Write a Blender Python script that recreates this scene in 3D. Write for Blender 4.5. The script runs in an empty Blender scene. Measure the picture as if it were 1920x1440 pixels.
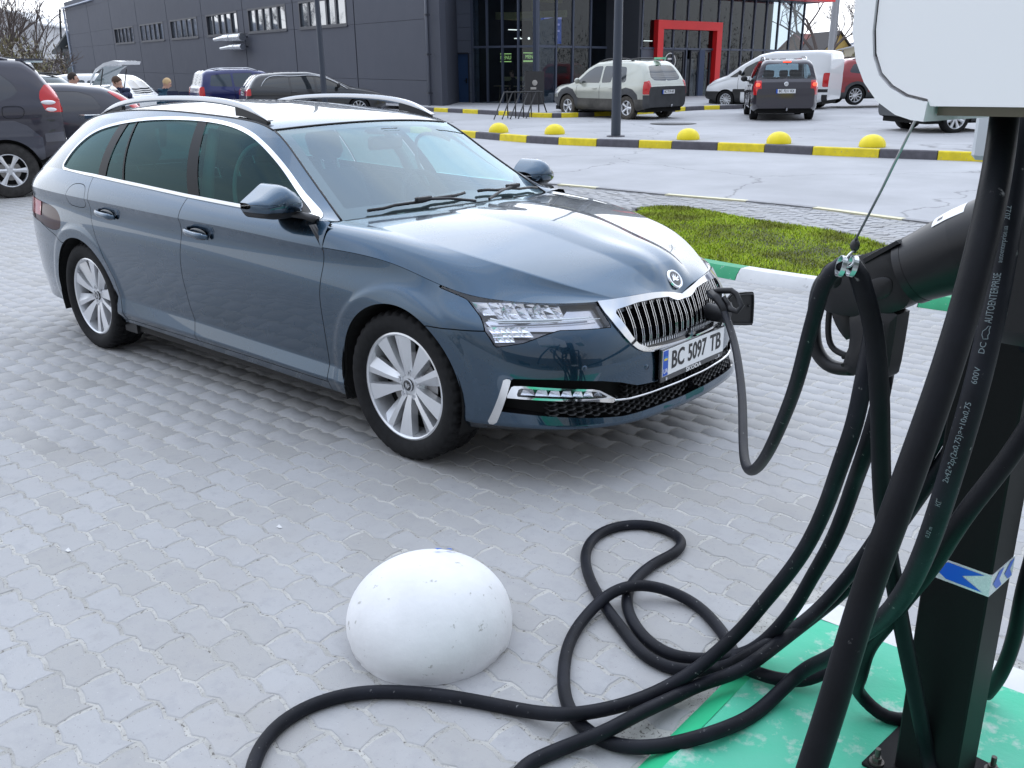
import bpy, math, random
import numpy as np
from mathutils import Matrix, Vector
random.seed(7); RNG = np.random.RandomState(11)
SC = bpy.context.scene
# ---------------------------------------------------------------- camera
cam_d = bpy.data.cameras.new('camera'); cam_o = bpy.data.objects.new('camera', cam_d); SC.collection.objects.link(cam_o)
CAM = np.array([2.797554, -3.401961, 1.567328]); CR = np.array([0.758876, 0.651200, -0.006753]); CU = np.array([-0.197682, 0.240224, 0.950376]); CF = np.array([-0.620507, 0.719882, -0.311031]); FPX = 1705.201
cam_o.matrix_world = Matrix(((CR[0], CU[0], -CF[0], CAM[0]), (CR[1], CU[1], -CF[1], CAM[1]), (CR[2], CU[2], -CF[2], CAM[2]), (0, 0, 0, 1)))
cam_d.sensor_width = 36; cam_d.lens = FPX/1920*36; cam_d.clip_start = .05; cam_d.clip_end = 2500
SC.camera = cam_o
SC.view_settings.view_transform = 'Standard'; SC.view_settings.look = 'None'
SC.view_settings.gamma = 1; SC.view_settings.use_curve_mapping = False
SC.view_settings.exposure = -0.22
# ---------------------------------------------------------------- overcast sky
W = bpy.data.worlds.new('World'); SC.world = W; W.use_nodes = True
nt = W.node_tree; nt.nodes.clear()
def wn(t, **k):
    n = nt.nodes.new(t)
    for a, b in k.items(): setattr(n, a, b)
    return n
SUN_EL, SUN_AZ = math.radians(46), math.radians(-48)   # veiled sun stands high beyond the shops, so near faces lie in soft shade
sky = wn('ShaderNodeTexSky', sky_type='NISHITA', sun_disc=False, sun_elevation=SUN_EL, sun_rotation=SUN_AZ, air_density=1.2, dust_density=1.5)
tc = wn('ShaderNodeTexCoord'); mp = wn('ShaderNodeMapping'); mp.inputs['Scale'].default_value = (1.0, 1.0, 2.6)
mp.inputs['Rotation'].default_value = (0, 0, .7)
n1 = wn('ShaderNodeTexNoise'); n1.inputs['Scale'].default_value = 1.7; n1.inputs['Detail'].default_value = 7; n1.inputs['Roughness'].default_value = .55; n1.inputs['Distortion'].default_value = .5
rp = wn('ShaderNodeValToRGB'); rp.color_ramp.elements[0].position = .33; rp.color_ramp.elements[0].color = (9.6, 11.9, 16.0, 1); rp.color_ramp.elements[1].position = .66; rp.color_ramp.elements[1].color = (15.8, 16.4, 17.6, 1)
n2 = wn('ShaderNodeTexNoise'); n2.inputs['Scale'].default_value = 1.1; n2.inputs['Detail'].default_value = 5
rp2 = wn('ShaderNodeValToRGB'); rp2.color_ramp.elements[0].position = .35; rp2.color_ramp.elements[0].color = (.72, .72, .72, 1); rp2.color_ramp.elements[1].position = .6; rp2.color_ramp.elements[1].color = (1, 1, 1, 1)
mx = wn('ShaderNodeMix', data_type='RGBA'); bg = wn('ShaderNodeBackground'); bg.inputs['Strength'].default_value = .10; ow = wn('ShaderNodeOutputWorld')
# towards the horizon the cloud deck reads brighter and whiter, as in the photograph
sp = wn('ShaderNodeSeparateXYZ'); mr = wn('ShaderNodeMapRange'); mr.inputs['From Min'].default_value = .0; mr.inputs['From Max'].default_value = .55; mr.inputs['To Min'].default_value = 1; mr.inputs['To Max'].default_value = 0
mx2 = wn('ShaderNodeMix', data_type='RGBA'); mx2.inputs[7].default_value = (14.5, 14.9, 15.6, 1)
L = nt.links.new
L(tc.outputs['Generated'], mp.inputs['Vector']); L(mp.outputs['Vector'], n1.inputs['Vector']); L(mp.outputs['Vector'], n2.inputs['Vector'])
L(n1.outputs['Fac'], rp.inputs['Fac']); L(n2.outputs['Fac'], rp2.inputs['Fac'])
L(rp2.outputs['Color'], mx.inputs[0]); L(sky.outputs['Color'], mx.inputs[6]); L(rp.outputs['Color'], mx.inputs[7])
L(tc.outputs['Generated'], sp.inputs[0]); L(sp.outputs['Z'], mr.inputs['Value']); L(mr.outputs[0], mx2.inputs[0]); L(mx.outputs[2], mx2.inputs[6])
# thin overcast: the deck is brightest round the veiled sun and falls off smoothly away from it
dt = wn('ShaderNodeVectorMath', operation='DOT_PRODUCT'); dt.inputs[1].default_value = (math.sin(SUN_AZ)*math.cos(SUN_EL), math.cos(SUN_AZ)*math.cos(SUN_EL), math.sin(SUN_EL))
nv_ = wn('ShaderNodeVectorMath', operation='NORMALIZE'); L(tc.outputs['Generated'], nv_.inputs[0]); L(nv_.outputs[0], dt.inputs[0])
g1 = wn('ShaderNodeMapRange', interpolation_type='SMOOTHSTEP'); g1.inputs['From Min'].default_value = -.5; g1.inputs['From Max'].default_value = 1.0; g1.inputs['To Min'].default_value = .52; g1.inputs['To Max'].default_value = 1.75
vm = wn('ShaderNodeVectorMath', operation='SCALE'); L(dt.outputs['Value'], g1.inputs['Value']); L(mx2.outputs[2], vm.inputs[0]); L(g1.outputs[0], vm.inputs['Scale'])
L(vm.outputs[0], bg.inputs['Color']); L(bg.outputs[0], ow.inputs[0])
sun_d = bpy.data.lights.new('sun', 'SUN'); sun_d.energy = 0.6; sun_d.angle = math.radians(80); sun_d.color = (1, .97, .92)
sun_o = bpy.data.objects.new('sun', sun_d); SC.collection.objects.link(sun_o)
sd = Vector((math.sin(SUN_AZ)*math.cos(SUN_EL), math.cos(SUN_AZ)*math.cos(SUN_EL), math.sin(SUN_EL)))
sun_o.rotation_euler = sd.to_track_quat('Z', 'Y').to_euler(); sun_o.location = (0, 0, 30)
# ---------------------------------------------------------------- numeric helpers
def nspl(T, P):
    """natural cubic spline through P at knots T; returns evaluator"""
    T = np.asarray(T, float); P = np.asarray(P, float)
    if P.ndim == 1: P = P[:, None]
    n = len(T); h = np.diff(T)
    A = np.zeros((n, n)); B = np.zeros((n, P.shape[1]))
    A[0, 0] = A[-1, -1] = 1
    for i in range(1, n-1):
        A[i, i-1] = h[i-1]; A[i, i] = 2*(h[i-1]+h[i]); A[i, i+1] = h[i]
        B[i] = 6*((P[i+1]-P[i])/h[i] - (P[i]-P[i-1])/h[i-1])
    Mm = np.linalg.solve(A, B)
    def ev(t):
        t = np.atleast_1d(np.asarray(t, float)); i = np.clip(np.searchsorted(T, t)-1, 0, n-2)
        hh = h[i][:, None]; a = (T[i+1]-t)[:, None]; b = (t-T[i])[:, None]
        return (Mm[i]*a**3+Mm[i+1]*b**3)/(6*hh) + (P[i]/hh-Mm[i]*hh/6)*a + (P[i+1]/hh-Mm[i+1]*hh/6)*b
    return ev
def pchip(T, Y):
    T = np.asarray(T, float); Y = np.asarray(Y, float); h = np.diff(T); d = np.diff(Y)/h
    m = np.zeros(len(T)); m[0] = d[0]; m[-1] = d[-1]
    for i in range(1, len(T)-1):
        if d[i-1]*d[i] > 0:
            w1 = 2*h[i]+h[i-1]; w2 = h[i]+2*h[i-1]; m[i] = (w1+w2)/(w1/d[i-1]+w2/d[i])
    def ev(t):
        t = np.atleast_1d(np.asarray(t, float)); i = np.clip(np.searchsorted(T, t)-1, 0, len(T)-2)
        s = (t-T[i])/h[i]; s2 = s*s; s3 = s2*s
        return Y[i]*(2*s3-3*s2+1)+h[i]*m[i]*(s3-2*s2+s)+Y[i+1]*(-2*s3+3*s2)+h[i]*m[i+1]*(s3-s2)
    return ev
def chord(P):
    P = np.asarray(P, float); d = np.linalg.norm(np.diff(P, axis=0), axis=1)
    return np.r_[0, np.cumsum(np.maximum(d, 1e-6))]
def curve(P, n=None, t=None):
    c = chord(P); c = c/c[-1]
    if t is None: t = np.linspace(0, 1, n)
    return nspl(c, P)(t)
def sdf(pts, poly):
    """signed distance of 2-D pts to a closed polygon, inside positive"""
    pts = np.asarray(pts, float); poly = np.asarray(poly, float)
    best = np.full(len(pts), 1e9); ins = np.zeros(len(pts), bool)
    for a, b in zip(poly, np.roll(poly, -1, axis=0)):
        e = b-a; L = max(e@e, 1e-12); w = pts-a
        t = np.clip((w@e)/L, 0, 1); d = w-t[:, None]*e
        best = np.minimum(best, (d*d).sum(1))
        c = ((a[1] <= pts[:, 1]) & (b[1] > pts[:, 1])) | ((b[1] <= pts[:, 1]) & (a[1] > pts[:, 1]))
        xx = a[0]+(pts[:, 1]-a[1])/(b[1]-a[1] if b[1] != a[1] else 1e-9)*e[0]
        ins ^= c & (pts[:, 0] < xx)
    return np.where(ins, 1, -1)*np.sqrt(best)
def pdist(pts, line):
    """signed distance to an open polyline: positive left of its direction"""
    pts = np.asarray(pts, float); line = np.asarray(line, float)
    best = np.full(len(pts), 1e9); sg = np.ones(len(pts))
    for a, b in zip(line[:-1], line[1:]):
        e = b-a; L = max(e@e, 1e-12); w = pts-a
        t0 = (w@e)/L; t = np.clip(t0, 0, 1)
        if np.all(a == line[0]): t = np.where(t0 < 0, t0, t)
        if np.all(b == line[-1]): t = np.where(t0 > 1, t0, t)
        d = w-t[:, None]*e; dd = (d*d).sum(1); cr = e[0]*w[:, 1]-e[1]*w[:, 0]
        u = dd < best-1e-12; best = np.where(u, dd, best); sg = np.where(u, np.where(cr >= 0, 1, -1), sg)
    return sg*np.sqrt(best)
def chaikin(P, k=2, closed=True):
    P = np.asarray(P, float)
    for _ in range(k):
        Q = np.roll(P, -1, axis=0) if closed else P[1:]
        A = P if closed else P[:-1]
        R = np.empty((2*len(A), P.shape[1])); R[0::2] = .75*A+.25*Q; R[1::2] = .25*A+.75*Q
        P = R if closed else np.vstack([P[:1], R, P[-1:]])
    return P
def fillet(P, r, n=4):
    """round the corners of a closed polygon"""
    P = np.asarray(P, float); out = []
    for i in range(len(P)):
        a, b, c = P[i-1], P[i], P[(i+1) % len(P)]; u = a-b; v = c-b; lu, lv = np.linalg.norm(u), np.linalg.norm(v); k = min(r, lu*.45, lv*.45)
        p, q = b+u/lu*k, b+v/lv*k
        for t in np.linspace(0, 1, n+1): out.append((1-t)**2*p+2*t*(1-t)*b+t*t*q)
    return np.array(out)
# ---------------------------------------------------------------- surface meshes (V, N, quads, polys)
def gridmesh(P):
    nu, nv = P.shape[:2]
    du = np.gradient(P, axis=0); dv = np.gradient(P, axis=1)
    N = np.cross(du, dv); L = np.linalg.norm(N, axis=2, keepdims=True); N = N/np.maximum(L, 1e-12)
    i = np.arange(nu*nv).reshape(nu, nv)
    Q = np.stack([i[:-1, :-1], i[1:, :-1], i[1:, 1:], i[:-1, 1:]], -1).reshape(-1, 4)
    return [P.reshape(-1, 3).copy(), N.reshape(-1, 3).copy(), Q, []]
def clip(m, f):
    V, N, Q, Fp = m; ins = f >= 0
    c = ins[Q].sum(1) if len(Q) else np.zeros(0, int)
    full = Q[c == 4] if len(Q) else Q; cut = [tuple(q) for q in Q[(c > 0) & (c < 4)]] if len(Q) else []
    nV = []; nN = []; cache = {}; base = len(V); out = []
    def cross(a, b):
        k = (a, b) if a < b else (b, a)
        if k not in cache:
            t = f[k[0]]/(f[k[0]]-f[k[1]]); cache[k] = base+len(nV)
            nV.append(V[k[0]]*(1-t)+V[k[1]]*t); nn = N[k[0]]*(1-t)+N[k[1]]*t; nN.append(nn/max(np.linalg.norm(nn), 1e-9))
        return cache[k]
    for face in cut+list(Fp):
        if all(ins[i] for i in face): out.append(face); continue
        g = []
        for a, b in zip(face, face[1:]+face[:1]):
            if ins[a]: g.append(a)
            if ins[a] != ins[b]: g.append(cross(a, b))
        if len(g) >= 3: out.append(tuple(g))
    V2 = np.vstack([V, nV]) if nV else V; N2 = np.vstack([N, nN]) if nN else N
    return compact([V2, N2, full, out])
def compact(m):
    V, N, Q, F = m; used = np.zeros(len(V), bool)
    if len(Q): used[Q.ravel()] = True
    for t in F: used[list(t)] = True
    idx = np.cumsum(used)-1
    return [V[used], N[used], idx[Q] if len(Q) else Q, [tuple(int(idx[i]) for i in t) for t in F]]
def mirror(m):
    V, N, Q, F = m; s = np.array([1, -1, 1.])
    return [V*s, N*s, Q[:, ::-1] if len(Q) else Q, [t[::-1] for t in F]]
def join(*ms):
    V = []; N = []; Q = []; F = []; b = 0
    for m in ms:
        V.append(m[0]); N.append(m[1])
        if len(m[2]): Q.append(m[2]+b)
        F += [tuple(i+b for i in t) for t in m[3]]; b += len(m[0])
    return [np.vstack(V), np.vstack(N), np.vstack(Q) if Q else np.zeros((0, 4), int), F]
def thicken(m, d_out, d_in):
    """a shell of real thickness: outer skin moved out, inner moved in, side walls round the rim"""
    V, N, Q, F = m; n = len(V)
    faces = [tuple(q) for q in Q]+list(F); e = {}
    for t in faces:
        for a, b in zip(t, t[1:]+t[:1]): e[(a, b)] = e.get((a, b), 0)+1
    rim = [k for k in e if (k[1], k[0]) not in e]
    A = V+N*d_out; B = V-N*d_in
    fs = faces+[tuple(i+n for i in t[::-1]) for t in faces]
    Vv = [A, B]; Nn = [N, -N]; nb = 2*n; wv = []; wn = []
    for a, b in rim:
        p = [A[a], A[b], B[b], B[a]]; nn = np.cross(A[a]-A[b], N[a]); nn = -nn/max(np.linalg.norm(nn), 1e-9)
        wv += p; wn += [nn]*4; fs.append((nb+1, nb, nb+3, nb+2)); nb += 4
    if wv: Vv.append(np.array(wv)); Nn.append(np.array(wn))
    return [np.vstack(Vv), np.vstack(Nn), np.zeros((0, 4), int), fs]
# ---------------------------------------------------------------- the estate car's own surfaces, car frame: x forward, z up, w = half width
S = lambda *a: np.array(a, float)
L0 = S((.84,0,.215),(.838,.1,.215),(.83,.2,.216),(.80,.4,.22),(.74,.56,.225),(.63,.69,.23),(.51,.775,.232),(.40,.83,.232),(0,.88,.225),(-.47,.875,.215),(-1.1,.87,.22),(-1.65,.87,.225),(-2.3,.875,.235),(-2.84,.88,.24),(-3.3,.87,.25),(-3.62,.80,.26),(-3.74,.68,.27),(-3.80,.45,.28),(-3.82,0,.28))
L1 = S((.935,0,.252),(.934,.1,.252),(.925,.2,.252),(.895,.4,.253),(.83,.56,.256),(.715,.70,.26),(.58,.797,.264),(.43,.866,.27),(0,.905,.28),(-.47,.902,.275),(-1.1,.897,.28),(-1.65,.897,.285),(-2.3,.903,.295),(-2.84,.905,.31),(-3.3,.89,.33),(-3.62,.82,.34),(-3.80,.70,.35),(-3.87,.45,.36),(-3.89,0,.36))
L2 = S((.905,0,.37),(.904,.1,.37),(.896,.2,.37),(.866,.4,.37),(.80,.56,.375),(.69,.70,.38),(.57,.80,.385),(.425,.875,.39),(0,.905,.36),(-.47,.882,.345),(-1.1,.876,.355),(-1.65,.877,.37),(-2.3,.888,.385),(-2.84,.905,.41),(-3.3,.90,.42),(-3.62,.835,.43),(-3.82,.72,.44),(-3.90,.45,.45),(-3.915,0,.45))
L3 = S((.900,0,.52),(.899,.1,.52),(.890,.2,.52),(.857,.4,.52),(.785,.56,.525),(.668,.70,.53),(.553,.80,.54),(.42,.878,.56),(0,.916,.57),(-.47,.910,.56),(-1.1,.906,.56),(-1.65,.907,.57),(-2.3,.912,.58),(-2.84,.918,.59),(-3.3,.905,.60),(-3.62,.845,.61),(-3.83,.72,.62),(-3.90,.45,.63),(-3.915,0,.63))
L4 = S((.868,0,.64),(.866,.1,.64),(.854,.2,.64),(.812,.4,.64),(.735,.56,.64),(.61,.70,.645),(.505,.79,.655),(.40,.86,.67),(0,.912,.72),(-.47,.916,.75),(-1.1,.916,.76),(-1.65,.918,.77),(-2.3,.92,.78),(-2.84,.92,.79),(-3.3,.905,.79),(-3.62,.84,.79),(-3.83,.70,.79),(-3.87,.45,.79),(-3.885,0,.79))
L5 = S((.830,0,.706),(.827,.1,.732),(.812,.2,.745),(.748,.4,.742),(.655,.56,.742),(.53,.68,.748),(.43,.752,.758),(.33,.80,.772),(0,.865,.857),(-.47,.903,.893),(-1.1,.916,.915),(-1.65,.922,.928),(-2.3,.922,.945),(-2.84,.915,.957),(-3.3,.885,.965),(-3.62,.82,.97),(-3.80,.68,.97),(-3.85,.45,.97),(-3.87,0,.97))
KK = np.array([0,0,0,0,0,0,0,.2,.8,1,1,1,1,1,1,.6,0,0,0.])
def ring_lines(n=420):
    Ls = [L0, L1, L2, L3, L4, None, L5]
    b = L5+(L4-L5)*.38; b[:, 1] -= .011*KK; b[:, 2] = L5[:, 2]-(L5[:, 2]-b[:, 2])*(1-.3*KK); Ls[5] = b
    st = np.arange(len(L0)); ref = chord(L3)
    smp = np.linspace(0, 1, n)
    su = np.interp(smp*ref[-1], ref, st)      # near-uniform spacing along the ring
    out = []
    for L in Ls:
        c = chord(L); tm = pchip(st, c); out.append(nspl(c, L)(tm(su)))
    return out
def ring_surface():
    Ls = np.array(ring_lines())     # 7, n, 3
    Ls[:, 0, 1] = 0; Ls[:, -1, 1] = 0
    n = Ls.shape[1]; cols = []
    for j in range(n):
        q = Ls[:, j]
        a = np.linspace(0, 1, 7)[:-1, None]
        seg01 = q[0]*(1-a)+q[1]*a
        a = np.linspace(0, 1, 9)[:-1, None]
        seg12 = q[1]*(1-a)+q[2]*a
        up = q[2:]; c = chord(up); seg = nspl(c/c[-1], up)(np.linspace(0, 1, 46))
        cols.append(np.vstack([seg01, seg12, seg]))
    P = np.array(cols)      # (n, nv, 3) with y = +w
    # wheel-arch flares: a flat raised band round each arch
    for xc in (0, -2.841):
        r = np.hypot(P[..., 0]-xc, P[..., 2]-.335)
        k = np.clip((.455-r)/.030, 0, 1)*(P[..., 1] > .6); k = k*k*(3-2*k)
        P[..., 1] += .0065*k
    P[..., 1] *= -1
    return P
def hood_surface(nu=110, nv=90):
    Ls = ring_lines(1400); E = Ls[6]
    i0 = np.argmin(abs(E[:, 0]+.462)+(E[:, 1] < .7)*9); i1 = np.argmin(abs(E[:, 1]-.47)+(E[:, 0] < 0)*9)
    H0 = E[i1:i0+1][::-1]
    fr = E[:i1+1][::-1]                                  # nose edge from w .47 to 0
    def endp(w): return fr[np.argmin(abs(fr[:, 1]-w))]
    t0 = np.linspace(0, 1, nu)
    tt = t0
    c = chord(H0); H0c = np.stack([np.interp(tt, c/c[-1], H0[:, k]) for k in range(3)], 1)
    H = [H0c,
         curve(S((-.475,.868,.965),(-.2,.835,.950),(.1,.79,.905),(.35,.71,.842),(.53,.60,.790),endp(.43)), t=tt),
         curve(S((-.53,.725,.990),(-.2,.725,.972),(.13,.705,.925),(.40,.635,.868),(.60,.515,.802),endp(.38)), t=tt),
         curve(S((-.46,.52,1.001),(-.15,.52,.988),(.15,.50,.946),(.43,.44,.884),(.67,.34,.803),endp(.27)), t=tt),
         curve(S((-.39,.30,1.008),(-.1,.275,1.000),(.2,.25,.965),(.5,.21,.893),(.73,.165,.812),endp(.135)), t=tt),
         curve(S((-.37,.17,1.013),(-.1,.150,1.012),(.2,.13,.982),(.5,.105,.914),(.755,.075,.822),endp(.07)), t=tt),
         curve(S((-.365,0,1.013),(-.1,0,1.010),(.2,0,.984),(.5,0,.912),(.755,0,.820),endp(0)), t=tt)]
    H = np.array(H)
    P = np.zeros((nu, nv, 3))
    for i in range(nu):
        q = H[:, i]; c = chord(q)
        # outer side panel and the main skin meet at crease H[2]; the middle bulge starts at crease H[4]
        q6 = q[6]*[0, 0, 0]+q[6]; full = np.vstack([q[4:7], (q[4:6]*[1, -1, 1])[::-1]]); cc = chord(full); e3 = nspl(cc, full)
        e1 = nspl(chord(q[:3]), q[:3]); e2 = nspl(chord(q[2:5]), q[2:5]); l1, l2, l3 = chord(q[:3])[-1], chord(q[2:5])[-1], chord(full)[2]
        n1, n2 = 34, 34; n3 = nv-n1-n2+2
        P[i] = np.vstack([e1(np.linspace(0, l1, n1))[:-1], e2(np.linspace(0, l2, n2))[:-1], e3(np.linspace(0, l3, n3))])
    P[..., 1] *= -1
    P[:, -1, 1] = 0
    return P
G0 = S((-.500,.848,1.000),(-.70,.854,1.003),(-.92,.858,1.006),(-1.15,.860,1.010),(-1.45,.861,1.020),(-1.75,.860,1.033),(-2.1,.858,1.048),(-2.45,.852,1.065),(-2.75,.842,1.078),(-3.05,.825,1.092),(-3.30,.800,1.095),(-3.50,.768,1.08),(-3.66,.735,1.05),(-3.77,.70,1.0))
G2 = S((-.515,.742,.990),(-.745,.690,1.125),(-.95,.645,1.250),(-1.165,.610,1.368),(-1.45,.602,1.418),(-1.75,.604,1.436),(-2.1,.606,1.450),(-2.45,.604,1.452),(-2.75,.598,1.440),(-3.05,.588,1.408),(-3.28,.578,1.350),(-3.46,.582,1.262),(-3.62,.612,1.150),(-3.755,.66,1.03))
def green_surface(nu=260, nv=44):
    c0 = chord(G0); c2 = chord(G2); st = np.arange(len(G0)); su = np.linspace(0, len(G0)-1, nu)
    a = nspl(c0, G0)(pchip(st, c0)(su)); b = nspl(c2, G2)(pchip(st, c2)(su))
    v = np.linspace(0, 1, nv)
    P = a[:, None]*(1-v)[None, :, None]+b[:, None]*v[None, :, None]
    k = np.linalg.norm(b-a, axis=1)[:, None]*.085
    P[..., 1] += k*(4*v*(1-v))[None]*np.clip(np.linspace(0, 12, nu), 0, 1)[:, None]
    # round over at the roof edge
    P[..., 1] *= -1
    return P
def shoulder_surface(nu=320, nv=16):
    Ls = ring_lines(1400); E = Ls[6]
    i0 = np.argmin(abs(E[:, 0]+.462)+(E[:, 1] < .7)*9); i1 = np.argmin(abs(E[:, 1]-.69)+(E[:, 0] > -1)*9)
    A = E[i0:i1+1]; c = chord(A); t = np.linspace(0, 1, nu)
    A = np.stack([np.interp(t, c/c[-1], A[:, k]) for k in range(3)], 1)
    g = G0.copy(); g[0] = (-.462, .848, 1.0)
    cg = chord(g); st = A[:, 0]
    B = nspl(cg, g)(np.interp(-st, -g[:, 0][::1], cg)) if False else curve(g, t=t)
    # pair the points by x so that the door gaps run upright
    xs = np.linspace(0, 1, 2000); Bd = curve(g, t=xs)
    xi = np.interp(-A[:, 0]*(3.77-.462)/(3.80-.462)-0, -Bd[:, 0], xs)
    xi = np.maximum.accumulate(xi); xi[-1] = 1; xi[0] = 0
    B = curve(g, t=xi)
    v = np.linspace(0, 1, nv)
    P = A[:, None]*(1-v)[None, :, None]+B[:, None]*v[None, :, None]
    P[..., 1] += (.010*4*v*(1-v))[None]
    P[..., 1] *= -1
    return P
def roof_surface(nu=120, nv=50):
    st = np.arange(len(G2)); c2 = chord(G2); su = np.linspace(3, 10.4, nu)
    e = nspl(c2, G2)(pchip(st, c2)(su))
    v = np.linspace(0, 1, nv); P = np.zeros((nu, nv, 3))
    cx = np.interp(su, [3, 10.4], [-1.085, -3.36]); zz = e[:, 2]
    ctop = e[:, 2]+.030+.020*np.clip((su-3)/2, 0, 1)
    cxx = e[:, 0]+.085*np.clip(1-(su-3)/3, 0, 1)**1.5
    for i in range(nu):
        w = e[i, 1]*(1-v); k = 1-(w/e[i, 1])**2.2
        P[i, :, 1] = -w; P[i, :, 2] = zz[i]+(ctop[i]-zz[i])*k; P[i, :, 0] = e[i, 0]+(cxx[i]-e[i, 0])*(1-(w/e[i, 1])**2)
    return P
def wind_surface(nu=70, nv=50):
    st = np.arange(len(G2)); c2 = chord(G2); su = np.linspace(0, 3, nu)
    e = nspl(c2, G2)(pchip(st, c2)(su)); v = np.linspace(0, 1, nv); P = np.zeros((nu, nv, 3))
    t = np.linspace(0, 1, nu)
    cz0 = 1.022; dx = .165*(1-t)+.085*t
    for i in range(nu):
        w = e[i, 1]*(1-v); k = 1-(w/e[i, 1])**2
        P[i, :, 1] = -w; P[i, :, 0] = e[i, 0]+dx[i]*k; P[i, :, 2] = e[i, 2]+(.028)*k
    return P
def rear_surface(nu=60, nv=40):
    st = np.arange(len(G2)); c2 = chord(G2); su = np.linspace(10.4, 13, nu)
    e = nspl(c2, G2)(pchip(st, c2)(su)); v = np.linspace(0, 1, nv); P = np.zeros((nu, nv, 3)); t = np.linspace(0, 1, nu)
    for i in range(nu):
        w = e[i, 1]*(1-v); k = 1-(w/e[i, 1])**2.2
        P[i, :, 1] = -w; P[i, :, 0] = e[i, 0]-.075*t[i]*k; P[i, :, 2] = e[i, 2]+.05*(1-t[i])*k
    return P
# ---------------------------------------------------------------- materials
MATS = {}
def mat(name, col=(.5, .5, .5), rough=.5, metal=0, coat=0, coat_rough=.03, spec=.5, noise=None, bump=None, emit=None, col2=None, wear=None, grunge=None, trans=0):
    if name in MATS: return MATS[name]
    m = bpy.data.materials.new(name); m.use_nodes = True; t = m.node_tree; b = t.nodes['Principled BSDF']
    b.inputs['Base Color'].default_value = (*col, 1); b.inputs['Roughness'].default_value = rough; b.inputs['Metallic'].default_value = metal
    b.inputs['Coat Weight'].default_value = coat; b.inputs['Coat Roughness'].default_value = coat_rough; b.inputs['Specular IOR Level'].default_value = spec
    b.inputs['Transmission Weight'].default_value = trans
    if emit: b.inputs['Emission Color'].default_value = (*emit[0], 1); b.inputs['Emission Strength'].default_value = emit[1]
    tcn = t.nodes.new('ShaderNodeTexCoord')
    def nz(scale, detail=6, ro=.6):
        n = t.nodes.new('ShaderNodeTexNoise'); n.inputs['Scale'].default_value = scale; n.inputs['Detail'].default_value = detail; n.inputs['Roughness'].default_value = ro
        t.links.new(tcn.outputs['Object'], n.inputs['Vector']); return n
    last = None
    if noise:       # (scale, amount) or a second colour: soft mottling
        n = nz(noise[0]); r = t.nodes.new('ShaderNodeValToRGB'); c2 = col2 or tuple(max(0, c*(1-noise[1])) for c in col); c1 = tuple(min(1, c*(1+noise[1]*.6)) for c in col)
        r.color_ramp.elements[0].position = .35; r.color_ramp.elements[1].position = .68
        r.color_ramp.elements[0].color = (*c2, 1); r.color_ramp.elements[1].color = (*c1, 1)
        t.links.new(n.outputs['Fac'], r.inputs['Fac']); last = r.outputs['Color']
    if wear:        # (scale, threshold, colour): worn patches or specks
        n = nz(wear[0], 10, .68); r = t.nodes.new('ShaderNodeValToRGB'); r.color_ramp.elements[0].position = wear[1]; r.color_ramp.elements[1].position = min(1, wear[1]+(wear[3] if len(wear) > 3 else .05))
        t.links.new(n.outputs['Fac'], r.inputs['Fac']); mxn = t.nodes.new('ShaderNodeMix'); mxn.data_type = 'RGBA'
        t.links.new(r.outputs['Color'], mxn.inputs[0])
        if last: t.links.new(last, mxn.inputs[6])
        else: mxn.inputs[6].default_value = (*col, 1)
        mxn.inputs[7].default_value = (*wear[2], 1); last = mxn.outputs[2]
    if last: t.links.new(last, b.inputs['Base Color'])
    if grunge:      # uneven roughness
        n = nz(grunge[0], 8); mrn = t.nodes.new('ShaderNodeMapRange'); mrn.inputs['To Min'].default_value = rough; mrn.inputs['To Max'].default_value = min(1, rough+grunge[1])
        t.links.new(n.outputs['Fac'], mrn.inputs['Value']); t.links.new(mrn.outputs[0], b.inputs['Roughness'])
    if bump:
        n = nz(bump[0], 8); bp = t.nodes.new('ShaderNodeBump'); bp.inputs['Strength'].default_value = bump[1]; bp.inputs['Distance'].default_value = bump[2] if len(bump) > 2 else .01
        t.links.new(n.outputs['Fac'], bp.inputs['Height']); t.links.new(bp.outputs[0], b.inputs['Normal'])
    MATS[name] = m; return m
def glass(name, tint=(.5, .6, .6), refl=1.0, rough=0.0, ior=1.6):
    if name in MATS: return MATS[name]
    m = bpy.data.materials.new(name); m.use_nodes = True; t = m.node_tree; t.nodes.clear()
    tr = t.nodes.new('ShaderNodeBsdfTransparent'); tr.inputs[0].default_value = (*tint, 1)
    gl = t.nodes.new('ShaderNodeBsdfGlossy'); gl.inputs['Roughness'].default_value = rough; gl.inputs['Color'].default_value = (*refl, 1) if hasattr(refl, '__len__') else (refl, refl, refl, 1)
    fr = t.nodes.new('ShaderNodeFresnel'); mxn = t.nodes.new('ShaderNodeMixShader'); o = t.nodes.new('ShaderNodeOutputMaterial')
    gg = t.nodes.new('ShaderNodeNewGeometry'); mi = t.nodes.new('ShaderNodeMix'); mi.inputs[2].default_value = ior; mi.inputs[3].default_value = 1/ior   # thin sheet: same reflectance from both sides
    t.links.new(gg.outputs['Backfacing'], mi.inputs[0]); t.links.new(mi.outputs[0], fr.inputs['IOR'])
    t.links.new(fr.outputs[0], mxn.inputs[0]); t.links.new(tr.outputs[0], mxn.inputs[1]); t.links.new(gl.outputs[0], mxn.inputs[2]); t.links.new(mxn.outputs[0], o.inputs[0])
    MATS[name] = m; return m
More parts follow.
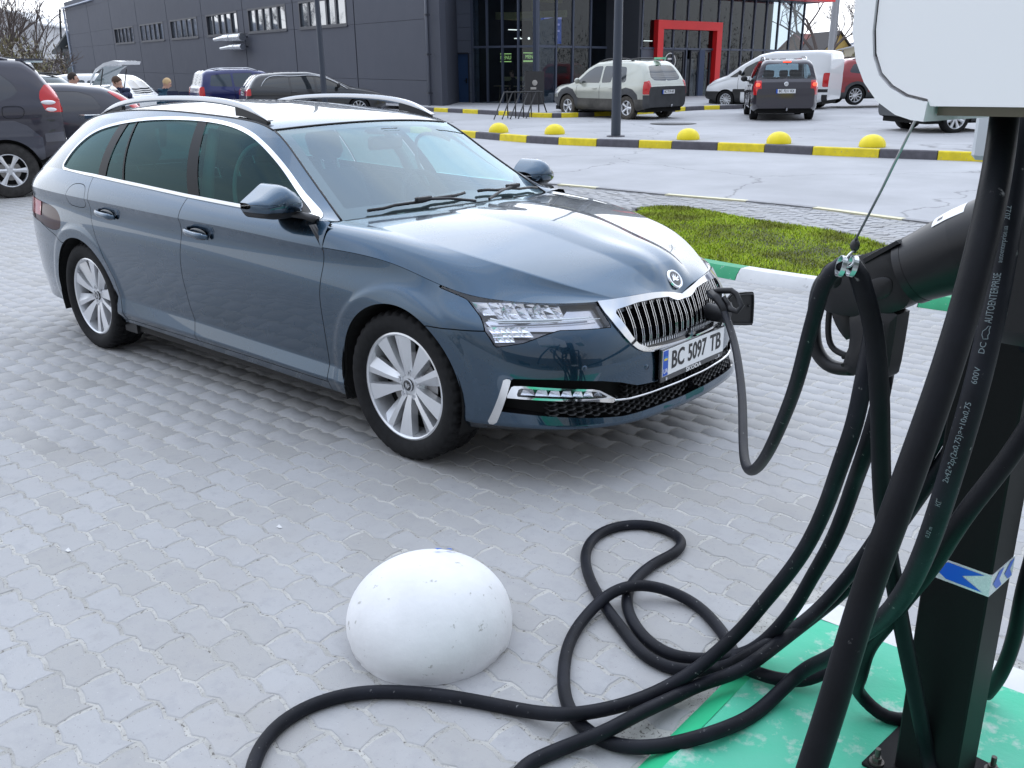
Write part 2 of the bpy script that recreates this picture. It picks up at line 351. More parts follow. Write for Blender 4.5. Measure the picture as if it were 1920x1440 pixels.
# ---------------------------------------------------------------- objects
def link(o): SC.collection.objects.link(o); return o
def props(o, label=None, cat=None, group=None, kind=None):
    if label: o['label'] = label
    if cat: o['category'] = cat
    if group: o['group'] = group
    if kind: o['kind'] = kind
    return o
def empty(name, loc=(0, 0, 0), rz=0, label=None, cat=None, group=None, kind=None):
    o = bpy.data.objects.new(name, None); link(o); o.location = loc; o.rotation_euler = (0, 0, rz); o.empty_display_size = .2
    return props(o, label, cat, group, kind)
def mobj(name, m, material, parent=None, smooth=True, custom=False, label=None):
    """m: [V,N,Q,F]; custom keeps the analytic normals"""
    V, N, Q, F = m; faces = [tuple(int(i) for i in q) for q in Q]+[tuple(int(i) for i in t) for t in F]
    me = bpy.data.meshes.new(name); me.from_pydata([tuple(v) for v in V], [], faces)
    mats = material if isinstance(material, (list, tuple)) else [material]
    for mm in mats: me.materials.append(mm)
    if len(mats) > 1 and len(m) > 4: me.polygons.foreach_set('material_index', np.array(m[4], np.int32))
    me.polygons.foreach_set('use_smooth', np.full(len(me.polygons), bool(smooth)))
    me.update()
    if custom: me.normals_split_custom_set_from_vertices([tuple(n) for n in N])
    o = bpy.data.objects.new(name, me); link(o)
    if parent: o.parent = parent
    if label: o['label'] = label
    return o
class MB:
    """collects simple shapes into one mesh (with a material index per face)"""
    def __init__(s): s.V = []; s.F = []; s.M = []; s.mi = 0
    def add(s, V, F, mi=None, mtx=None):
        b = len(s.V)
        if mtx is not None: V = [tuple(mtx @ Vector(v)) for v in V]
        s.V += [tuple(v) for v in V]; s.F += [tuple(i+b for i in f) for f in F]; s.M += [s.mi if mi is None else mi]*len(F); return s
    def box(s, a, b, mi=None, mtx=None, bev=0):
        x0, y0, z0 = a; x1, y1, z1 = b
        if bev:
            k = bev; V = []
            for z, i in ((z0, k), (z0+k, 0), (z1-k, 0), (z1, k)):
                V += [(x0+i, y0+k+i*0, z), (x0+k, y0+i, z), (x1-k, y0+i, z), (x1-i, y0+k, z), (x1-i, y1-k, z), (x1-k, y1-i, z), (x0+k, y1-i, z), (x0+i, y1-k, z)]
            F = [tuple(range(7, -1, -1)), tuple(range(24, 32))]
            for l in range(3):
                for j in range(8): F.append((l*8+j, l*8+(j+1) % 8, (l+1)*8+(j+1) % 8, (l+1)*8+j))
            return s.add(V, F, mi, mtx)
        V = [(x0, y0, z0), (x1, y0, z0), (x1, y1, z0), (x0, y1, z0), (x0, y0, z1), (x1, y0, z1), (x1, y1, z1), (x0, y1, z1)]
        return s.add(V, [(0, 3, 2, 1), (4, 5, 6, 7), (0, 1, 5, 4), (1, 2, 6, 5), (2, 3, 7, 6), (3, 0, 4, 7)], mi, mtx)
    def prism(s, poly, z0, z1, mi=None, mtx=None):
        n = len(poly); ar = sum(poly[i][0]*poly[(i+1) % n][1]-poly[(i+1) % n][0]*poly[i][1] for i in range(n))
        if ar < 0: poly = poly[::-1]
        V = [(x, y, z0) for x, y in poly]+[(x, y, z1) for x, y in poly]
        F = [tuple(range(n-1, -1, -1)), tuple(range(n, 2*n))]+[(i, (i+1) % n, n+(i+1) % n, n+i) for i in range(n)]
        return s.add(V, F, mi, mtx)
    def lathe(s, prof, seg=32, mi=None, mtx=None, a0=0, a1=2*math.pi, caps=True):
        """prof: (r, z) list, revolved about z"""
        full = abs(a1-a0-2*math.pi) < 1e-6; n = len(prof); k = seg if full else seg+1; V = []; F = []
        for i in range(k):
            a = a0+(a1-a0)*i/seg; c, sn = math.cos(a), math.sin(a); V += [(r*c, r*sn, z) for r, z in prof]
        for i in range(seg):
            j = (i+1) % k
            for q in range(n-1): F.append((i*n+q, j*n+q, j*n+q+1, i*n+q+1))
        return s.add(V, F, mi, mtx)
    def cyl(s, p0, p1, r, seg=16, r1=None, mi=None, caps=True):
        p0 = Vector(p0); p1 = Vector(p1); d = p1-p0; q = d.to_track_quat('Z', 'Y').to_matrix().to_4x4(); r1 = r if r1 is None else r1; h = d.length
        V = [(r*math.cos(2*math.pi*i/seg), r*math.sin(2*math.pi*i/seg), 0) for i in range(seg)]+[(r1*math.cos(2*math.pi*i/seg), r1*math.sin(2*math.pi*i/seg), h) for i in range(seg)]
        F = [(i, (i+1) % seg, seg+(i+1) % seg, seg+i) for i in range(seg)]
        if caps: F += [tuple(range(seg-1, -1, -1)), tuple(range(seg, 2*seg))]
        return s.add(V, F, mi, Matrix.Translation(p0) @ q)
    def tube(s, path, r, seg=12, mi=None, closed=False, caps=True, ry=None):
        P = np.asarray(path, float); n = len(P); T = np.gradient(P, axis=0); T /= np.maximum(np.linalg.norm(T, axis=1, keepdims=True), 1e-9)
        a = np.array([0, 0, 1.]) if abs(T[0, 2]) < .9 else np.array([1., 0, 0]); nrm = np.cross(T[0], a); nrm /= np.linalg.norm(nrm); rr = r if hasattr(r, '__len__') else [r]*n
        V = []; F = []
        for i in range(n):
            if i: nrm = nrm-T[i]*(nrm@T[i]); nrm /= np.linalg.norm(nrm)
            b = np.cross(T[i], nrm)
            for j in range(seg):
                t = 2*math.pi*j/seg; V.append(tuple(P[i]+rr[i]*(nrm*math.cos(t)+b*math.sin(t)*(ry or 1))))
        for i in range(n-1):
            for j in range(seg): F.append((i*seg+j, i*seg+(j+1) % seg, (i+1)*seg+(j+1) % seg, (i+1)*seg+j))
        if caps: F += [tuple(range(seg-1, -1, -1)), tuple(range((n-1)*seg, n*seg))]
        return s.add(V, F, mi)
    def sphere(s, c, r, seg=20, rings=10, mi=None, mtx=None, lo=-math.pi/2, hi=math.pi/2, sc=(1, 1, 1)):
        V = []; F = []
        for i in range(rings+1):
            p = lo+(hi-lo)*i/rings
            for j in range(seg):
                t = 2*math.pi*j/seg; V.append((c[0]+r*sc[0]*math.cos(p)*math.cos(t), c[1]+r*sc[1]*math.cos(p)*math.sin(t), c[2]+r*sc[2]*math.sin(p)))
        for i in range(rings):
            for j in range(seg): F.append((i*seg+j, i*seg+(j+1) % seg, (i+1)*seg+(j+1) % seg, (i+1)*seg+j))
        return s.add(V, F, mi, mtx)
    def build(s, name, material, parent=None, smooth=False, label=None, angle=None):
        me = bpy.data.meshes.new(name); me.from_pydata(s.V, [], s.F)
        mats = material if isinstance(material, (list, tuple)) else [material]
        for mm in mats: me.materials.append(mm)
        if len(mats) > 1: me.polygons.foreach_set('material_index', np.array(s.M, np.int32))
        me.polygons.foreach_set('use_smooth', np.full(len(me.polygons), bool(smooth)))
        me.update()
        if smooth and angle: me.set_sharp_from_angle(angle=math.radians(angle))
        o = bpy.data.objects.new(name, me); link(o)
        if parent: o.parent = parent
        if label: o['label'] = label
        return o
def copy_tree(o, parent=None):
    c = o.copy(); link(c); c.parent = parent
    for ch in list(o.children): copy_tree(ch, c)
    return c
def text(name, s, size, mtx, material, parent=None, ext=.001, sx=1.0, spacing=1.0, align='CENTER', bold=0.0):
    cu = bpy.data.curves.new('txt', 'FONT'); cu.body = s; cu.size = size; cu.extrude = ext; cu.align_x = align; cu.align_y = 'CENTER'; cu.space_character = spacing; cu.offset = bold; cu.resolution_u = 3
    tmp = bpy.data.objects.new('txt', cu); link(tmp); dg = bpy.context.evaluated_depsgraph_get(); dg.update()
    me = bpy.data.meshes.new_from_object(tmp.evaluated_get(dg)); bpy.data.objects.remove(tmp); bpy.data.curves.remove(cu)
    me.transform(mtx @ Matrix.Diagonal((sx, 1, 1, 1))); me.materials.clear(); me.materials.append(material); me.name = name
    o = bpy.data.objects.new(name, me); link(o)
    if parent: o.parent = parent
    return o
def frame(o, x, y, z=None):
    """matrix with the given axes at origin o"""
    x = Vector(x).normalized(); y = Vector(y).normalized(); z = x.cross(y).normalized() if z is None else Vector(z).normalized()
    return Matrix(((x[0], y[0], z[0], o[0]), (x[1], y[1], z[1], o[1]), (x[2], y[2], z[2], o[2]), (0, 0, 0, 1)))
def cr(points, n=8):
    """smooth curve through points"""
    P = np.asarray(points, float); c = chord(P); return nspl(c, P)(np.linspace(0, c[-1], n*(len(P)-1)+1))
# photo pixel (1920 wide) to a direction, and to points of the place, used to survey positions
def pray(a, b): return (a-960)/FPX*CR-(b-720)/FPX*CU+CF
def at_depth(a, b, d): return CAM+pray(a, b)*d
def on_z(a, b, z=0.0): d = pray(a, b); return CAM+d*(z-CAM[2])/d[2]
# common materials
M_black = mat('black_plastic', (.012, .012, .013), .45, bump=(400, .15, .001))
M_gloss = mat('gloss_black', (.008, .008, .010), .12, coat=.6)
M_void = mat('dark_void', (.004, .004, .004), .9)
M_chrome = mat('chrome', (.72, .73, .75), .07, metal=1)
M_satin = mat('satin_metal', (.62, .63, .65), .28, metal=1)
M_rubber = mat('tyre_rubber', (.011, .011, .012), .75, spec=.25, noise=(30, .35), bump=(180, .3, .002))
M_alloy = mat('alloy_silver', (.72, .73, .75), .30, metal=.6, coat=.4)
# ---------------------------------------------------------------- wheels
def tyre_mesh(R, rin, wid, seg=96, tread=True):
    hw = wid/2
    prof = [(rin, -hw*.78), (rin+.012, -hw*.90), (rin+(R-rin)*.35, -hw*1.0), (rin+(R-rin)*.62, -hw*1.01), (R-.020, -hw*.95), (R-.007, -hw*.86), (R, -hw*.72)]
    ys = [-.55, -.50, -.28, -.23, -.03, .03, .23, .28, .50, .55]
    gr = [0, 1, 0, 1, 0, 0, 0, 0, 0, 0]
    row = prof[:]
    for i, a in enumerate(ys):
        row.append((R-(.0 if not tread else (.010 if i in (1, 4, 5, 8) or i in (2, 7) and False else 0)), hw*a))
    row += [(r, -y) for r, y in prof[::-1]]
    n = len(row); V = []; F = []
    for i in range(seg):
        a = 2*math.pi*i/seg; g = tread and (i % 3 == 0)
        for j, (r, y) in enumerate(row):
            rr = r; aa = a
            if g and 4 < j < n-5 and r > R-.024: rr = r-.011
            aa = a+(.012*((y/hw) if tread else 0))
            V.append((rr*math.cos(aa), y, rr*math.sin(aa)))
    for i in range(seg):
        k = (i+1) % seg
        for j in range(n-1): F.append((i*n+j, k*n+j, k*n+j+1, i*n+j+1))
    return V, F
def make_wheel(name, R, rin, wid, spokes=10, style='blade', rimmat=None, parent=None, lod=0, dirt=None):
    """wheel about the y axis, outer face towards -y"""
    w = empty(name)
    if parent: w.parent = parent
    rimmat = rimmat or M_alloy; hw = wid/2
    V, F = tyre_mesh(R, rin, wid, 120 if lod == 0 else 48, lod == 0); b = MB(); b.add(V, F); t = b.build('tyre', dirt or M_rubber, w, smooth=True, angle=28)
    yz = Matrix.Rotation(math.radians(90), 4, 'X')   # lathe z -> -y
    b = MB(); f = hw*.80
    b.lathe([(rin+.004, f-.006), (rin+.006, f), (rin-.004, f+.004), (rin-.010, f-.002), (rin-.016, f-.03), (rin-.022, f-.10), (rin-.03, -f)], 64 if lod == 0 else 32, mtx=yz)
    b.lathe([(0, f-.035), (.030, f-.033), (.062, f-.036), (.075, f-.055), (.080, f-.09)], 40, mtx=yz)
    rr = rin-.010
    for s in range(spokes):
        a = 2*math.pi*s/spokes+(.10 if s % 2 else -.10)*.30*(style == 'blade'); c, sn = math.cos(a), math.sin(a)
        if style == 'blade':
            tw = .010 if s % 2 else -.010
            # stations: radius, half width (two edges), ridge offset, height of ridge / edges (towards the face)
            st = [(.045, .017, .017, 0, f-.030, f-.036), (.085, .0185, .0185, tw*.6, f-.020, f-.034), (.135, .026, .026, tw*1.3, f-.012, f-.026), (rr, .040, .040, tw*2.4, f-.003, f-.016)]
        elif style == 'fat':
            st = [(.040, .024, .024, 0, f-.02, f-.030), (.09, .022, .022, 0, f-.014, f-.026), (.14, .026, .026, 0, f-.010, f-.022), (rr, .040, .040, 0, f-.004, f-.018)]
        else:
            st = [(.04, .010, .010, 0, f-.022, f-.03), (.09, .010, .010, 0, f-.014, f-.024), (.15, .012, .012, 0, f-.010, f-.02), (rr, .017, .017, 0, f-.004, f-.016)]
        V = []
        for q, w1, w2, o, hr, he in st:
            for tt, h in ((-w1, he-.010*(style == 'blade')), (o-(.35*w1 if style == 'blade' else 0), hr-.001), (w2, he+(hr-he)*.65*(style == 'blade')), (w2*.85, he-.035), (-w1*.85, he-.040)):
                V.append((q*c-tt*sn, -h, q*sn+tt*c))
        F = []
        for i in range(len(st)-1):
            for j in range(5): F.append((i*5+j, i*5+(j+1) % 5, (i+1)*5+(j+1) % 5, (i+1)*5+j))
        b.add(V, F)
    b.build('rim', rimmat, w, smooth=True, angle=22)
    b = MB(); b.lathe([(0, -.01), (rin-.025, -.01)], 32, mtx=yz); b.build('barrel_back', M_void, w)
    b = MB(); b.lathe([(.05, .012), (.145, .012), (.145, .02), (.05, .02)], 40, mtx=yz); b.build('brake_disc', mat('brake_steel', (.30, .29, .28), .35, metal=1), w, smooth=False)
    if lod == 0:
        b = MB(); b.lathe([(.030, f-.036), (.028, f-.026), (.024, f-.024), (0, f-.024)], 32, mtx=yz); b.build('hub_cap', M_gloss, w, smooth=True, angle=30)
        b = MB(); b.lathe([(.0285, f-.027), (.0285, f-.0225), (.024, f-.0225), (.024, f-.026)], 32, mtx=yz)
        for s in (-1, 1): b.prism([(.002*s, -.014), (.006*s, -.012), (.016*s, .006), (.004*s, .002), (.014*s, .012), (.001*s, .006)], f-.0235, f-.022, mtx=yz)
        b.build('hub_badge', M_chrome, w)
        for s in range(5):
            b = MB(); bl = MB()
            a = 2*math.pi*(s+.5)/5; x, z = .056*math.cos(a), .056*math.sin(a)
            b.cyl((x, -(f-.05), z), (x, -(f-.026), z), .0085, 6); bl.lathe([(.0145, f-.052), (.0165, f-.030), (.0125, f-.030), (.0115, f-.052)], 16, mtx=Matrix.Translation((x, 0, z)) @ yz)
            b.build('wheel_bolt', M_satin, w); bl.build('bolt_sleeve', rimmat, w, smooth=True, angle=30)
    return w
# ---------------------------------------------------------------- the charging estate car
CP = mat('slate_blue_paint', (.022, .056, .096), .24, metal=1.0, coat=1.0, coat_rough=.015, grunge=(6, .06))
CP.node_tree.nodes['Principled BSDF'].inputs['Coat IOR'].default_value = 1.65
def estate():
    car = empty('estate_car', label='slate blue estate car with silver roof rails charging at its open front flap', cat='car')
    P = lambda name, m, mt, par=car, **k: mobj(name, m, mt, par, custom=True, **k)
    XZ = [0, 2]
    def wz(V): return np.stack([abs(V[:, 1]), V[:, 2]], 1)
    def both(name, m, mt, **k): P(name, m, mt, **k); P(name, mirror(m), mt, **k)
    ring = gridmesh(ring_surface()); ring = [ring[0], -ring[1] if (ring[1][ring[0][:, 0].argmax()][0] < 0) else ring[1], ring[2], ring[3]]
    def orient(m):
        """make normals and winding point away from the car's middle"""
        V, N, Q, F = m; c = np.array([-1.4, 0, .6]); s = (N*(V-c)*[.3, 1, 1]).sum(1).mean()
        if s < 0: N = -N
        q = Q[len(Q)//2]; fn = np.cross(V[q[1]]-V[q[0]], V[q[2]]-V[q[0]])
        if fn@N[q[0]] < 0: Q = Q[:, ::-1]
        return [V, N, Q, F]
    ring = orient(gridmesh(ring_surface())); hoodP = hood_surface()
    hoodP[:, 0] += (hoodP[:, 1]-hoodP[:, 0])*.35; hoodP[-1] += (hoodP[-2]-hoodP[-1])*.3
    hood = orient(gridmesh(hoodP)); green = orient(gridmesh(green_surface())); shoulder = orient(gridmesh(shoulder_surface()))
    roof = orient(gridmesh(roof_surface())); wind = orient(gridmesh(wind_surface())); rear = orient(gridmesh(rear_surface()))
    # --- openings
    for xc in (0, -2.841):
        V = ring[0]; ring = clip(ring, np.maximum(np.hypot(V[:, 0]-xc, V[:, 2]-.335)-.372, .5-abs(V[:, 1])))
    HL = S((.845, .80), (.811, .757), (.822, .70), (.838, .652), (.830, .592), (.757, .607), (.690, .634), (.640, .650), (.456, .646), (.463, .700), (.473, .80))
    GO = chaikin(S((-.02, .80), (.12, .80), (.458, .80), (.466, .722), (.432, .619), (.388, .555), (.33, .526), (.20, .516), (-.02, .514)), 1)
    GI = S((-.02, .687), (.05, .689), (.085, .700), (.118, .716), (.2, .722), (.30, .718), (.405, .703), (.416, .690), (.385, .60), (.362, .566), (.315, .544), (.20, .536), (-.02, .534))
    LO = S((.806, .467), (.70, .462), (.541, .443), (.46, .425), (.38, .398), (.249, .388), (-.02, .386), (-.02, .290), (.298, .288), (.468, .286), (.602, .298), (.72, .312), (.838, .328))
    TL = chaikin(S((-3.95, .93), (-3.80, .935), (-3.62, .905), (-3.35, .885), (-3.15, .868), (-3.06, .83), (-3.03, .775), (-3.07, .735), (-3.2, .725), (-3.4, .765), (-3.95, .80)), 1)
    def inp(m, poly, fn=wz, mg=0.0, x0=.2): V = m[0]; return clip(m, np.minimum(sdf(fn(V), poly)-mg, V[:, 0]-x0))
    def outp(m, poly, fn=wz, mg=0.0, x0=.2): V = m[0]; return clip(m, np.maximum(-sdf(fn(V), poly)-mg, x0-V[:, 0]))
    xz = lambda V: V[:, [0, 2]]
    lampS = inp(ring, HL); grS = inp(ring, GO); loS = inp(ring, LO); tlS = inp(ring, TL, xz, 0, -9)
    body = outp(ring, HL, mg=.003)
    body = outp(body, GO, mg=.001); body = outp(body, LO); V = body[0]; body = clip(body, -sdf(xz(V), TL)-.002)
    # --- side panels
    xA = S((-.445, 1.2), (-.450, 1.0), (-.458, .892), (-.481, .66), (-.497, .302), (-.497, 0))
    xB = S((-1.60, 1.2), (-1.612, 1.04), (-1.635, .839), (-1.668, .60), (-1.668, .45), (-1.635, .254), (-1.62, 0))
    xC = S((-2.70, 1.2), (-2.665, 1.072), (-2.625, .965), (-2.632, .839), (-2.559, .69), (-2.45, .50), (-2.40, .253), (-2.38, 0))
    def xat(line, z): return np.interp(z, line[::-1, 1], line[::-1, 0])
    g = .0022
    fb = lambda V: np.minimum(V[:, 0]-.2, np.maximum(.65-V[:, 2], V[:, 0]-.462))
    FL = chaikin(S((-2.90, 1.025), (-2.715, 1.036), (-2.668, .99), (-2.672, .905), (-2.76, .892), (-2.945, .905)), 2)
    def rb(V): l = S((-3.05, .66), (-3.12, .69), (-3.42, .770), (-3.95, .795)); return np.minimum(np.interp(-V[:, 0], -l[:, 0], l[:, 1])-V[:, 2], -3.0-V[:, 0])
    def seg(m, *fs):
        for f in fs: m = clip(m, f(m[0]))
        return m
    src = {'r': body, 's': shoulder}
    front_b = seg(body, lambda V: fb(V)-g)
    P('front_bumper', join(front_b, mirror(front_b)), CP)
    def both2(name, *fs, r=True, s=True, mt=CP):
        ms = []
        if r: ms.append(seg(body, *fs))
        if s: ms.append(seg(shoulder, *fs))
        ms = [q for q in ms if len(q[0])]
        m = join(*ms); both(name, m, mt)
    both2('front_fender', lambda V: -fb(V)-g, lambda V: V[:, 0]-xat(xA, V[:, 2])-g, lambda V: V[:, 2]-.0)
    both2('front_door', lambda V: xat(xA, V[:, 2])-V[:, 0]-g, lambda V: V[:, 0]-xat(xB, V[:, 2])-g, lambda V: V[:, 2]-.262)
    both2('rear_door', lambda V: xat(xB, V[:, 2])-V[:, 0]-g, lambda V: V[:, 0]-xat(xC, V[:, 2])-g, lambda V: V[:, 2]-.262)
    both2('sill', lambda V: .258-V[:, 2], lambda V: xat(xA, V[:, 2])-V[:, 0]-g, lambda V: V[:, 0]+2.6, s=False, mt=CP)
    both2('rear_quarter', lambda V: xat(xC, V[:, 2])-V[:, 0]-g, lambda V: -rb(V)-g, lambda V: -sdf(xz(V), FL)-.0018)
    both2('fuel_flap', lambda V: sdf(xz(V), FL)-.0018)
    both2('rear_bumper', lambda V: rb(V)-g, s=False)
    hood2 = join(thicken(hood, 0, .010), mirror(thicken(hood, 0, .010)))
    P('hood', hood2, CP)
    # dark inner structure behind the gaps
    def off(m, d): return [m[0]-m[1]*d, m[1], m[2], m[3]]
    bk = join(off(body, .014), off(shoulder, .014)); P('inner_frame', join(bk, mirror(bk)), M_void)
    hb = off(hood, .03); P('hood_underside', join(hb, mirror(hb)), M_void)
    # --- greenhouse
    top = cr(S((-.547, 1.003), (-.782, 1.112), (-1.045, 1.256), (-1.234, 1.338), (-1.503, 1.396), (-1.808, 1.417), (-2.113, 1.418), (-2.442, 1.400), (-2.70, 1.368), (-2.91, 1.312), (-3.06, 1.205), (-3.125, 1.125)), 5)
    DO = np.vstack([top, S((-3.11, 1.095), (-3.00, 1.0845), (-2.665, 1.0765), (-2.1, 1.053), (-1.615, 1.030), (-1.151, 1.0135), (-.84, 1.008))])
    t2 = top.copy(); c = DO.mean(0)
    pil = seg(green, lambda V: -sdf(xz(V), DO)-.0005)
    both('pillar_frame', pil, CP)
    trim = seg(green, lambda V: sdf(xz(V), DO), lambda V: .016-sdf(xz(V), DO))
    both('window_trim', thicken(trim, .004, .004), M_chrome)
    inner = seg(green, lambda V: sdf(xz(V), DO)-.016)
    def lx(l): l = np.array(l, float); return lambda V: np.interp(V[:, 2], l[::-1, 1], l[::-1, 0])-V[:, 0]
    b1 = lx([(-1.72, 1.41), (-1.50, 1.03)]); b2 = lx([(-1.80, 1.41), (-1.605, 1.03)]); d1 = lx([(-2.402, 1.40), (-2.283, 1.05)]); d2 = lx([(-2.415, 1.40), (-2.298, 1.05)])
    c1 = lx([(-2.496, 1.40), (-2.519, 1.05)]); c2 = lx([(-2.584, 1.40), (-2.612, 1.05)]); sl = lx([(-.80, 1.13), (-.64, .98)])
    Mg = glass('tinted_side_glass', (.07, .18, .17), ior=1.36, refl=(.55, .82, .84)); Md = glass('front_side_glass', (.22, .46, .43), ior=1.36, refl=(.55, .82, .84))
    gl = seg(inner, lambda V: -b1(V)-.002, lambda V: sl(V)-.0); gl = [gl[0]-gl[1]*.003]+gl[1:]
    both('front_side_window', gl, Md)
    sail = seg(inner, lambda V: -sl(V)); both('mirror_sail', sail, M_black)
    both('rear_side_window', off(seg(inner, lambda V: b2(V), lambda V: -d1(V)), .004), Mg)
    both('quarter_pane', off(seg(inner, lambda V: d2(V), lambda V: -c1(V)), .004), Mg)
    both('cargo_window', off(seg(inner, lambda V: c2(V)), .004), Mg)
    for a, bb in ((b1, b2), (d1, d2), (c1, c2)): both('window_pillar', seg(inner, lambda V: a(V)+.001, lambda V: -bb(V)+.001), mat('pillar_black', (.006, .007, .009), .35, spec=.12))
    # --- windscreen, roof, tailgate
    eb = np.vstack([wind_surface()[0], wind_surface()[:, 0], wind_surface()[-1]])
    def edge_d(V, E):
        V = V*[1, -1, 1] if V[:, 1].max() > .01 else V
        d = np.full(len(V), 9.); E = E[::2]
        for i in range(0, len(V), 4000): d[i:i+4000] = np.sqrt(((V[i:i+4000, None]-E[None])**2).sum(2)).min(1)
        return d
    Wp = wind_surface(); low = Wp[0]; hi = Wp[-1]; sd_ = Wp[:, 0]
    fw_ = lambda V: np.minimum(np.minimum(edge_d(V, np.repeat(low, 1, 0))-.085, edge_d(V, hi)-.060), edge_d(V, sd_)-.055)
    frit = clip(wind, -fw_(wind[0])); frit = off(frit, .004)
    P('windscreen_frit', join(frit, mirror(frit)), mat('black_frit', (.02, .018, .022), .35))
    P('windscreen', join(wind, mirror(wind)), glass('windscreen_glass', (.62, .74, .75), ior=2.1, refl=(.78, .92, 1.0)))
    P('roof', join(roof, mirror(roof)), CP)
    rp_ = roof_surface()[:, 0]; q = []
    for s in (1, -1):
        b = MB(); b.tube([(p[0], s*p[1], p[2]-.003) for p in rp_[::4]], .006, 8); b.build('roof_ditch_seal', M_black, car, smooth=True)
    b = MB(); e = wind_surface()[-1]; e = np.vstack([e, (e[:-1]*[1, -1, 1])[::-1]]); b.tube([tuple(p+[.003, 0, .001]) for p in e[::3]], .0045, 8); b.build('windscreen_seal', M_black, car, smooth=True)
    for s in (1, -1):
        b = MB(); b.tube([(p[0]+.002, s*p[1], p[2]) for p in Wp[:, 0][::4]], .0045, 8); b.build('windscreen_side_seal', M_black, car, smooth=True)
    rgl = seg(rear, lambda V: V[:, 2]-1.06, lambda V: .50-abs(V[:, 1]), lambda V: 1.34-V[:, 2]); P('rear_window', join(rgl, mirror(rgl)), Mg)
    rr = seg(rear, lambda V: -np.minimum(np.minimum(V[:, 2]-1.06, .50-abs(V[:, 1])), 1.34-V[:, 2])); P('tailgate_frame', join(rr, mirror(rr)), CP)
    b = MB(); b.box((-3.80, -.62, .955), (-3.74, .62, 1.03)); b.build('tailgate_ledge', CP, car)
    b = MB(); b.prism([(-3.36, -.52), (-3.58, -.46), (-3.58, .46), (-3.36, .52)], 1.385, 1.405); b.build('roof_spoiler', CP, car)
    # --- roof rails
    pr = cr(S((-1.235, 1.412), (-1.34, 1.448), (-1.50, 1.484), (-1.75, 1.508), (-2.1, 1.516), (-2.45, 1.508), (-2.75, 1.478), (-2.92, 1.440), (-3.01, 1.412)), 6)
    for s in (-1, 1):
        y = s*.575; V = []; F = []
        t = np.linspace(-1, 1, len(pr)); th = .015*np.clip((1-abs(t)**6)*1.2, .25, 1)
        sec = [(-.9, .4), (-.6, 1), (.6, 1), (.9, .4), (.9, -.5), (.5, -1), (-.5, -1), (-.9, -.5)]
        b = MB()
        for i, (x, z) in enumerate(pr):
            for a, c_ in sec: V.append((x, y+a*.020, z+c_*th[i]))
        n = 8
        for i in range(len(pr)-1):
            for j in range(n): F.append((i*n+j, i*n+(j+1) % n, (i+1)*n+(j+1) % n, (i+1)*n+j))
        b.add(V, F+[tuple(range(8)), tuple(range(len(V)-1, len(V)-9, -1))]); r = b.build('roof_rail', mat('brushed_aluminium', (.50, .51, .53), .26, metal=1), car, smooth=True, angle=40)
        for x0, x1 in ((-1.25, -1.52), (-2.72, -2.99)):
            b = MB(); zs = lambda x: np.interp(-x, -pr[:, 0], pr[:, 1])-.010
            zb = lambda x: np.interp(-x, [1.17, 1.45, 2.1, 2.75, 3.05], [1.378, 1.428, 1.460, 1.448, 1.415])
            xs = np.linspace(x0, x1, 6); V = [(x, y-.012, zs(x)) for x in xs]+[(x, y-.012, zb(x)) for x in xs]+[(x, y+.012, zs(x)) for x in xs]+[(x, y+.012, zb(x)) for x in xs]
            F = []
            for i in range(5): F += [(i, i+1, 7+i, 6+i), (12+i, 18+i, 19+i, 13+i)]
            F += [(0, 6, 18, 12), (5, 17, 23, 11)]
            b.add(V, F); f_ = b.build('rail_foot', M_black, r)
    # --- surface probe from the front
    Tf = tri_list(ring_surface(), .2); Th = tri_list(hood_surface(), .3)
    def fx(w, z):
        h = ray_x(Tf, -abs(w), z)
        if h is None: h = ray_x(Th, -abs(w), z)
        if h is None: h = .8-.5*abs(w)**2
        return h
    # --- headlights
    Mlens = glass('clear_lens', (.93, .95, .97)); Mhous = mat('lamp_housing', (.22, .22, .25), .22, metal=.6); Mref = mat('lamp_reflector', (.85, .85, .89), .20, metal=1); Mdrl = mat('frosted_light_guide', (.85, .87, .9), .25, spec=.8)
    tray = thicken([lampS[0]-lampS[1]*.03, lampS[1], lampS[2], lampS[3]], .028, .001)
    for s in (1, -1):
        tr = [lampS[0].copy(), lampS[1], lampS[2], lampS[3]]; inn = off(lampS, .055)
        lens = lampS
        # rim wall in gloss black
        wl = thicken(off(lampS, .001), 0, .055); keep = [f for f in wl[3] if min(f) >= 2*len(lampS[0])]
        wall = compact([wl[0], wl[1], np.zeros((0, 4), int), keep])
        if s < 0: lens = mirror(lens); inn = mirror(inn); wall = mirror(wall)
        hl = P('headlight', inn, Mhous); mobj('lamp_wall', wall, M_gloss, hl); mobj('lens', lens, Mlens, hl, custom=True)
        def facets(poly, dep, nx, nz, amp, nm, mt, seed):
            rg = np.random.RandomState(seed); b = MB(); (x0, z0), (x1, z1) = poly.min(0), poly.max(0)
            gx = np.linspace(x0, x1, nx+1); gz = np.linspace(z0, z1, nz+1); gx[1:-1] += (rg.rand(nx-1)-.5)*(x1-x0)/nx*.8; gz[1:-1] += (rg.rand(nz-1)-.5)*(z1-z0)/nz*.5; D = rg.rand(nx+1, nz+1)*amp
            for i in range(nx):
                for j in range(nz):
                    c_ = S((gx[i]+gx[i+1])/2, (gz[j]+gz[j+1])/2)
                    if sdf(c_[None], poly)[0] < -.002: continue
                    q = [(gx[i], gz[j], D[i, j]), (gx[i+1], gz[j], D[i+1, j]), (gx[i+1], gz[j+1], D[i+1, j+1]), (gx[i], gz[j+1], D[i, j+1])]
                    cm = (c_[0], c_[1], -amp*.8); V = [(fx(a, z)-dep+d, -s*a, z) for a, z, d in q+[cm]]
                    F = [(0, 1, 4), (1, 2, 4), (2, 3, 4), (3, 0, 4)]; b.add(V, F)
            return b.build(nm, mt, hl)
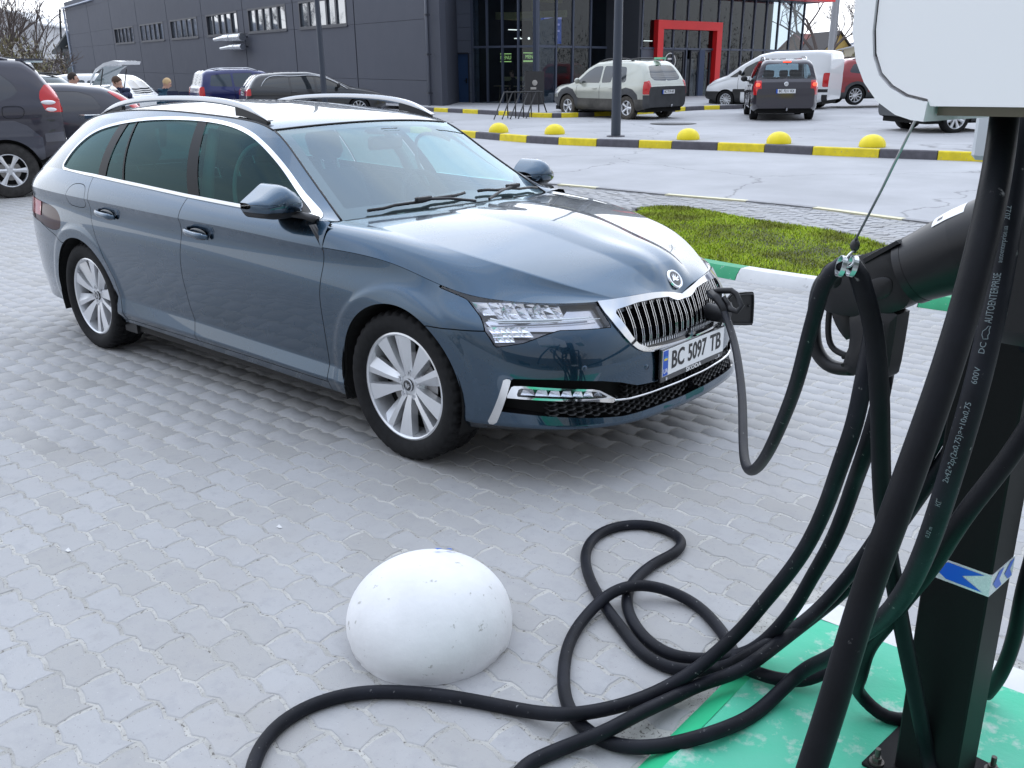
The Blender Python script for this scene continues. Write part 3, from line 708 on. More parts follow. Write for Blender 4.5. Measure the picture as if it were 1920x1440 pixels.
        facets(S((.790, .745), (.800, .700), (.735, .685), (.66, .690), (.60, .685), (.585, .735), (.66, .743)), .038, 9, 3, .020, 'led_module', Mref, 3)
        facets(S((.818, .655), (.812, .605), (.755, .618), (.70, .642), (.72, .660)), .030, 8, 3, .010, 'turn_signal', Mref, 5)
        for k, (a0, a1) in enumerate(((.715, .77), (.63, .69))):      # dark projector mouths between the facets
            b = MB()
            w_ = (a0+a1)/2; b.lathe([(.0, -.008), (.020, -.004), (.024, .006), (.027, .006)], 20, mtx=Matrix.Translation((fx(w_, .716)-.022, -s*w_, .716)) @ Matrix.Rotation(math.radians(90), 4, 'Y'))
            b.build('projector', M_chrome, hl, smooth=True, angle=40)
        for z_, a0, a1, th in ((.684, .50, .80, .004), (.676, .47, .81, .002)):
            b = MB(); ws = np.linspace(a0, a1, 16); b.tube([(fx(a, z_)-.020, -s*a, z_+(.0 if a < .78 else .012*(a-.78)/.03)) for a in ws], th, 8); b.build('light_guide', Mdrl, hl, smooth=True)
        sh = S((.80, .670), (.80, .681), (.47, .690), (.462, .662), (.64, .655), (.70, .662)); b = MB()
        fc = inp(ring, S((.815, .662), (.815, .700), (.60, .700), (.56, .735), (.475, .735), (.463, .652), (.64, .654))); fc = off(fc, .040)
        if s < 0: fc = mirror(fc)
        mobj('lamp_bezel', fc, mat('lamp_bezel_grey', (.62, .62, .68), .16, metal=.8), hl, custom=True)
    # --- grille
    gb = off(inp(ring, GI, mg=-.01), .055); P('grille_back', join(gb, mirror(gb)), M_void)
    V_ = grS[0]; fr_ = clip(grS, -sdf(wz(V_), GI)); fr_ = clip(fr_, .760-fr_[0][:, 2]); fr_ = thicken(fr_, .010, .020); P('grille_frame', join(fr_, mirror(fr_)), M_chrome)
    V_ = grS[0]; lip = clip(inp(ring, GI), -(sdf(wz(inp(ring, GI)[0]), GI)-.012)); lip = thicken(off(lip, .012), .0, .03); P('grille_lip', join(lip, mirror(lip)), M_gloss)
    for k in range(-9, 10):
        w_ = .043*k if k else 0.0; aw = abs(w_)
        zt = np.interp(aw, [0, .06, .12, .3, .40, .42], [.690, .696, .719, .723, .711, .70])-.006; zb = np.interp(aw, [0, .2, .32, .37, .42], [.536, .538, .546, .575, .66])+.006
        if zt-zb < .03: continue
        zs = np.linspace(zt, zb, 6); b = MB()
        lean = .012*(w_/.4)
        for mi, (ya, yb, da, db) in enumerate(((-.0085, .0085, .045, .006), (-.0085, -.0062, .012, .003), (.0062, .0085, .012, .003))):
            V = []; F = []
            for i, z in enumerate(zs):
                tuck = .020*(i/5)**3; x = fx(aw, z)-.002-tuck; yy = w_
                V += [(x-da, yy+ya, z), (x-da, yy+yb, z), (x-db, yy+yb, z), (x-db, yy+ya, z)]
            for i in range(5):
                for j in range(4): F.append((i*4+j, i*4+(j+1) % 4, (i+1)*4+(j+1) % 4, (i+1)*4+j))
            b.add(V, F+[(0, 1, 2, 3), (23, 22, 21, 20)], mi=0 if mi == 0 else 1)
        b.build('grille_slat', [M_gloss, M_chrome], car)
    b = MB()
    for s in (-1, 1):
        for k in range(22):
            a = .02+.016*k; b.box((fx(a, .548)-.035, s*a-.003, .541), (fx(a, .548)-.012, s*a+.003, .560), mtx=None)
    b.build('lower_grille_teeth', M_satin, car)['kind'] = 'stuff'
    # --- lower air intake with honeycomb, strip lamps and blades
    lb = off(inp(ring, LO, mg=-.008), .06); P('intake_back', join(lb, mirror(lb)), M_void)
    wl = thicken(loS, 0, .06); wall = compact([wl[0], wl[1], np.zeros((0, 4), int), [f for f in wl[3] if min(f) >= 2*len(loS[0])]]); P('intake_wall', join(wall, mirror(wall)), M_gloss)
    b = MB(); hx = .034; hz = .021
    for i in range(-25, 26):
        for j in range(0, 10):
            cw = i*hx*.82; cz = .285+j*hz*1.0+(hz*.5 if i % 2 else 0)
            if sdf(S(abs(cw), cz)[None], LO)[0] < .006: continue
            if .36 < cz < .45 and abs(cw) > .44: continue
            hexp = [(cw+hx*.5*math.cos(a), cz+hz*.5*math.sin(a)) for a in np.arange(6)*math.pi/3]
            hexi = [(cw+hx*.36*math.cos(a), cz+hz*.33*math.sin(a)) for a in np.arange(6)*math.pi/3]
            V = [(fx(a, z)-.022, a, z) for a, z in hexp]+[(fx(a, z)-.026, a, z) for a, z in hexi]+[(fx(a, z)-.045, a, z) for a, z in hexi]
            F = [(q, (q+1) % 6, 6+(q+1) % 6, 6+q) for q in range(6)]+[(6+q, 6+(q+1) % 6, 12+(q+1) % 6, 12+q) for q in range(6)]
            b.add(V, F)
    hc = b.build('honeycomb_mesh', M_black, car); hc['kind'] = 'stuff'
    FO = S((.806, .436), (.78, .437), (.575, .412), (.55, .404), (.482, .358), (.495, .345), (.58, .362), (.70, .374), (.820, .386)); 
    FI = S((.790, .428), (.578, .404), (.55, .396), (.515, .370), (.58, .372), (.70, .383), (.797, .393))
    fo = inp(ring, FO); fpl = thicken(off(fo, .016), .004, .01)
    fr2 = clip(fo, -sdf(wz(fo[0]), FI)); fr2 = thicken(off(fr2, .004), .003, .010)
    for s in (1, -1):
        f1 = fr2 if s > 0 else mirror(fr2); f0 = off(inp(ring, FI), .03); f0 = f0 if s > 0 else mirror(f0); f2 = off(inp(ring, FI), .008); f2 = f2 if s > 0 else mirror(f2)
        fo_ = P('fog_lamp', f1, M_chrome); mobj('lamp_tray', f0, M_gloss, fo_, custom=True)
        b = MB()
        for k in range(7):
            a0 = .775-.036*k; a1 = a0-.030; z0 = np.interp(a0, [.52, .58, .79], [.374, .374, .397]); z1 = np.interp(a0, [.52, .58, .79], [.382, .400, .424])
            if z1-z0 < .01: continue
            V = [(fx(a0, z0)-.026, -s*a0, z0), (fx(a1, z0)-.014, -s*a1, z0), (fx(a1, z1)-.022, -s*a1, z1), (fx(a0, z1)-.010, -s*a0, z1), (fx((a0+a1)/2, z0)-.012, -s*(a0+a1)/2, (z0+z1)/2)]
            b.add(V, [(0, 1, 4), (1, 2, 4), (2, 3, 4), (3, 0, 4)])
        b.build('led_reflector', Mref, fo_); mobj('lamp_cover', f2, Mlens, fo_, custom=True)
        BL = S((.823, .467), (.806, .467), (.838, .271), (.854, .268)); bl = thicken(inp(ring, BL), .006, .004); bl = bl if s > 0 else mirror(bl); P('bumper_blade', bl, mat('satin_chrome', (.66, .66, .66), .18, metal=1))
    b = MB(); ws = np.r_[np.linspace(-.49, .49, 40)]; b.tube([(fx(a, np.interp(abs(a), [0, .25, .42, .49], [.352, .350, .349, .354]))-.003, a, np.interp(abs(a), [0, .25, .42, .49], [.352, .350, .349, .354])) for a in ws], .0055, 8); b.build('intake_chrome_strip', M_chrome, car, smooth=True)
    for s in (-1, 1): # parking sensors and washer flap seams
        for w_, z_ in ((.60, .50), (.33, .465)):
            b = MB(); b.lathe([(.0, .003), (.011, .002), (.0125, 0)], 20, mtx=Matrix.Translation((fx(w_, z_)+.0005, s*w_, z_)) @ Matrix.Rotation(math.radians(90), 4, 'Y') @ Matrix.Rotation(-s*.35 if w_ < .5 else -s*.6, 4, 'X')); b.build('parking_sensor', CP, car, smooth=True)
    # --- number plate
    px = fx(.2, .46)+.020; pl = empty('number_plate', (px, 0, .467)); pl.parent = car
    b = MB(); b.box((-.018, -.268, -.083), (-.003, .268, .063), bev=.003); b.build('plate_holder', M_gloss, pl)
    b = MB(); b.box((-.003, -.26, -.056), (.0, .26, .056)); b.box((-.0025, -.2585, -.0545), (.0008, -.219, .0545), mi=1); b.add([(.0012, -.252, .030), (.0012, -.226, .030), (.0012, -.226, .040), (.0012, -.252, .040)], [(0, 1, 2, 3)], 1); b.add([(.0014, -.252, .012), (.0014, -.226, .012), (.0014, -.226, .021), (.0014, -.252, .021)], [(0, 1, 2, 3)], 2); b.add([(.0014, -.252, .021), (.0014, -.226, .021), (.0014, -.226, .030), (.0014, -.252, .030)], [(0, 1, 2, 3)], 3)
    b.build('plate', [mat('plate_white', (.82, .83, .84), .35), mat('plate_blue', (.010, .09, .50), .35), mat('flag_yellow', (.8, .62, .02), .4), mat('flag_blue', (.03, .22, .62), .4)], pl)
    fm = frame((.001, 0, 0), (0, 1, 0), (0, 0, 1)); ink = mat('plate_ink', (.008, .008, .010), .4)
    def T(s_, size, y, z, m_=ink, sx=1, e=.0008, x=.001, bold=0.0): return text('plate_lettering', s_, size, frame((x, y, z), (0, 1, 0), (0, 0, 1)), m_, pl, ext=e, sx=sx, bold=bold)
    T('BC', .106, -.140, 0, sx=.80, bold=.0018); T('5097', .106, .020, 0, sx=.74, bold=.0018); T('TB', .106, .182, 0, sx=.80, bold=.0018)
    T('UA', .028, -.239, -.034, mat('plate_white', (.82, .83, .84), .35), sx=.9); T('\u0160KODA', .026, .0, -.071, mat('white_print', (.75, .75, .75), .4), sx=1.5, bold=.0006, x=-.0015)
    for s in (-1, 1):
        b = MB(); b.cyl((-.004, s*.225, -.071), (.0, s*.225, -.071), .007, 14); b.build('plate_clip', M_satin, pl)
    # --- badge on the nose
    h = ray_x(Th, -.0, .772) or .80
    nrm = Vector((.80, 0, .60)).normalized(); bm_ = frame((h+.006, 0, .770), (0, 1, 0), nrm.cross(Vector((0, 1, 0))), nrm)
    b = MB(); b.lathe([(0, .004), (.034, .004), (.036, .006), (.043, .006), (.046, 0)], 40, mi=0, mtx=bm_); b.lathe([(0, .0045), (.0335, .0045)], 40, mi=1, mtx=bm_)
    b.prism([(-.028, -.008), (-.010, -.006), (.0, -.012), (.014, -.012), (.024, -.004), (.026, .010), (.012, .004), (.004, .004), (.014, .022), (-.002, .008), (.0, .027), (-.012, .010), (-.014, .024), (-.020, .006)], .0046, .0065, mi=0, mtx=bm_)
    b.sphere((.018, -.003, .0068), .003, 8, 4, mi=1, mtx=bm_)
    b.build('badge', [M_chrome, M_gloss], car)
    # --- tail lamps
    for s in (1, -1):
        t_ = off(tlS, .001); t_ = t_ if s > 0 else mirror(t_); o = P('tail_lamp', t_, mat('dark_tail_lens', (.030, .002, .004), .10, spec=.3))
        r_ = clip(tlS, -3.36-tlS[0][:, 0]); r_ = clip(r_, r_[0][:, 2]-.80); r_ = [r_[0]+r_[1]*.003]+r_[1:]; r_ = r_ if s > 0 else mirror(r_); mobj('red_lens', r_, mat('red_lens', (.42, .012, .014), .08, coat=1), o, custom=True)
        b = MB(); b.sphere((-3.25, -s*.885, .79), .03, 12, 8, sc=(1, .5, .6)); b.build('lamp_bulb_cup', M_satin, o, smooth=True)
    # --- door handles
    for x0 in (-1.47, -2.43):
        for s in (-1, 1):
            hd = empty('door_handle', (x0, s*.912, .862 if x0 > -2 else .882)); hd.parent = car
            b = MB(); pts = cr(S((-.115, s*.006, .010), (-.07, s*.024, .004), (0, s*.030, -.002), (.07, s*.024, -.006), (.105, s*.004, -.010)), 5); b.tube(pts, [.010]*3+[.0135]*(len(pts)-6)+[.010]*3, 10, ry=1.25)
            b.build('handle_grip', CP, hd, smooth=True)
            b = MB(); b.tube([tuple(p+[0, s*.006, .011]) for p in pts[2:-2]], .0028, 6); b.build('handle_chrome', M_chrome, hd, smooth=True)
            b = MB(); b.sphere((0, s*(.0), -.004), .1, 28, 10, sc=(.86, .030, .30)); b.build('handle_recess', mat('recess_shade_paint', (.012, .020, .028), .25, coat=.8), hd, smooth=True)  # shade of the hollow behind the grip, put into a darker body colour
    # --- mirrors
    for s in (-1, 1):
        mr_ = empty('door_mirror', (-.735, s*.80, 1.045)); mr_.parent = car
        secs = [(.03, .040, -.022, .050, -.095), (.05, .062, -.036, .085, -.10), (.085, .092, -.046, .105, -.10), (.125, .110, -.048, .108, -.10), (.165, .092, -.046, .098, -.10), (.205, .066, -.038, .075, -.10), (.24, .044, -.020, .035, -.10), (.255, .034, .006, -.02, -.10)]
        nn = 14; rows = []
        ysx = [q[0] for q in secs]; arr = nspl(np.array(ysx), np.array([q[1:] for q in secs]))(np.linspace(ysx[0], ysx[-1], 22)); yy = np.linspace(ysx[0], ysx[-1], 22)
        for y, (zt, zb, xf, xb) in zip(yy, arr):
            row = []
            for k in range(nn+1):
                a = math.pi*(k/nn)-math.pi/2; cz = (zt+zb)/2; hz_ = (zt-zb)/2; cc = max(0, math.cos(a)); row.append((xb+(xf-xb)*cc**.42, s*y, cz+hz_*math.sin(a)))
            rows.append(row)
        Pm = np.array(rows); m_ = gridmesh(Pm); m_ = [m_[0], m_[1], m_[2], m_[3]] if m_[1][:, 0].mean() > 0 else [m_[0], -m_[1], m_[2][:, ::-1], []]
        q_ = m_[2][len(m_[2])//2]; f_n = np.cross(m_[0][q_[1]]-m_[0][q_[0]], m_[0][q_[2]]-m_[0][q_[0]])
        if f_n @ m_[1][q_[0]] < 0: m_[2] = m_[2][:, ::-1]
        kk = lambda V: V[:, 2]-(.026)
        cap = clip(m_, kk(m_[0])-.002); mid = clip(clip(m_, -kk(m_[0])-.000), clip(m_, -kk(m_[0]))[0][:, 2]+.008); lo_ = clip(m_, -.010-m_[0][:, 2])
        mobj('mirror_cap', cap, CP, mr_, custom=True); mobj('mirror_band', mid, CP, mr_, custom=True); mobj('mirror_base', lo_, M_black, mr_, custom=True)
        b = MB(); V = [tuple(p) for p in Pm[:, 0]]+[tuple(p) for p in Pm[:, -1]]; n_ = len(Pm); b.add(V, [(i, i+1, n_+i+1, n_+i) for i in range(n_-1)]); b.build('mirror_glass', M_chrome, mr_)
        b = MB(); b.tube([(.175, s*.045, -.045), (.12, s*.06, -.030), (.04, s*.10, -.020), (-.03, s*.16, -.014)], [.030, .026, .024, .018], 12, ry=.6); b.build('mirror_arm', M_black, mr_, smooth=True)
    # --- cowl and wiper
    b = MB(); hr = hood_surface()[0]; wl_ = wind_surface()[0]
    for s in (1, -1):
        V = []; F = []; n = 20
        for i in range(n):
            a = hr[int(i*(len(hr)-1)/(n-1))]; w_ = abs(a[1]); c_ = wl_[np.argmin(abs(abs(wl_[:, 1])-min(w_, .74)))]
            V += [(a[0]+.01, -s*w_, a[2]-.022), (c_[0]-.03, -s*w_, c_[2]-.004)]
        F = [(2*i, 2*i+1, 2*i+3, 2*i+2) for i in range(n-1)]; b.add(V, F)
    b.build('cowl_panel', M_black, car)
    wp = S(*[(q[0], q[1]*1, q[2]) for q in []]) if False else None
    def on_wind(y, t):
        i = int(t*(len(Wp)-1)); r_ = Wp[i]; j = np.argmin(abs(abs(r_[:, 1])-abs(y))); return Vector((r_[j, 0], y, r_[j, 2]))
    for y0, y1, t0, t1 in ((-.62, -.05, .035, .075), (.05, .62, .08, .04)):
        w_ = empty('wiper', (0, 0, 0)); w_.parent = car
        b = MB(); ys = np.linspace(y0, y1, 9); b.tube([tuple(on_wind(y, t0+(t1-t0)*k/8)+Vector((.012, 0, .016))) for k, y in enumerate(ys)], .0075, 8); b.build('wiper_blade', M_black, w_, smooth=True)
        ym = (y0+y1)/2; pm = on_wind(ym, (t0+t1)/2)+Vector((.02, 0, .028)); b = MB(); b.box(tuple(pm-Vector((.012, .05, .008))), tuple(pm+Vector((.012, .05, .012))), bev=.004)
        e_ = on_wind(y1 if y0 < 0 else y0, .0)+Vector((.03, 0, .01)); b.tube([tuple(pm), tuple((pm+e_)/2+Vector((0, 0, .008))), tuple(e_)], .007, 8); b.build('wiper_arm', M_black, w_, smooth=False)
    # --- sensor pod behind the glass, interior mirror
    b = MB(); p_ = on_wind(0, .93); b.box((p_.x-.10, -.075, p_.z-.045), (p_.x+.055, .075, p_.z-.014), bev=.02); p2 = on_wind(0, .82); b.box((p2.x-.10, -.12, p2.z-.085), (p2.x-.07, .12, p2.z-.015), bev=.012); b.build('sensor_pod', mat('pod_dark', (.03, .03, .035), .5), car)
    # --- cabin
    cab = mat('cabin_dark', (.030, .030, .033), .7); seatm = mat('seat_cloth', (.035, .035, .040), .9, bump=(300, .3, .002)); head = mat('headliner_beige', (.24, .28, .27), .9)
    b = MB(); b.box((-3.6, -.80, .30), (-.30, .80, .34)); b.build('cabin_floor', cab, car)
    for s in (-1, 1):
        b = MB(); b.box((-3.3, s*.80-.01, .34), (-.45, s*.80+.01, .985)); b.build('door_card', cab, car)
    b = MB(); V = []; F = []
    for i, y in enumerate(np.linspace(-.74, .74, 13)):
        k = 1-(y/.74)**2
        for x, z in ((-.50+.10*k, .955), (-.62, .985), (-.85, .980+.03*math.exp(-((y-.37)/.2)**2)), (-1.02, .94+.03*math.exp(-((y-.37)/.2)**2)), (-1.06, .70)): V.append((x, y, z))
    for i in range(12):
        for j in range(4): F.append((i*5+j, i*5+j+1, (i+1)*5+j+1, (i+1)*5+j))
    b.add(V, F); b.build('dashboard', mat('dash_grey', (.055, .057, .062), .65), car, smooth=True)
    sw = empty('steering_wheel', (-1.10, .37, .93)); sw.parent = car; b = MB(); ax = frame((0, 0, 0), (0, 1, 0), (-.42, 0, .91)); b.tube([tuple(ax @ Vector((.185*math.cos(a), .185*math.sin(a), 0))) for a in np.linspace(0, 2*math.pi, 33)], .015, 10, caps=False); b.tube([tuple(ax @ Vector((-.18, 0, 0))), tuple(ax @ Vector((.18, 0, 0)))], .02, 8); b.sphere((0, 0, 0), .06, 14, 8); b.build('steering_rim', cab, sw, smooth=True)
    def seat(x, y, rear_=False):
        st = empty('seat', (x, y, .34)); st.parent = car
        b = MB(); b.box((-.25, -.25, .08), (.28, .25, .24), bev=.06); b.build('seat_cushion', seatm, st, smooth=True, angle=50)
        b = MB(); mt_ = Matrix.Translation((-.22, 0, .18)) @ Matrix.Rotation(math.radians(-22 if not rear_ else -26), 4, 'Y'); b.box((-.06, -.25, 0), (.07, .25, .30), bev=.05, mtx=mt_); b.box((-.055, -.235, .22), (.065, .235, .60), bev=.06, mtx=mt_); b.build('seat_back', seatm, st, smooth=True, angle=50)
        b = MB(); b.box((-.05, -.13, .665), (.055, .13, .86), bev=.045, mtx=mt_); b.build('headrest', seatm, st, smooth=True, angle=50)
        for q in (-.06, .06):
            b = MB(); b.cyl(tuple(mt_ @ Vector((0, q, .56))), tuple(mt_ @ Vector((0, q, .70))), .007, 8); b.build('headrest_post', M_chrome, st)
    for y in (-.37, .37): seat(-1.52, y); seat(-2.42, y, True)
    b = MB(); b.box((-3.55, -.74, .90), (-2.75, .74, .93)); b.build('luggage_cover', cab, car)
    hl_ = off(roof, .035); P('headliner', join(hl_, mirror(hl_)), head)
    gl_ = seg(green, lambda V: -sdf(xz(V), DO)); both('pillar_lining', off(gl_, .045), head)
    for s in (-1, 1):
        b = MB(); b.tube([(-1.60, s*.76, .97), (-1.65, s*.70, 1.15), (-1.72, s*.60, 1.35)], [.035, .03, .03], 8); b.build('pillar_lining', head, car, smooth=True)
        b = MB(); b.tube(cr(S((-1.42, s*.70, .97), (-1.47, s*.66, 1.12), (-1.42, s*.61, 1.26), (-1.28, s*.585, 1.30), (-1.12, s*.59, 1.27)), 5), .011, 8); b.build('door_seal_line', head, car, smooth=True)
    # --- wheel housings and underside
    for xc in (0, -2.841):
        for s in (-1, 1):
            b = MB(); V = []; F = []; n = 24
            for i in range(n+1):
                a = math.pi*1.22*i/n-math.pi*.11
                for y in (.905, .50): V.append((xc+.378*math.cos(a), s*y, .335+.378*math.sin(a)))
            F = [(2*i, 2*i+1, 2*i+3, 2*i+2) for i in range(n)]; V += [(xc, s*.50, .30)]; c_ = len(V)-1
            F += [(2*i+1, 2*i+3, c_) for i in range(n)]; b.add(V, F); b.build('wheel_housing', M_void, car)
    b = MB(); b.box((-3.70, -.72, .20), (.42, .66, .26)); b.build('underbody', M_void, car)
    b = MB(); b.box((-2.42, -.84, .18), (-.40, .84, .225)); b.build('underbody_side', mat('underbody_dark', (.02, .019, .018), .8), car)
    for s in (-1, 1):
        b = MB(); b.box((-2.50, s*.86-.10 if s > 0 else -.86, .17), (-2.36, s*.86 if s > 0 else -.76, .30)); b.build('mud_guard', M_black, car)
    # --- wheels
    w0 = make_wheel('wheel', .336, .238, .217)
    for i, (x, s) in enumerate(((0, -1), (-2.841, -1), (0, 1), (-2.841, 1))):
        w_ = w0 if i == 0 else copy_tree(w0); w_.parent = car; w_.location = (x, s*.790, .334); w_.rotation_euler = (0, [.30, 1.05, 0, .5][i], 0 if s < 0 else math.pi)
    return car, fx
def tri_list(P, x0):
    a = P[:-1, :-1].reshape(-1, 3); b = P[1:, :-1].reshape(-1, 3); c = P[1:, 1:].reshape(-1, 3); d = P[:-1, 1:].reshape(-1, 3)
    T = np.vstack([np.stack([a, b, c], 1), np.stack([a, c, d], 1)]); return T[T[:, :, 0].min(1) > x0]
def ray_x(T, y, z):
    """largest x where the line through (y, z) along x meets the triangles"""
    y = min(y, -1e-4); A, B, C = T[:, 0, 1:], T[:, 1, 1:], T[:, 2, 1:]; p = np.array([y, z])
    den = (B[:, 0]-A[:, 0])*(C[:, 1]-A[:, 1])-(C[:, 0]-A[:, 0])*(B[:, 1]-A[:, 1]); den = np.where(abs(den) < 1e-12, 1e-12, den)
    u = ((p[0]-A[:, 0])*(C[:, 1]-A[:, 1])-(C[:, 0]-A[:, 0])*(p[1]-A[:, 1]))/den; v = ((B[:, 0]-A[:, 0])*(p[1]-A[:, 1])-(p[0]-A[:, 0])*(B[:, 1]-A[:, 1]))/den
    ok = (u >= -1e-4) & (v >= -1e-4) & (u+v <= 1+1e-4)
    if not ok.any(): return None
    x = T[ok, 0, 0]+u[ok]*(T[ok, 1, 0]-T[ok, 0, 0])+v[ok]*(T[ok, 2, 0]-T[ok, 0, 0]); return float(x.max())
ESTATE, FX = estate()
# ---------------------------------------------------------------- ground shape: level by the chargers, rising gently towards the shops
HD = np.array([CF[0], CF[1]]); HD = HD/np.linalg.norm(HD); RD = np.array([HD[1], -HD[0]])
def zg(x, y, lot=False):
    dx, dy = np.asarray(x, float)-CAM[0], np.asarray(y, float)-CAM[1]; h = dx*HD[0]+dy*HD[1]; l = np.clip(dx*RD[0]+dy*RD[1], -40, 40); t = .023*h-.2+.008*l
    z = np.where(t <= -.05, 0, np.where(t < .05, (t+.05)**2/.2, t))
    return z+(.12 if lot else 0)
def gnd(a, b, lot=False, up=0.0):
    """the point of the ground seen at a photo pixel"""
    d = pray(a, b); lo, hi = 1.0, 400.0; f = lambda t: (CAM+d*t)[2]-float(zg(*(CAM+d*t)[:2], lot))-up
    ts = np.linspace(lo, 60, 600); prev = lo
    for t in np.r_[ts, np.geomspace(61, 3000, 400)]:
        if f(t) < 0: hi = t; break
        prev = t
    lo = prev
    for _ in range(40):
        m = (lo+hi)/2
        if f(m) > 0: lo = m
        else: hi = m
    return CAM+d*hi
def ll(h, l): return (CAM[0]+HD[0]*h+RD[0]*l, CAM[1]+HD[1]*h+RD[1]*l)   # metres ahead and to the right of the viewpoint
UPV = np.array([-.023*HD[0]-.008*RD[0], -.023*HD[1]-.008*RD[1], 1.0]); UPV /= np.linalg.norm(UPV)   # upright of the rising ground beyond
M_asph = mat('pale_asphalt', (.40, .402, .415), .85, noise=(.5, .16), bump=(220, .4, .004), wear=(40, .62, (.30, .30, .305), .12))
def add_cracks(m):
    t = m.node_tree; b = t.nodes['Principled BSDF']; src = b.inputs['Base Color'].links[0].from_socket; g = t.nodes.new('ShaderNodeNewGeometry')
    n = t.nodes.new('ShaderNodeTexNoise'); n.inputs['Scale'].default_value = 1.3; n.inputs['Detail'].default_value = 6; t.links.new(g.outputs['Position'], n.inputs['Vector'])
    ad = t.nodes.new('ShaderNodeVectorMath'); ad.operation = 'MULTIPLY_ADD'; t.links.new(n.outputs['Color'], ad.inputs[0]); ad.inputs[1].default_value = (1.1, 1.1, 0); t.links.new(g.outputs['Position'], ad.inputs[2])
    v = t.nodes.new('ShaderNodeTexVoronoi'); v.feature = 'DISTANCE_TO_EDGE'; v.inputs['Scale'].default_value = .22; t.links.new(ad.outputs[0], v.inputs['Vector'])
    q = t.nodes.new('ShaderNodeMapRange'); q.inputs['From Min'].default_value = .0; q.inputs['From Max'].default_value = .006; q.inputs['To Min'].default_value = .75; q.inputs['To Max'].default_value = 0; t.links.new(v.outputs['Distance'], q.inputs['Value'])
    mx_ = t.nodes.new('ShaderNodeMix'); mx_.data_type = 'RGBA'; t.links.new(q.outputs[0], mx_.inputs[0]); t.links.new(src, mx_.inputs[6]); mx_.inputs[7].default_value = (.17, .17, .17, 1); t.links.new(mx_.outputs[2], b.inputs['Base Color'])
add_cracks(M_asph)
hs = np.r_[np.linspace(-14, 12, 53), np.linspace(13, 60, 40), np.geomspace(65, 1500, 30)]; V = []; F = []
lsx = np.array([-1400, -500, -200, -90, -50, -30, -20, -14, -10, -6, -3, 0, 3, 6, 10, 14, 20, 30, 50, 90, 200, 500, 1400.])
for h in hs:
    for l in lsx:
        x, y = ll(h, l); V.append((x, y, float(zg(x, y))-.010))
n = len(lsx)
for i in range(len(hs)-1):
    for j in range(n-1): F.append((i*n+j, i*n+j+1, (i+1)*n+j+1, (i+1)*n+j))
b = MB(); b.add(V, F); o = b.build('road', M_asph, smooth=True); o['kind'] = 'structure'
# ---------------------------------------------------------------- wavy interlocking pavers
def paver_mat():
    m = mat('grey_paver', (.335, .338, .375), .78, bump=(260, .45, .003)); t = m.node_tree; b = t.nodes['Principled BSDF']
    g = t.nodes.new('ShaderNodeNewGeometry'); oi = t.nodes.new('ShaderNodeObjectInfo'); ad = t.nodes.new('ShaderNodeMath'); ad.operation = 'ADD'; fr = t.nodes.new('ShaderNodeMath'); fr.operation = 'FRACT'
    t.links.new(g.outputs['Random Per Island'], ad.inputs[0]); t.links.new(oi.outputs['Random'], ad.inputs[1]); t.links.new(ad.outputs[0], fr.inputs[0])
    r = t.nodes.new('ShaderNodeValToRGB'); e = r.color_ramp.elements; e[0].position = 0; e[0].color = (.345, .340, .332, 1); e[1].position = 1; e[1].color = (.396, .396, .402, 1)
    e2 = r.color_ramp.elements.new(.5); e2.color = (.376, .375, .380, 1); e3 = r.color_ramp.elements.new(.93); e3.color = (.384, .385, .392, 1)
    t.links.new(fr.outputs[0], r.inputs['Fac'])
    def nz(s, d=8): 
        n = t.nodes.new('ShaderNodeTexNoise'); n.inputs['Scale'].default_value = s; n.inputs['Detail'].default_value = d; n.inputs['Roughness'].default_value = .7; t.links.new(g.outputs['Position'], n.inputs['Vector']); return n
    def mixc(fac, a, col, mode='MIX'):
        mxn = t.nodes.new('ShaderNodeMix'); mxn.data_type = 'RGBA'; mxn.blend_type = mode; t.links.new(fac, mxn.inputs[0]); t.links.new(a, mxn.inputs[6]); mxn.inputs[7].default_value = (*col, 1); return mxn.outputs[2]
    def ramp(src, a, c, v=1.0):
        q = t.nodes.new('ShaderNodeMapRange'); q.inputs['From Min'].default_value = a; q.inputs['From Max'].default_value = c; q.inputs['To Max'].default_value = v; t.links.new(src, q.inputs['Value']); return q.outputs[0]
    c = mixc(ramp(nz(1.1, 4).outputs['Fac'], .50, .72, .35), r.outputs['Color'], (.36, .335, .31))      # dusty sweep of sand
    c = mixc(ramp(nz(14).outputs['Fac'], .50, .70, .4), c, (.26, .265, .285))
    c = mixc(ramp(nz(.45, 5).outputs['Fac'], .48, .66, .34), c, (.27, .262, .25))                       # broad dull stains
    c = mixc(ramp(nz(5, 6).outputs['Fac'], .60, .70, .35), c, (.25, .245, .235))
    c = mixc(ramp(nz(85).outputs['Fac'], .62, .67, .75), c, (.13, .125, .12))                            # dark grit
    c = mixc(ramp(nz(70, 3).outputs['Fac'], .70, .73, .7), c, (.62, .62, .62))                          # pale specks
    t.links.new(c, b.inputs['Base Color']); return m
M_pav = paver_mat()
M_sand = mat('joint_sand', (.46, .45, .425), .95, noise=(7, .26), bump=(300, .8, .004), wear=(90, .56, (.17, .16, .145)))
LX, LY = .2245, .1125
def paver_outline():
    g = .0052; pts = []
    wav = lambda x: .0115*math.sin(2*math.pi*x/(LX/2))
    side = lambda y: .006*math.sin(2*math.pi*y/LY)
    for k in range(6): x = LX*k/6+LX/24*(k % 2)*0; pts.append((x, wav(x+.014)))
    for k in range(2): y = LY*k/2; pts.append((LX+side(y+.02), y+wav(LX+.014)))
    for k in range(6): x = LX-LX*k/6; pts.append((x, LY+wav(x+.014)))
    for k in range(2): y = LY-LY*k/2; pts.append((side(y+.02), y+wav(.014)))
    P = np.array(pts)-[LX/2, LY/2]; P[:, 0] *= (1-2*g/LX); P[:, 1] *= (1-2*g/LY)
    return P
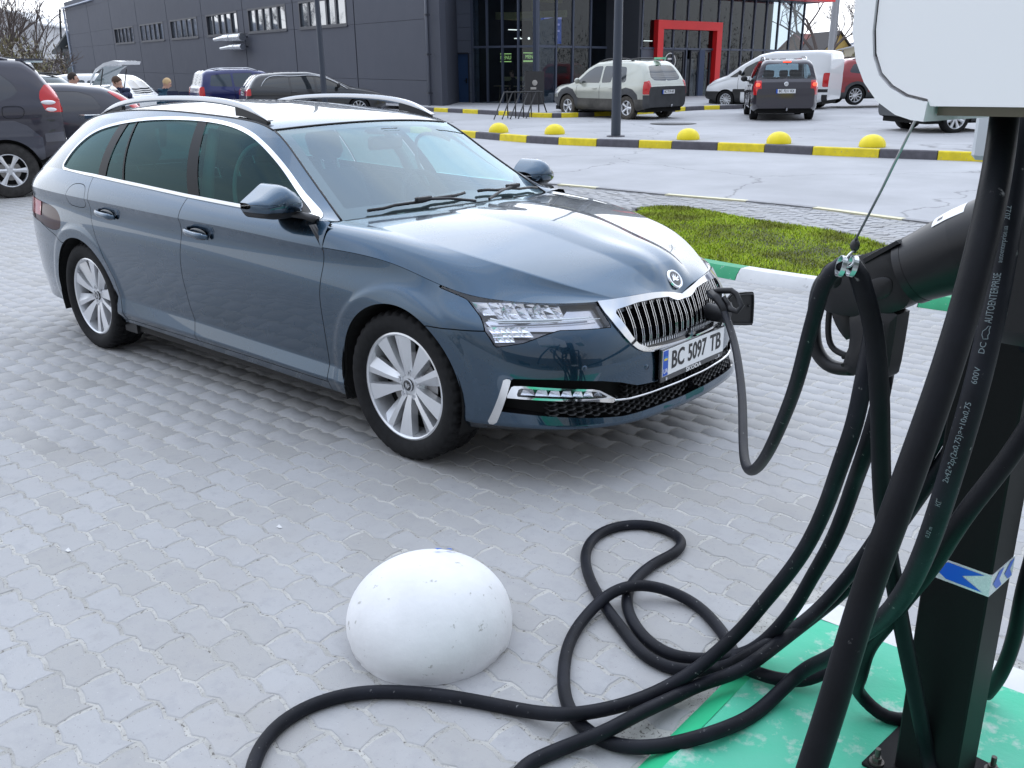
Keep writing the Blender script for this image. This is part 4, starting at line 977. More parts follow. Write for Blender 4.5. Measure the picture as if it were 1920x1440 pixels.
PO = paver_outline(); PI = PO*[1-.007/LX, 1-.008/LY]; nP = len(PO)
def paver_verts(zt=0.0): return np.vstack([np.c_[PI, np.full(nP, zt)], np.c_[PO, np.full(nP, zt-.0022)], np.c_[PO*.998, np.full(nP, zt-.010)]])
PVF = [tuple(range(nP))]+[(nP+i, nP+(i+1) % nP, (i+1) % nP, i) for i in range(nP)]
base_pv = paver_verts()
island = dict(x0=1.835, y1=-.895)
sp = []
for j in range(-70, 34):
    yy = (j+.5)*LY-.0
    for i in range(-70, 32):
        xx = (i+(.5 if j % 2 else 0))*LX+.05
        if yy > 3.46 or (xx > island['x0']-.02 and yy < island['y1']+.06 and yy > -3.2): continue
        P = np.array([xx, yy, 0.]); d = P-CAM; z = d@CF
        if z < .3: continue
        u, v = 960+FPX*(d@CR)/z, 720-FPX*(d@CU)/z
        if not (-1300 < u < 2900 and 180 < v < 2500) or z > 15: continue
        sp.append((z, xx, yy, -60 < u < 1980 and v < 1500))
sp.sort(key=lambda q: (not q[3], q[0]))
paving = empty('paved_ground', kind='structure')
b = MB(); V = []; F = []
xs = np.linspace(-26, 9, 60); ys = np.linspace(-12, 3.50, 30)
for x in xs:
    for y in ys: V.append((x, y, float(zg(x, y))-.0018))
for i in range(59):
    for j in range(29): F.append((i*30+j, (i+1)*30+j, (i+1)*30+j+1, i*30+j+1))
b.add(V, F); b.build('joint_sand', M_sand, paving)
me = bpy.data.meshes.new('paver'); me.from_pydata([tuple(v) for v in base_pv[:2*nP]], [], PVF[:1+nP]); me.materials.append(M_pav)
big = []
for k, (z, x, y, s) in enumerate(sp):
    a, bb, dz = RNG.randn(3)*[.0022, .0014, .0004]; rz = RNG.randn()*.008+(math.pi if RNG.rand() < .0 else 0)
    if k < 300:
        o = bpy.data.objects.new('paver', me); link(o); o.parent = paving; o.location = (x, y, float(zg(x, y))+dz); o.rotation_euler = (a, bb, rz)
    else: big.append((x, y, float(zg(x, y))+dz, a, bb, rz))
big = np.array(big); bv = base_pv[:2*nP]; c, s = np.cos(big[:, 5]), np.sin(big[:, 5])
X = bv[None, :, 0]*c[:, None]-bv[None, :, 1]*s[:, None]; Y = bv[None, :, 0]*s[:, None]+bv[None, :, 1]*c[:, None]
Zz = bv[None, :, 2]+big[:, 2:3]+X*-big[:, 4:5]+Y*big[:, 3:4]
VV = np.stack([X+big[:, 0:1], Y+big[:, 1:2], Zz], -1).reshape(-1, 3); nb = len(big)
me2 = bpy.data.meshes.new('pavers'); fl = [list(f) for f in PVF[:1+nP]]
loops = np.concatenate([np.array(f) for f in fl]); tot = np.array([len(f) for f in fl]); st = np.r_[0, np.cumsum(tot)[:-1]]
me2.vertices.add(len(VV)); me2.vertices.foreach_set('co', VV.ravel()); off_ = (np.arange(nb)*2*nP)
me2.loops.add(len(loops)*nb); me2.loops.foreach_set('vertex_index', (loops[None]+off_[:, None]).ravel())
me2.polygons.add(len(fl)*nb); me2.polygons.foreach_set('loop_start', (st[None]+np.arange(nb)[:, None]*len(loops)).ravel()); me2.update(calc_edges=True)
me2.materials.append(M_pav); o = bpy.data.objects.new('paver_field', me2); link(o); o.parent = paving; o['kind'] = 'stuff'
# ---------------------------------------------------------------- kerbs
def strip(line, wid, z0, z1, bev=.02, top_in=.0):
    """kerb section swept along a plan line (list of (x,y)); wid to the left of the direction"""
    P = np.array(line, float); T = np.gradient(P, axis=0); T /= np.linalg.norm(T, axis=1, keepdims=True); Nn = np.c_[-T[:, 1], T[:, 0]]
    V = []; F = []
    for p, n_ in zip(P, Nn):
        zb = float(zg(*p)); 
        for d, z in ((0, z0), (top_in, z1-bev), (top_in+bev, z1), (wid-bev, z1), (wid, z1-bev), (wid, z0)): V.append((p[0]+n_[0]*d, p[1]+n_[1]*d, zb+z))
    for i in range(len(P)-1):
        for j in range(5): F.append((i*6+j, (i+1)*6+j, (i+1)*6+j+1, i*6+j+1))
    F += [tuple(range(5, -1, -1)), tuple(range(len(V)-6, len(V)))]
    return V, F
def resample(line, ds):
    P = np.array(line, float); c = chord(P); n = max(2, int(c[-1]/ds)+1); t = np.linspace(0, c[-1], n); return np.stack([np.interp(t, c, P[:, k]) for k in range(2)], 1)
def sub(line, a, bb, n=6):
    P = np.array(line, float); c = chord(P); t = np.linspace(a, bb, n); return np.stack([np.interp(t, c, P[:, k]) for k in range(2)], 1)
M_yel = mat('kerb_yellow', (.78, .62, .015), .6, noise=(6, .15), wear=(22, .61, (.42, .37, .17)), bump=(60, .2, .004)); M_kgr = mat('kerb_grey', (.105, .10, .115), .8, noise=(8, .2), bump=(120, .4, .004))
M_kgn = mat('kerb_green', (.012, .30, .13), .55, noise=(5, .15), wear=(20, .61, (.25, .36, .30)), bump=(60, .2, .003)); M_kwh = mat('kerb_white', (.66, .66, .66), .6, noise=(5, .08), wear=(18, .61, (.42, .42, .41)), bump=(60, .2, .003))
# the striped kerb across the middle
kp = [gnd(u, v) for u, v in ((640, 240), (780, 249), (937, 262.7), (1054, 271), (1189, 276), (1264, 278.5), (1434.6, 285), (1530, 290), (1634.7, 294.5), (1810, 301), (2000, 308), (2300, 316))]
kl = resample(cr([p[:2] for p in kp], 6), .25); kc = chord(kl)
def along(u, v): p = gnd(u, v)[:2]; return kc[np.argmin(((kl-p)**2).sum(1))]
cuts = [along(*q) for q in ((937, 262.7), (994, 265), (1054, 271), (1120, 272), (1189, 276), (1264, 278.5), (1346, 280), (1434.6, 285), (1530, 290), (1634.7, 294.5), (1756, 299))]
stp = np.diff(cuts).mean(); pre = list(cuts[0]-stp*np.arange(1, 8))[::-1]; post = list(cuts[-1]+stp*np.arange(1, 5)); cuts = [c_ for c_ in pre if c_ > 0]+cuts+[c_ for c_ in post if c_ < kc[-1]]
kerb = empty('striped_kerb', kind='structure'); i0 = len([c_ for c_ in pre if c_ > 0])
for i in range(len(cuts)-1):
    b = MB(); b.add(*strip(sub(kl, cuts[i]+.008, cuts[i+1]-.008, 7), .17, -.02, .15, .018, .012)); yel = (i-i0) % 2 == 0
    b.build('kerb_stone', M_yel if yel else M_kgr, kerb, smooth=True, angle=35)
# raised lot beyond it
lotV = []; lotF = []; dd = np.r_[.14, 2, 5, 9, 14, 20, 28, 40, 60, 90]
for p in kl[::4]:
    for d in dd: x, y = p[0]+HD[0]*d, p[1]+HD[1]*d; lotV.append((x, y, float(zg(x, y, True))))
n = len(dd); m_ = len(kl[::4])
for i in range(m_-1):
    for j in range(n-1): lotF.append((i*n+j, (i+1)*n+j, (i+1)*n+j+1, i*n+j+1))
b = MB(); b.add(lotV, lotF); o = b.build('car_park_ground', M_asph, smooth=True); o['kind'] = 'structure'
# yellow domes behind the kerb
M_dome = mat('dome_yellow', (.84, .68, .01), .5, noise=(5, .10), wear=(40, .70, (.5, .45, .2)))
def dome_mesh(r=.25, hgt=.24, seg=40, rings=12): 
    b = MB(); prof = [(r*.985, 0), (r, .03)]+[(r*math.cos(t), .03+(hgt-.03)*math.sin(t)) for t in np.linspace(.1, math.pi/2, rings)]; b.lathe(prof, seg); return b
lab = ['yellow concrete dome furthest left behind the striped kerb', 'yellow concrete dome second from the left, left of the lamp post foot', 'yellow concrete dome just right of the lamp post', 'yellow concrete dome on the kerb below the dark minivan', 'yellow concrete dome nearest to the white charger cabinet']
d0 = None
for (u, v), l_ in zip(((935, 250.5), (1040, 253.5), (1290, 263.5), (1460, 271), (1635, 277.5)), lab):
    p = gnd(u, v-2, True)
    if d0 is None: d0 = dome_mesh().build('yellow_dome', M_dome, smooth=True); o = d0
    else: o = d0.copy(); link(o)
    o.location = tuple(p); props(o, l_, 'bollard', 'yellow domes behind the striped kerb')
# ---------------------------------------------------------------- grass island with its painted kerb
gk = cr([(-3.3, 6.0), (-3.2, 5.2), (-2.55, 4.35), (-1.6, 3.75), (-.6, 3.54), (.4, 3.50), (1.3, 3.50), (3.0, 3.50), (5.0, 3.50)], 8); gc = chord(gk)
def gal(x): return gc[np.argmin(abs(gk[:, 0]-x)+(gk[:, 1] > 4.5)*9)]
kg = empty('painted_kerb', kind='structure'); cx = [-2.9, -2.1, -1.42, -.72, .07, .62, 1.0, 1.75, 2.5, 3.25, 4.0, 4.8]; colr = ['w', 'g', 'w', 'g', 'w', 'w', 'g', 'w', 'w', 'g', 'w']
cx = [-2.9, -2.2, -1.5, -.78, .0, .72, 1.45, 2.2, 2.95, 3.7, 4.4, 5.0]; colr = ['g', 'w', 'g', 'w', 'w', 'g', 'w', 'w', 'g', 'w', 'g']
for i, cl in enumerate(colr):
    b = MB(); b.add(*strip(sub(gk, gal(cx[i])+.004, gal(cx[i+1])-.004, 8), .26, -.03, .085, .05, .03)); b.build('kerb_stone', M_kgn if cl == 'g' else M_kwh, kg, smooth=True, angle=40)
fo = [gnd(u, v)[:2] for u, v in ((1206, 395), (1431, 419), (1599, 450), (1671, 474))]
outer = cr([(-3.45, 6.2)]+[tuple(q) for q in ([-3.3, 6.55], fo[1]-[.2, .05], fo[2], fo[3], [.6, 5.05], [1.8, 4.4], [3.2, 4.1])], 8)
# soil and grass between
poly = np.vstack([gk[(gk[:, 0] < 3.2)][::2]+[0, .22], outer[::-1][::2]]); b = MB(); c_ = poly.mean(0)
b.add([(x, y, float(zg(x, y))+.045) for x, y in poly]+[(*c_, float(zg(*c_))+.06)], [(i, (i+1) % len(poly), len(poly)) for i in range(len(poly))])
b.build('soil', mat('soil', (.06, .065, .03), .95, noise=(14, .3)))['kind'] = 'structure'
def blades(name, pts, zf, mats_, hmin=.03, hmax=.075, wd=.0045):
    n = len(pts); rg = np.random.RandomState(5); a = rg.rand(n)*2*np.pi; h = hmin+(hmax-hmin)*rg.rand(n)**1.4; ln = h*(.2+.7*rg.rand(n)); w = wd*(.7+.7*rg.rand(n)); z = zf
    dx, dy = np.cos(a), np.sin(a); px, py = -dy*w, dx*w
    B0 = np.stack([pts[:, 0]+px, pts[:, 1]+py, z], 1); B1 = np.stack([pts[:, 0]-px, pts[:, 1]-py, z], 1)
    M0 = np.stack([pts[:, 0]+dx*ln*.35+px*.7, pts[:, 1]+dy*ln*.35+py*.7, z+h*.65], 1); M1 = np.stack([pts[:, 0]+dx*ln*.35-px*.7, pts[:, 1]+dy*ln*.35-py*.7, z+h*.65], 1); T = np.stack([pts[:, 0]+dx*ln, pts[:, 1]+dy*ln, z+h], 1)
    V = np.stack([B0, B1, M0, M1, T], 1).reshape(-1, 3); k = np.arange(n)*5
    Fq = np.stack([k, k+1, k+3, k+2], 1); Ft = np.stack([k+2, k+3, k+4], 1)
    me = bpy.data.meshes.new(name); me.vertices.add(len(V)); me.vertices.foreach_set('co', V.ravel()); lo = np.concatenate([Fq, Ft], 1); me.loops.add(lo.size); me.loops.foreach_set('vertex_index', lo.ravel())
    st = np.stack([np.arange(n)*7, np.arange(n)*7+4], 1).ravel(); me.polygons.add(2*n); me.polygons.foreach_set('loop_start', st); me.update(calc_edges=True); me.materials.append(mats_)
    o = bpy.data.objects.new(name, me); link(o); return o
def leaf_mat(name, cols):
    m = mat(name, cols[0], .6, spec=.2); t = m.node_tree; b = t.nodes['Principled BSDF']; g = t.nodes.new('ShaderNodeNewGeometry'); r = t.nodes.new('ShaderNodeValToRGB'); r.color_ramp.interpolation = 'LINEAR'
    for i, c_ in enumerate(cols):
        e = r.color_ramp.elements[i] if i < 2 else r.color_ramp.elements.new(i/(len(cols)-1)); e.color = (*c_, 1)
    for i in range(len(cols)): r.color_ramp.elements[i].position = i/(len(cols)-1)
    t.links.new(g.outputs['Random Per Island'], r.inputs['Fac']); t.links.new(r.outputs['Color'], b.inputs['Base Color']); b.inputs['Subsurface Weight'].default_value = 0
    return m
M_grass = leaf_mat('grass_blades', [(.22, .34, .010), (.34, .48, .018), (.44, .58, .03), (.52, .55, .08)])
pts = RNG.rand(150000, 2)*[7.2, 3.4]+[-3.7, 3.6]; ok = sdf(pts, poly) > .0; pts = pts[ok][:70000]
_t = M_grass.node_tree; _b = _t.nodes['Principled BSDF']; _s = _b.inputs['Base Color'].links[0].from_socket; _g = _t.nodes.new('ShaderNodeNewGeometry'); _n = _t.nodes.new('ShaderNodeTexNoise'); _n.inputs['Scale'].default_value = 2.2; _n.inputs['Detail'].default_value = 5; _t.links.new(_g.outputs['Position'], _n.inputs['Vector'])
_q = _t.nodes.new('ShaderNodeMapRange'); _q.inputs['From Min'].default_value = .42; _q.inputs['From Max'].default_value = .64; _t.links.new(_n.outputs['Fac'], _q.inputs['Value']); _m = _t.nodes.new('ShaderNodeMix'); _m.data_type = 'RGBA'; _m.inputs[7].default_value = (.20, .22, .03, 1); _t.links.new(_q.outputs[0], _m.inputs[0]); _t.links.new(_s, _m.inputs[6]); _t.links.new(_m.outputs[2], _b.inputs['Base Color'])
cl = np.sin(pts[:, 0]*5+np.sin(pts[:, 1]*4)*2)*np.sin(pts[:, 1]*6+1)
o = blades('grass', pts, zg(pts[:, 0], pts[:, 1])+.045, M_grass, .015, .038); props(o, 'bright green lawn grass growing in the kerbed island', 'grass', kind='stuff')
# thin grey edging stones along the lawn
ed = outer; ec = chord(ed); eg = empty('lawn_edging', kind='structure')
for a in np.arange(0, ec[-1]-.6, 1.0):
    b = MB(); b.add(*strip(sub(ed, a, a+.985, 6), .07, -.02, .06, .01)); b.build('edging_stone', mat('concrete_edging', (.30, .30, .31), .85, noise=(10, .2)), eg)
# ---------------------------------------------------------------- footpath of small setts and its cream and grey edging
fe = [gnd(u, v)[:2] for u, v in ((900, 335), (1057, 349), (1134, 356), (1259, 368), (1393, 379), (1534, 393), (1685, 413))]
fl = cr([tuple(q) for q in fe]+[(.9, 7.2), (2.6, 6.4), (5, 5.6)], 6); fc = chord(fl)
fk = empty('path_edging', kind='structure'); fcut = [fc[np.argmin(((fl-q)**2).sum(1))] for q in fe[1:]]; stp = np.diff(fcut).mean()
allc = list(fcut[0]-stp*np.arange(1, 3))[::-1]+fcut+list(fcut[-1]+stp*np.arange(1, 4))
M_crm = mat('kerb_cream', (.70, .66, .46), .7, noise=(6, .1))
for i in range(len(allc)-1):
    b = MB(); b.add(*strip(sub(fl, max(0, allc[i]+.006), min(fc[-1], allc[i+1]-.006), 6), -.10, -.02, .035, .01)); b.build('edging_stone', M_crm if i % 2 == 0 else mat('concrete_edging', (.30, .30, .31), .85), fk)
path = empty('footpath', kind='structure')
ring_ = np.vstack([ed, fl[fl[:, 0] < ed[-1, 0]+.2][::-1]])
b = MB(); ring2 = ring_; 
tp = np.linspace(0, 1, 60); A = sub(ed, 0, ec[-1], 60); B_ = sub(fl, 0, fc[np.argmin(abs(fl[:, 0]-3.2))], 60); V = []; F = []
for p, q in zip(A, B_):
    for k in range(5): w_ = p+(q-p)*k/4; V.append((w_[0], w_[1], float(zg(*w_))+.012))
for i in range(59):
    for j in range(4): F.append((i*5+j, (i+1)*5+j, (i+1)*5+j+1, i*5+j+1))
b.add(V, F); b.build('joint_sand', mat('sett_joint', (.24, .24, .25), .95), path)
pp = np.vstack([A, B_[::-1]]); V = []; F = []; k = 0
for j in np.arange(4.0, 9.4, .105):
    for i in np.arange(-8, 4, .205):
        x, y = i+(.1 if int(round(j/.105)) % 2 else 0)+.1, j+.05
        if x < -3.6 and y < 6: continue
        V_ = (x, y)
        u = .096; w_ = .048
        if not (-9 < x < 4): continue
        k += 1; V.append((x, y))
V = np.array(V); V = V[sdf(V, pp) > .05]; Vx = []; Fx = []
for k, (x, y) in enumerate(V):
    z = float(zg(x, y))+.018+RNG.randn()*.0008; t_ = RNG.randn()*.004; b0 = len(Vx)
    Vx += [(x-.094, y-.046, z+t_), (x+.094, y-.046, z-t_), (x+.094, y+.046, z-t_), (x-.094, y+.046, z+t_), (x-.099, y-.049, z-.006), (x+.099, y-.049, z-.006), (x+.099, y+.049, z-.006), (x-.099, y+.049, z-.006)]
    Fx += [(b0, b0+1, b0+2, b0+3), (b0+4, b0+5, b0+1, b0), (b0+5, b0+6, b0+2, b0+1), (b0+6, b0+7, b0+3, b0+2), (b0+7, b0+4, b0, b0+3)]
b = MB(); b.add(Vx, Fx); o = b.build('sett_field', M_pav, path); o['kind'] = 'stuff'
# ---------------------------------------------------------------- charger island: worn green paint, white rim
isl = empty('charger_island', kind='structure'); x0, x1, y0, y1 = 1.835, 4.6, -3.1, -.895
M_wornG = mat('worn_green_paint', (.028, .42, .24), .6, noise=(3, .30), col2=(.09, .48, .32), wear=(11, .54, (.47, .58, .52), .14), bump=(90, .3, .003))
b = MB(); b.add([(x0, y0, -.01), (x0, y1-.10, -.01), (x0+.07, y1-.13, .055), (x0+.07, y0, .055), (x1, y1-.13, .055), (x1, y0, .055)], [(0, 3, 2, 1), (3, 5, 4, 2)]); 
b2 = MB(); b2.add([(x0, y0, -.01), (x0, y1-.10, -.01), (x0+.09, y1-.13, .055), (x0+.09, y0, .055)], [(0, 3, 2, 1)]); b2.build('island_side', mat('fresh_green_paint', (.012, .45, .20), .55, noise=(4, .12)), isl)
b = MB(); n = 24; V = []; F = []
for i in range(n+1):
    for j in range(n+1): V.append((x0+.09+(x1-x0-.09)*i/n, y0+(y1-.13-y0)*j/n, .055+.002*math.sin(i*1.7+j)))
for i in range(n):
    for j in range(n): F.append((i*(n+1)+j, (i+1)*(n+1)+j, (i+1)*(n+1)+j+1, i*(n+1)+j+1))
b.add(V, F); b.build('island_top', M_wornG, isl)
b = MB(); b.add([(x0, y1-.10, -.01), (x0, y1, -.01), (x0+.09, y1-.02, .056), (x0+.09, y1-.13, .056), (x1, y1-.13, .056), (x1, y1-.02, .056), (x1, y1, -.01)], [(0, 3, 2, 1), (3, 4, 5, 2), (1, 2, 5, 6)]); b.build('white_rim', M_kwh, isl)
# litter and grit on the paving
for (u, v), l_ in (((524, 989), 'small white scrap of paper lying on the pavers left of the dome'), ((128, 1033), 'tiny white chip of litter on the pavers near the left edge')):
    p = gnd(u, v); b = MB(); b.add([(-.012, -.006, .001), (.012, -.007, .004), (.011, .006, .001), (-.011, .007, .007)], [(0, 1, 2, 3)]); o = b.build('litter', M_kwh); o.location = tuple(p); props(o, l_, 'litter')
# ---------------------------------------------------------------- white concrete dome
WD = np.array([1.068, -1.778, 0.])
def white_dome():
    b = MB(); rg = np.random.RandomState(3); seg, rings = 96, 36; V = []; F = []; R_, H_ = .246, .252
    for i in range(rings+1):
        t = i/rings; r = R_*min(1, 1.0-(0.03 if i == 0 else 0)); ph = t*math.pi/2*1.0
        if t < .14: rr = R_*(.975+.025*math.sin(t/.14*math.pi/2)); z = .062*t/.14
        else: a = (t-.14)/.86*math.pi/2; rr = R_*math.cos(a); z = .062+(H_-.062)*math.sin(a)
        for j in range(seg):
            a = 2*math.pi*j/seg; k = 1+.0010*math.sin(5*a+3*t)+.0006*math.sin(13*a+7*t); e = (.006*max(0, math.sin(3*a+1))**3+.004*rg.rand())*(t < .04)
            V.append(((rr*k-e)*math.cos(a), (rr*k-e)*math.sin(a), z))
    # flat chipped facet low on the near-left side
    V = np.array(V); dn = np.array([-.56, -.83]); q = V[:, :2]@dn; m = (q > .236) & (V[:, 2] < .05); V[m, :2] -= ((q[m, None]-.236)*(1-V[m, 2:3]/.05))*dn
    for i in range(rings):
        for j in range(seg): F.append((i*seg+j, i*seg+(j+1) % seg, (i+1)*seg+(j+1) % seg, (i+1)*seg+j))
    b.add(V, F); o = b.build('white_dome', mat('dome_white', (.74, .74, .745), .66, noise=(4, .10), wear=(26, .625, (.44, .43, .41), .03), bump=(50, .3, .004)), smooth=True, angle=50)
    o.location = tuple(WD); props(o, 'scuffed white concrete dome in the foreground, black cable curling in front of it', 'bollard')
    blue = mat('blue_sticker', (.02, .12, .55), .4); b = MB(); 
    for tri in (((-.62, 1.10), (-.40, 1.12), (-.46, 1.02)), ((-.36, 1.16), (-.14, 1.22), (-.30, 1.27))):
        vs = []
        for a, e in tri: ca = math.radians(95)+a; vs.append((.2485*math.cos(e)*math.cos(ca+.6), .2485*math.cos(e)*math.sin(ca+.6), .062+.201*math.sin(e)))
        b.add(vs, [(0, 1, 2)])
    b.build('sticker_scrap', blue, o)
white_dome()
# ---------------------------------------------------------------- charging station
E1 = np.array([.993, -.119, 0.]); E2 = np.array([.119, .993, 0.])
def onplane(u, v, O, n): d = pray(u, v); return CAM+d*((np.array(O)-CAM)@n/(d@n))
M_pwhite = mat('cabinet_white', (.80, .80, .815), .30, coat=.5, bump=(30, .03, .002)); M_pblack = mat('post_black', (.004, .004, .005), .50, spec=.18, bump=(600, .35, .0008), grunge=(3, .12)); M_cab = mat('cable_rubber', (.006, .0065, .009), .50, spec=.14, noise=(12, .3), wear=(26, .69, (.15, .15, .15)), bump=(140, .25, .0015))
M_cabd = mat('dusty_cable_rubber', (.010, .011, .016), .50, spec=.16, noise=(10, .35), wear=(60, .64, (.20, .20, .20)), bump=(120, .3, .0015))
st = empty('charging_station', (2.40, -1.50, .055), label='white charging cabinet on a black post with blue and white arrow tape', cat='charging station')
def sobj(o, parent=st): o.parent = parent; o.matrix_parent_inverse = parent.matrix_world.inverted() if parent.type != 'EMPTY' else Matrix.Translation(-Vector(parent.location)); return o
C0 = np.array([2.468, -1.533, .055])           # the post's near corner
fm = Matrix(((E1[0], E2[0], 0, C0[0]), (E1[1], E2[1], 0, C0[1]), (0, 0, 1, C0[2]), (0, 0, 0, 1)))
b = MB(); b.box((-.134, 0, .0), (0, .12, 1.50), bev=.004, mtx=fm); sobj(b.build('post', M_pblack))
b = MB(); b.box((-.19, -.045, -.001), (.05, .17, .009), bev=.002, mtx=fm); sobj(b.build('base_plate', M_pblack))
for x, y in ((-.165, -.022), (.028, -.022), (-.165, .146), (.028, .146)):
    b = MB(); b.cyl(tuple(fm @ Vector((x, y, .008))), tuple(fm @ Vector((x, y, .014))), .017, 16); b.cyl(tuple(fm @ Vector((x, y, .012))), tuple(fm @ Vector((x, y, .025))), .011, 6); b.cyl(tuple(fm @ Vector((x, y, .02))), tuple(fm @ Vector((x, y, .048))), .006, 10); sobj(b.build('anchor_bolt', mat('dull_steel', (.12, .11, .10), .45, metal=.8)))
# reflective tape with blue chevrons, wrapped round the post
M_tape = mat('tape_silver', (.60, .62, .66), .25, metal=.25, wear=(400, .5, (.78, .78, .80))); M_tblue = mat('tape_blue', (.01, .10, .55), .3)
zt = onplane(1872, 1085, C0, -E2)[2]-.055; tz0, tz1 = zt-.047, zt+.002
b = MB(); b.box((-.1355, -.0015, tz0), (.0015, .1215, tz1), mtx=fm)
def tri(pts, face):
    V = []
    for x, z in pts: V.append(tuple(fm @ (Vector((x, -.0025, z)) if face == 'f' else Vector((.0025, x, z)))))
    b.add(V, [tuple(range(len(V)))], 1)
h = tz1-tz0
tri([(-.118, tz0+h*.52), (-.085, tz0+h*.92), (-.012, tz0+h*.90), (-.055, tz0+h*.52), (-.012, tz0+h*.10), (-.085, tz0+h*.12)], 'f')
b.V[-6:] = b.V[-6:]; tri([(.010, tz0+h*.52), (.035, tz0+h*.92), (.062, tz0+h*.92), (.042, tz0+h*.52), (.062, tz0+h*.10), (.035, tz0+h*.10)], 's'); tri([(.070, tz0+h*.52), (.095, tz0+h*.92), (.118, tz0+h*.92), (.10, tz0+h*.52), (.118, tz0+h*.1), (.095, tz0+h*.1)], 's')
sobj(b.build('reflective_tape', [M_tape, M_tblue]))
# cabinet: bezel with round corner, door skin, box behind
PO_ = CAM+pray(1740, 200)*1.16; nF = -E2
def pl2(u, v, O=PO_): p = onplane(u, v, O, nF); return ((p-PO_)@E1, p[2]-PO_[2])
cf = Matrix(((E1[0], 0, E2[0], PO_[0]), (E1[1], 0, E2[1], PO_[1]), (0, 1, 0, PO_[2]), (0, 0, 0, 1)))   # x right, y up, z away
outer_px = [(1602, 60), (1609, 115), (1624, 155), (1648, 190), (1682, 215), (1712, 225), (1735, 228), (1740, 199)]
inner_px = [(1640, 60), (1641, 105), (1652, 141), (1672, 164), (1700, 181), (1736, 190)]
A = [pl2(*q) for q in outer_px]; Bp = [pl2(*q) for q in inner_px]; top_ = .62; rt = .62
rb_ = pl2(2300, 214)
outl = [(A[0][0], top_)]+A+[(rt, A[-1][1]-.002), (rt, top_)]
b = MB(); b.prism(outl, .016, .30, mtx=cf); sobj(b.build('cabinet_body', M_pwhite))
bez = [(A[0][0], top_)]+A[:-1]+[(A[-2][0]+.002, Bp[-1][1])]+Bp[::-1]+[(Bp[0][0], top_)]
b = MB(); b.prism(bez, -.006, .016, mtx=cf); sobj(b.build('bezel', M_pwhite))
door = [(Bp[0][0]+.0035, top_)]+[(x+.003, z+.003) for x, z in Bp]+[(A[-1][0]+.004, A[-1][1]), (rt, A[-1][1]-.001), (rt, top_)]
b = MB(); b.prism(door, -.003, .018, mtx=cf); sobj(b.build('cabinet_door', M_pwhite))
b = MB(); gap = [(Bp[0][0]-.0002, top_)]+[(x-.0002, z-.0002) for x, z in Bp[:2]]+[(x+.0032, z) for x, z in Bp[:2]][::-1]+[(Bp[0][0]+.0032, top_)]; b.prism(gap, .0005, .015, mtx=cf); sobj(b.build('door_seal', M_void))
b = MB(); b.box((A[-1][0]+.004, A[-1][1]-.012, .02), (rt-.01, A[-1][1]-.001, .29), mtx=cf); b.lathe([(.085, -.03), (.08, -.022), (.05, -.016), (0, -.014)], 32, mtx=cf @ Matrix.Translation((A[-1][0]+.095, A[-1][1]+.01, .11)) @ Matrix.Rotation(math.radians(-90), 4, 'X') @ Matrix.Scale(-1, 4, (0, 0, 1))); sobj(b.build('cabinet_underside', mat('underside_olive', (.10, .09, .065), .25, metal=.4)))
# pale rear casing round the top of the post
b = MB(); p = CAM+pray(1816, 300)*1.95; rf = Matrix(((E1[0], E2[0], 0, p[0]), (E1[1], E2[1], 0, p[1]), (0, 0, 1, p[2]), (0, 0, 0, 1))); b.box((0, 0, 0), (.40, .18, .4), bev=.01, mtx=rf); sobj(b.build('rear_casing', mat('casing_grey', (.52, .55, .58), .4)))
# holster: black socket cylinder carrying a parked plug, with its arm to the post
HO = CAM+pray(1740, 500)*1.78
def hp(u, v, d=0.0): return onplane(u, v, HO, nF)+nF*d
ax0, ax1 = hp(1712, 507), hp(1905, 430); dv = Vector(ax1-ax0).normalized(); ra = .066
hold = MB(); hold.cyl(tuple(ax0), tuple(Vector(ax0)+dv*.115), ra, 36, r1=ra*1.20); hold.cyl(tuple(Vector(ax0)+dv*.115), tuple(Vector(ax0)+dv*.26), ra*1.20, 36, r1=ra*1.25); hold.cyl(tuple(Vector(ax0)-dv*.004), tuple(Vector(ax0)+dv*.012), ra*1.03, 36)
o = sobj(hold.build('plug_socket', mat('satin_black', (.006, .006, .008), .36, spec=.35), smooth=True, angle=35))
b = MB(); b.box((-.03, -.20, 1.085), (.30, .02, 1.34), bev=.03, mtx=fm); sobj(b.build('holster_housing', mat('satin_black', (.006, .006, .008), .36, spec=.35), smooth=True, angle=40))
b = MB(); q = [hp(1758, 424, .088), hp(1800, 396, .088), hp(1800, 412, .092), hp(1762, 438, .092)]
# sticker wrapped on the socket's upper flank
up = Vector((0, 0, 1)); sd_ = Vector(nF); V = []; F = []
for i in range(7):
    t = .085+.065*i/6
    for j in range(5):
        a = math.radians(52+28*j/4); rr_ = ra*(1+.20*min(1, t/.115))+.0012; perp = (up-dv*up.dot(dv)).normalized(); side = dv.cross(perp); side = side if side.dot(sd_) > 0 else -side
        V.append(tuple(Vector(ax0)+dv*t+perp*rr_*math.sin(a)+side*rr_*math.cos(a)))
for i in range(6):
    for j in range(4): F.append((i*5+j, i*5+j+1, (i+1)*5+j+1, (i+1)*5+j))
b.add(V, F); sobj(b.build('socket_sticker', mat('sticker_white', (.75, .76, .78), .4)))
b = MB(); b.add([V[1*5+2], V[2*5+2], V[2*5+1], V[1*5+1]], [(0, 1, 2, 3)]); b.V = [tuple(Vector(v)+Vector(nF)*.001) for v in b.V]; sobj(b.build('sticker_print', mat('plate_ink', (.008, .008, .010), .4)))
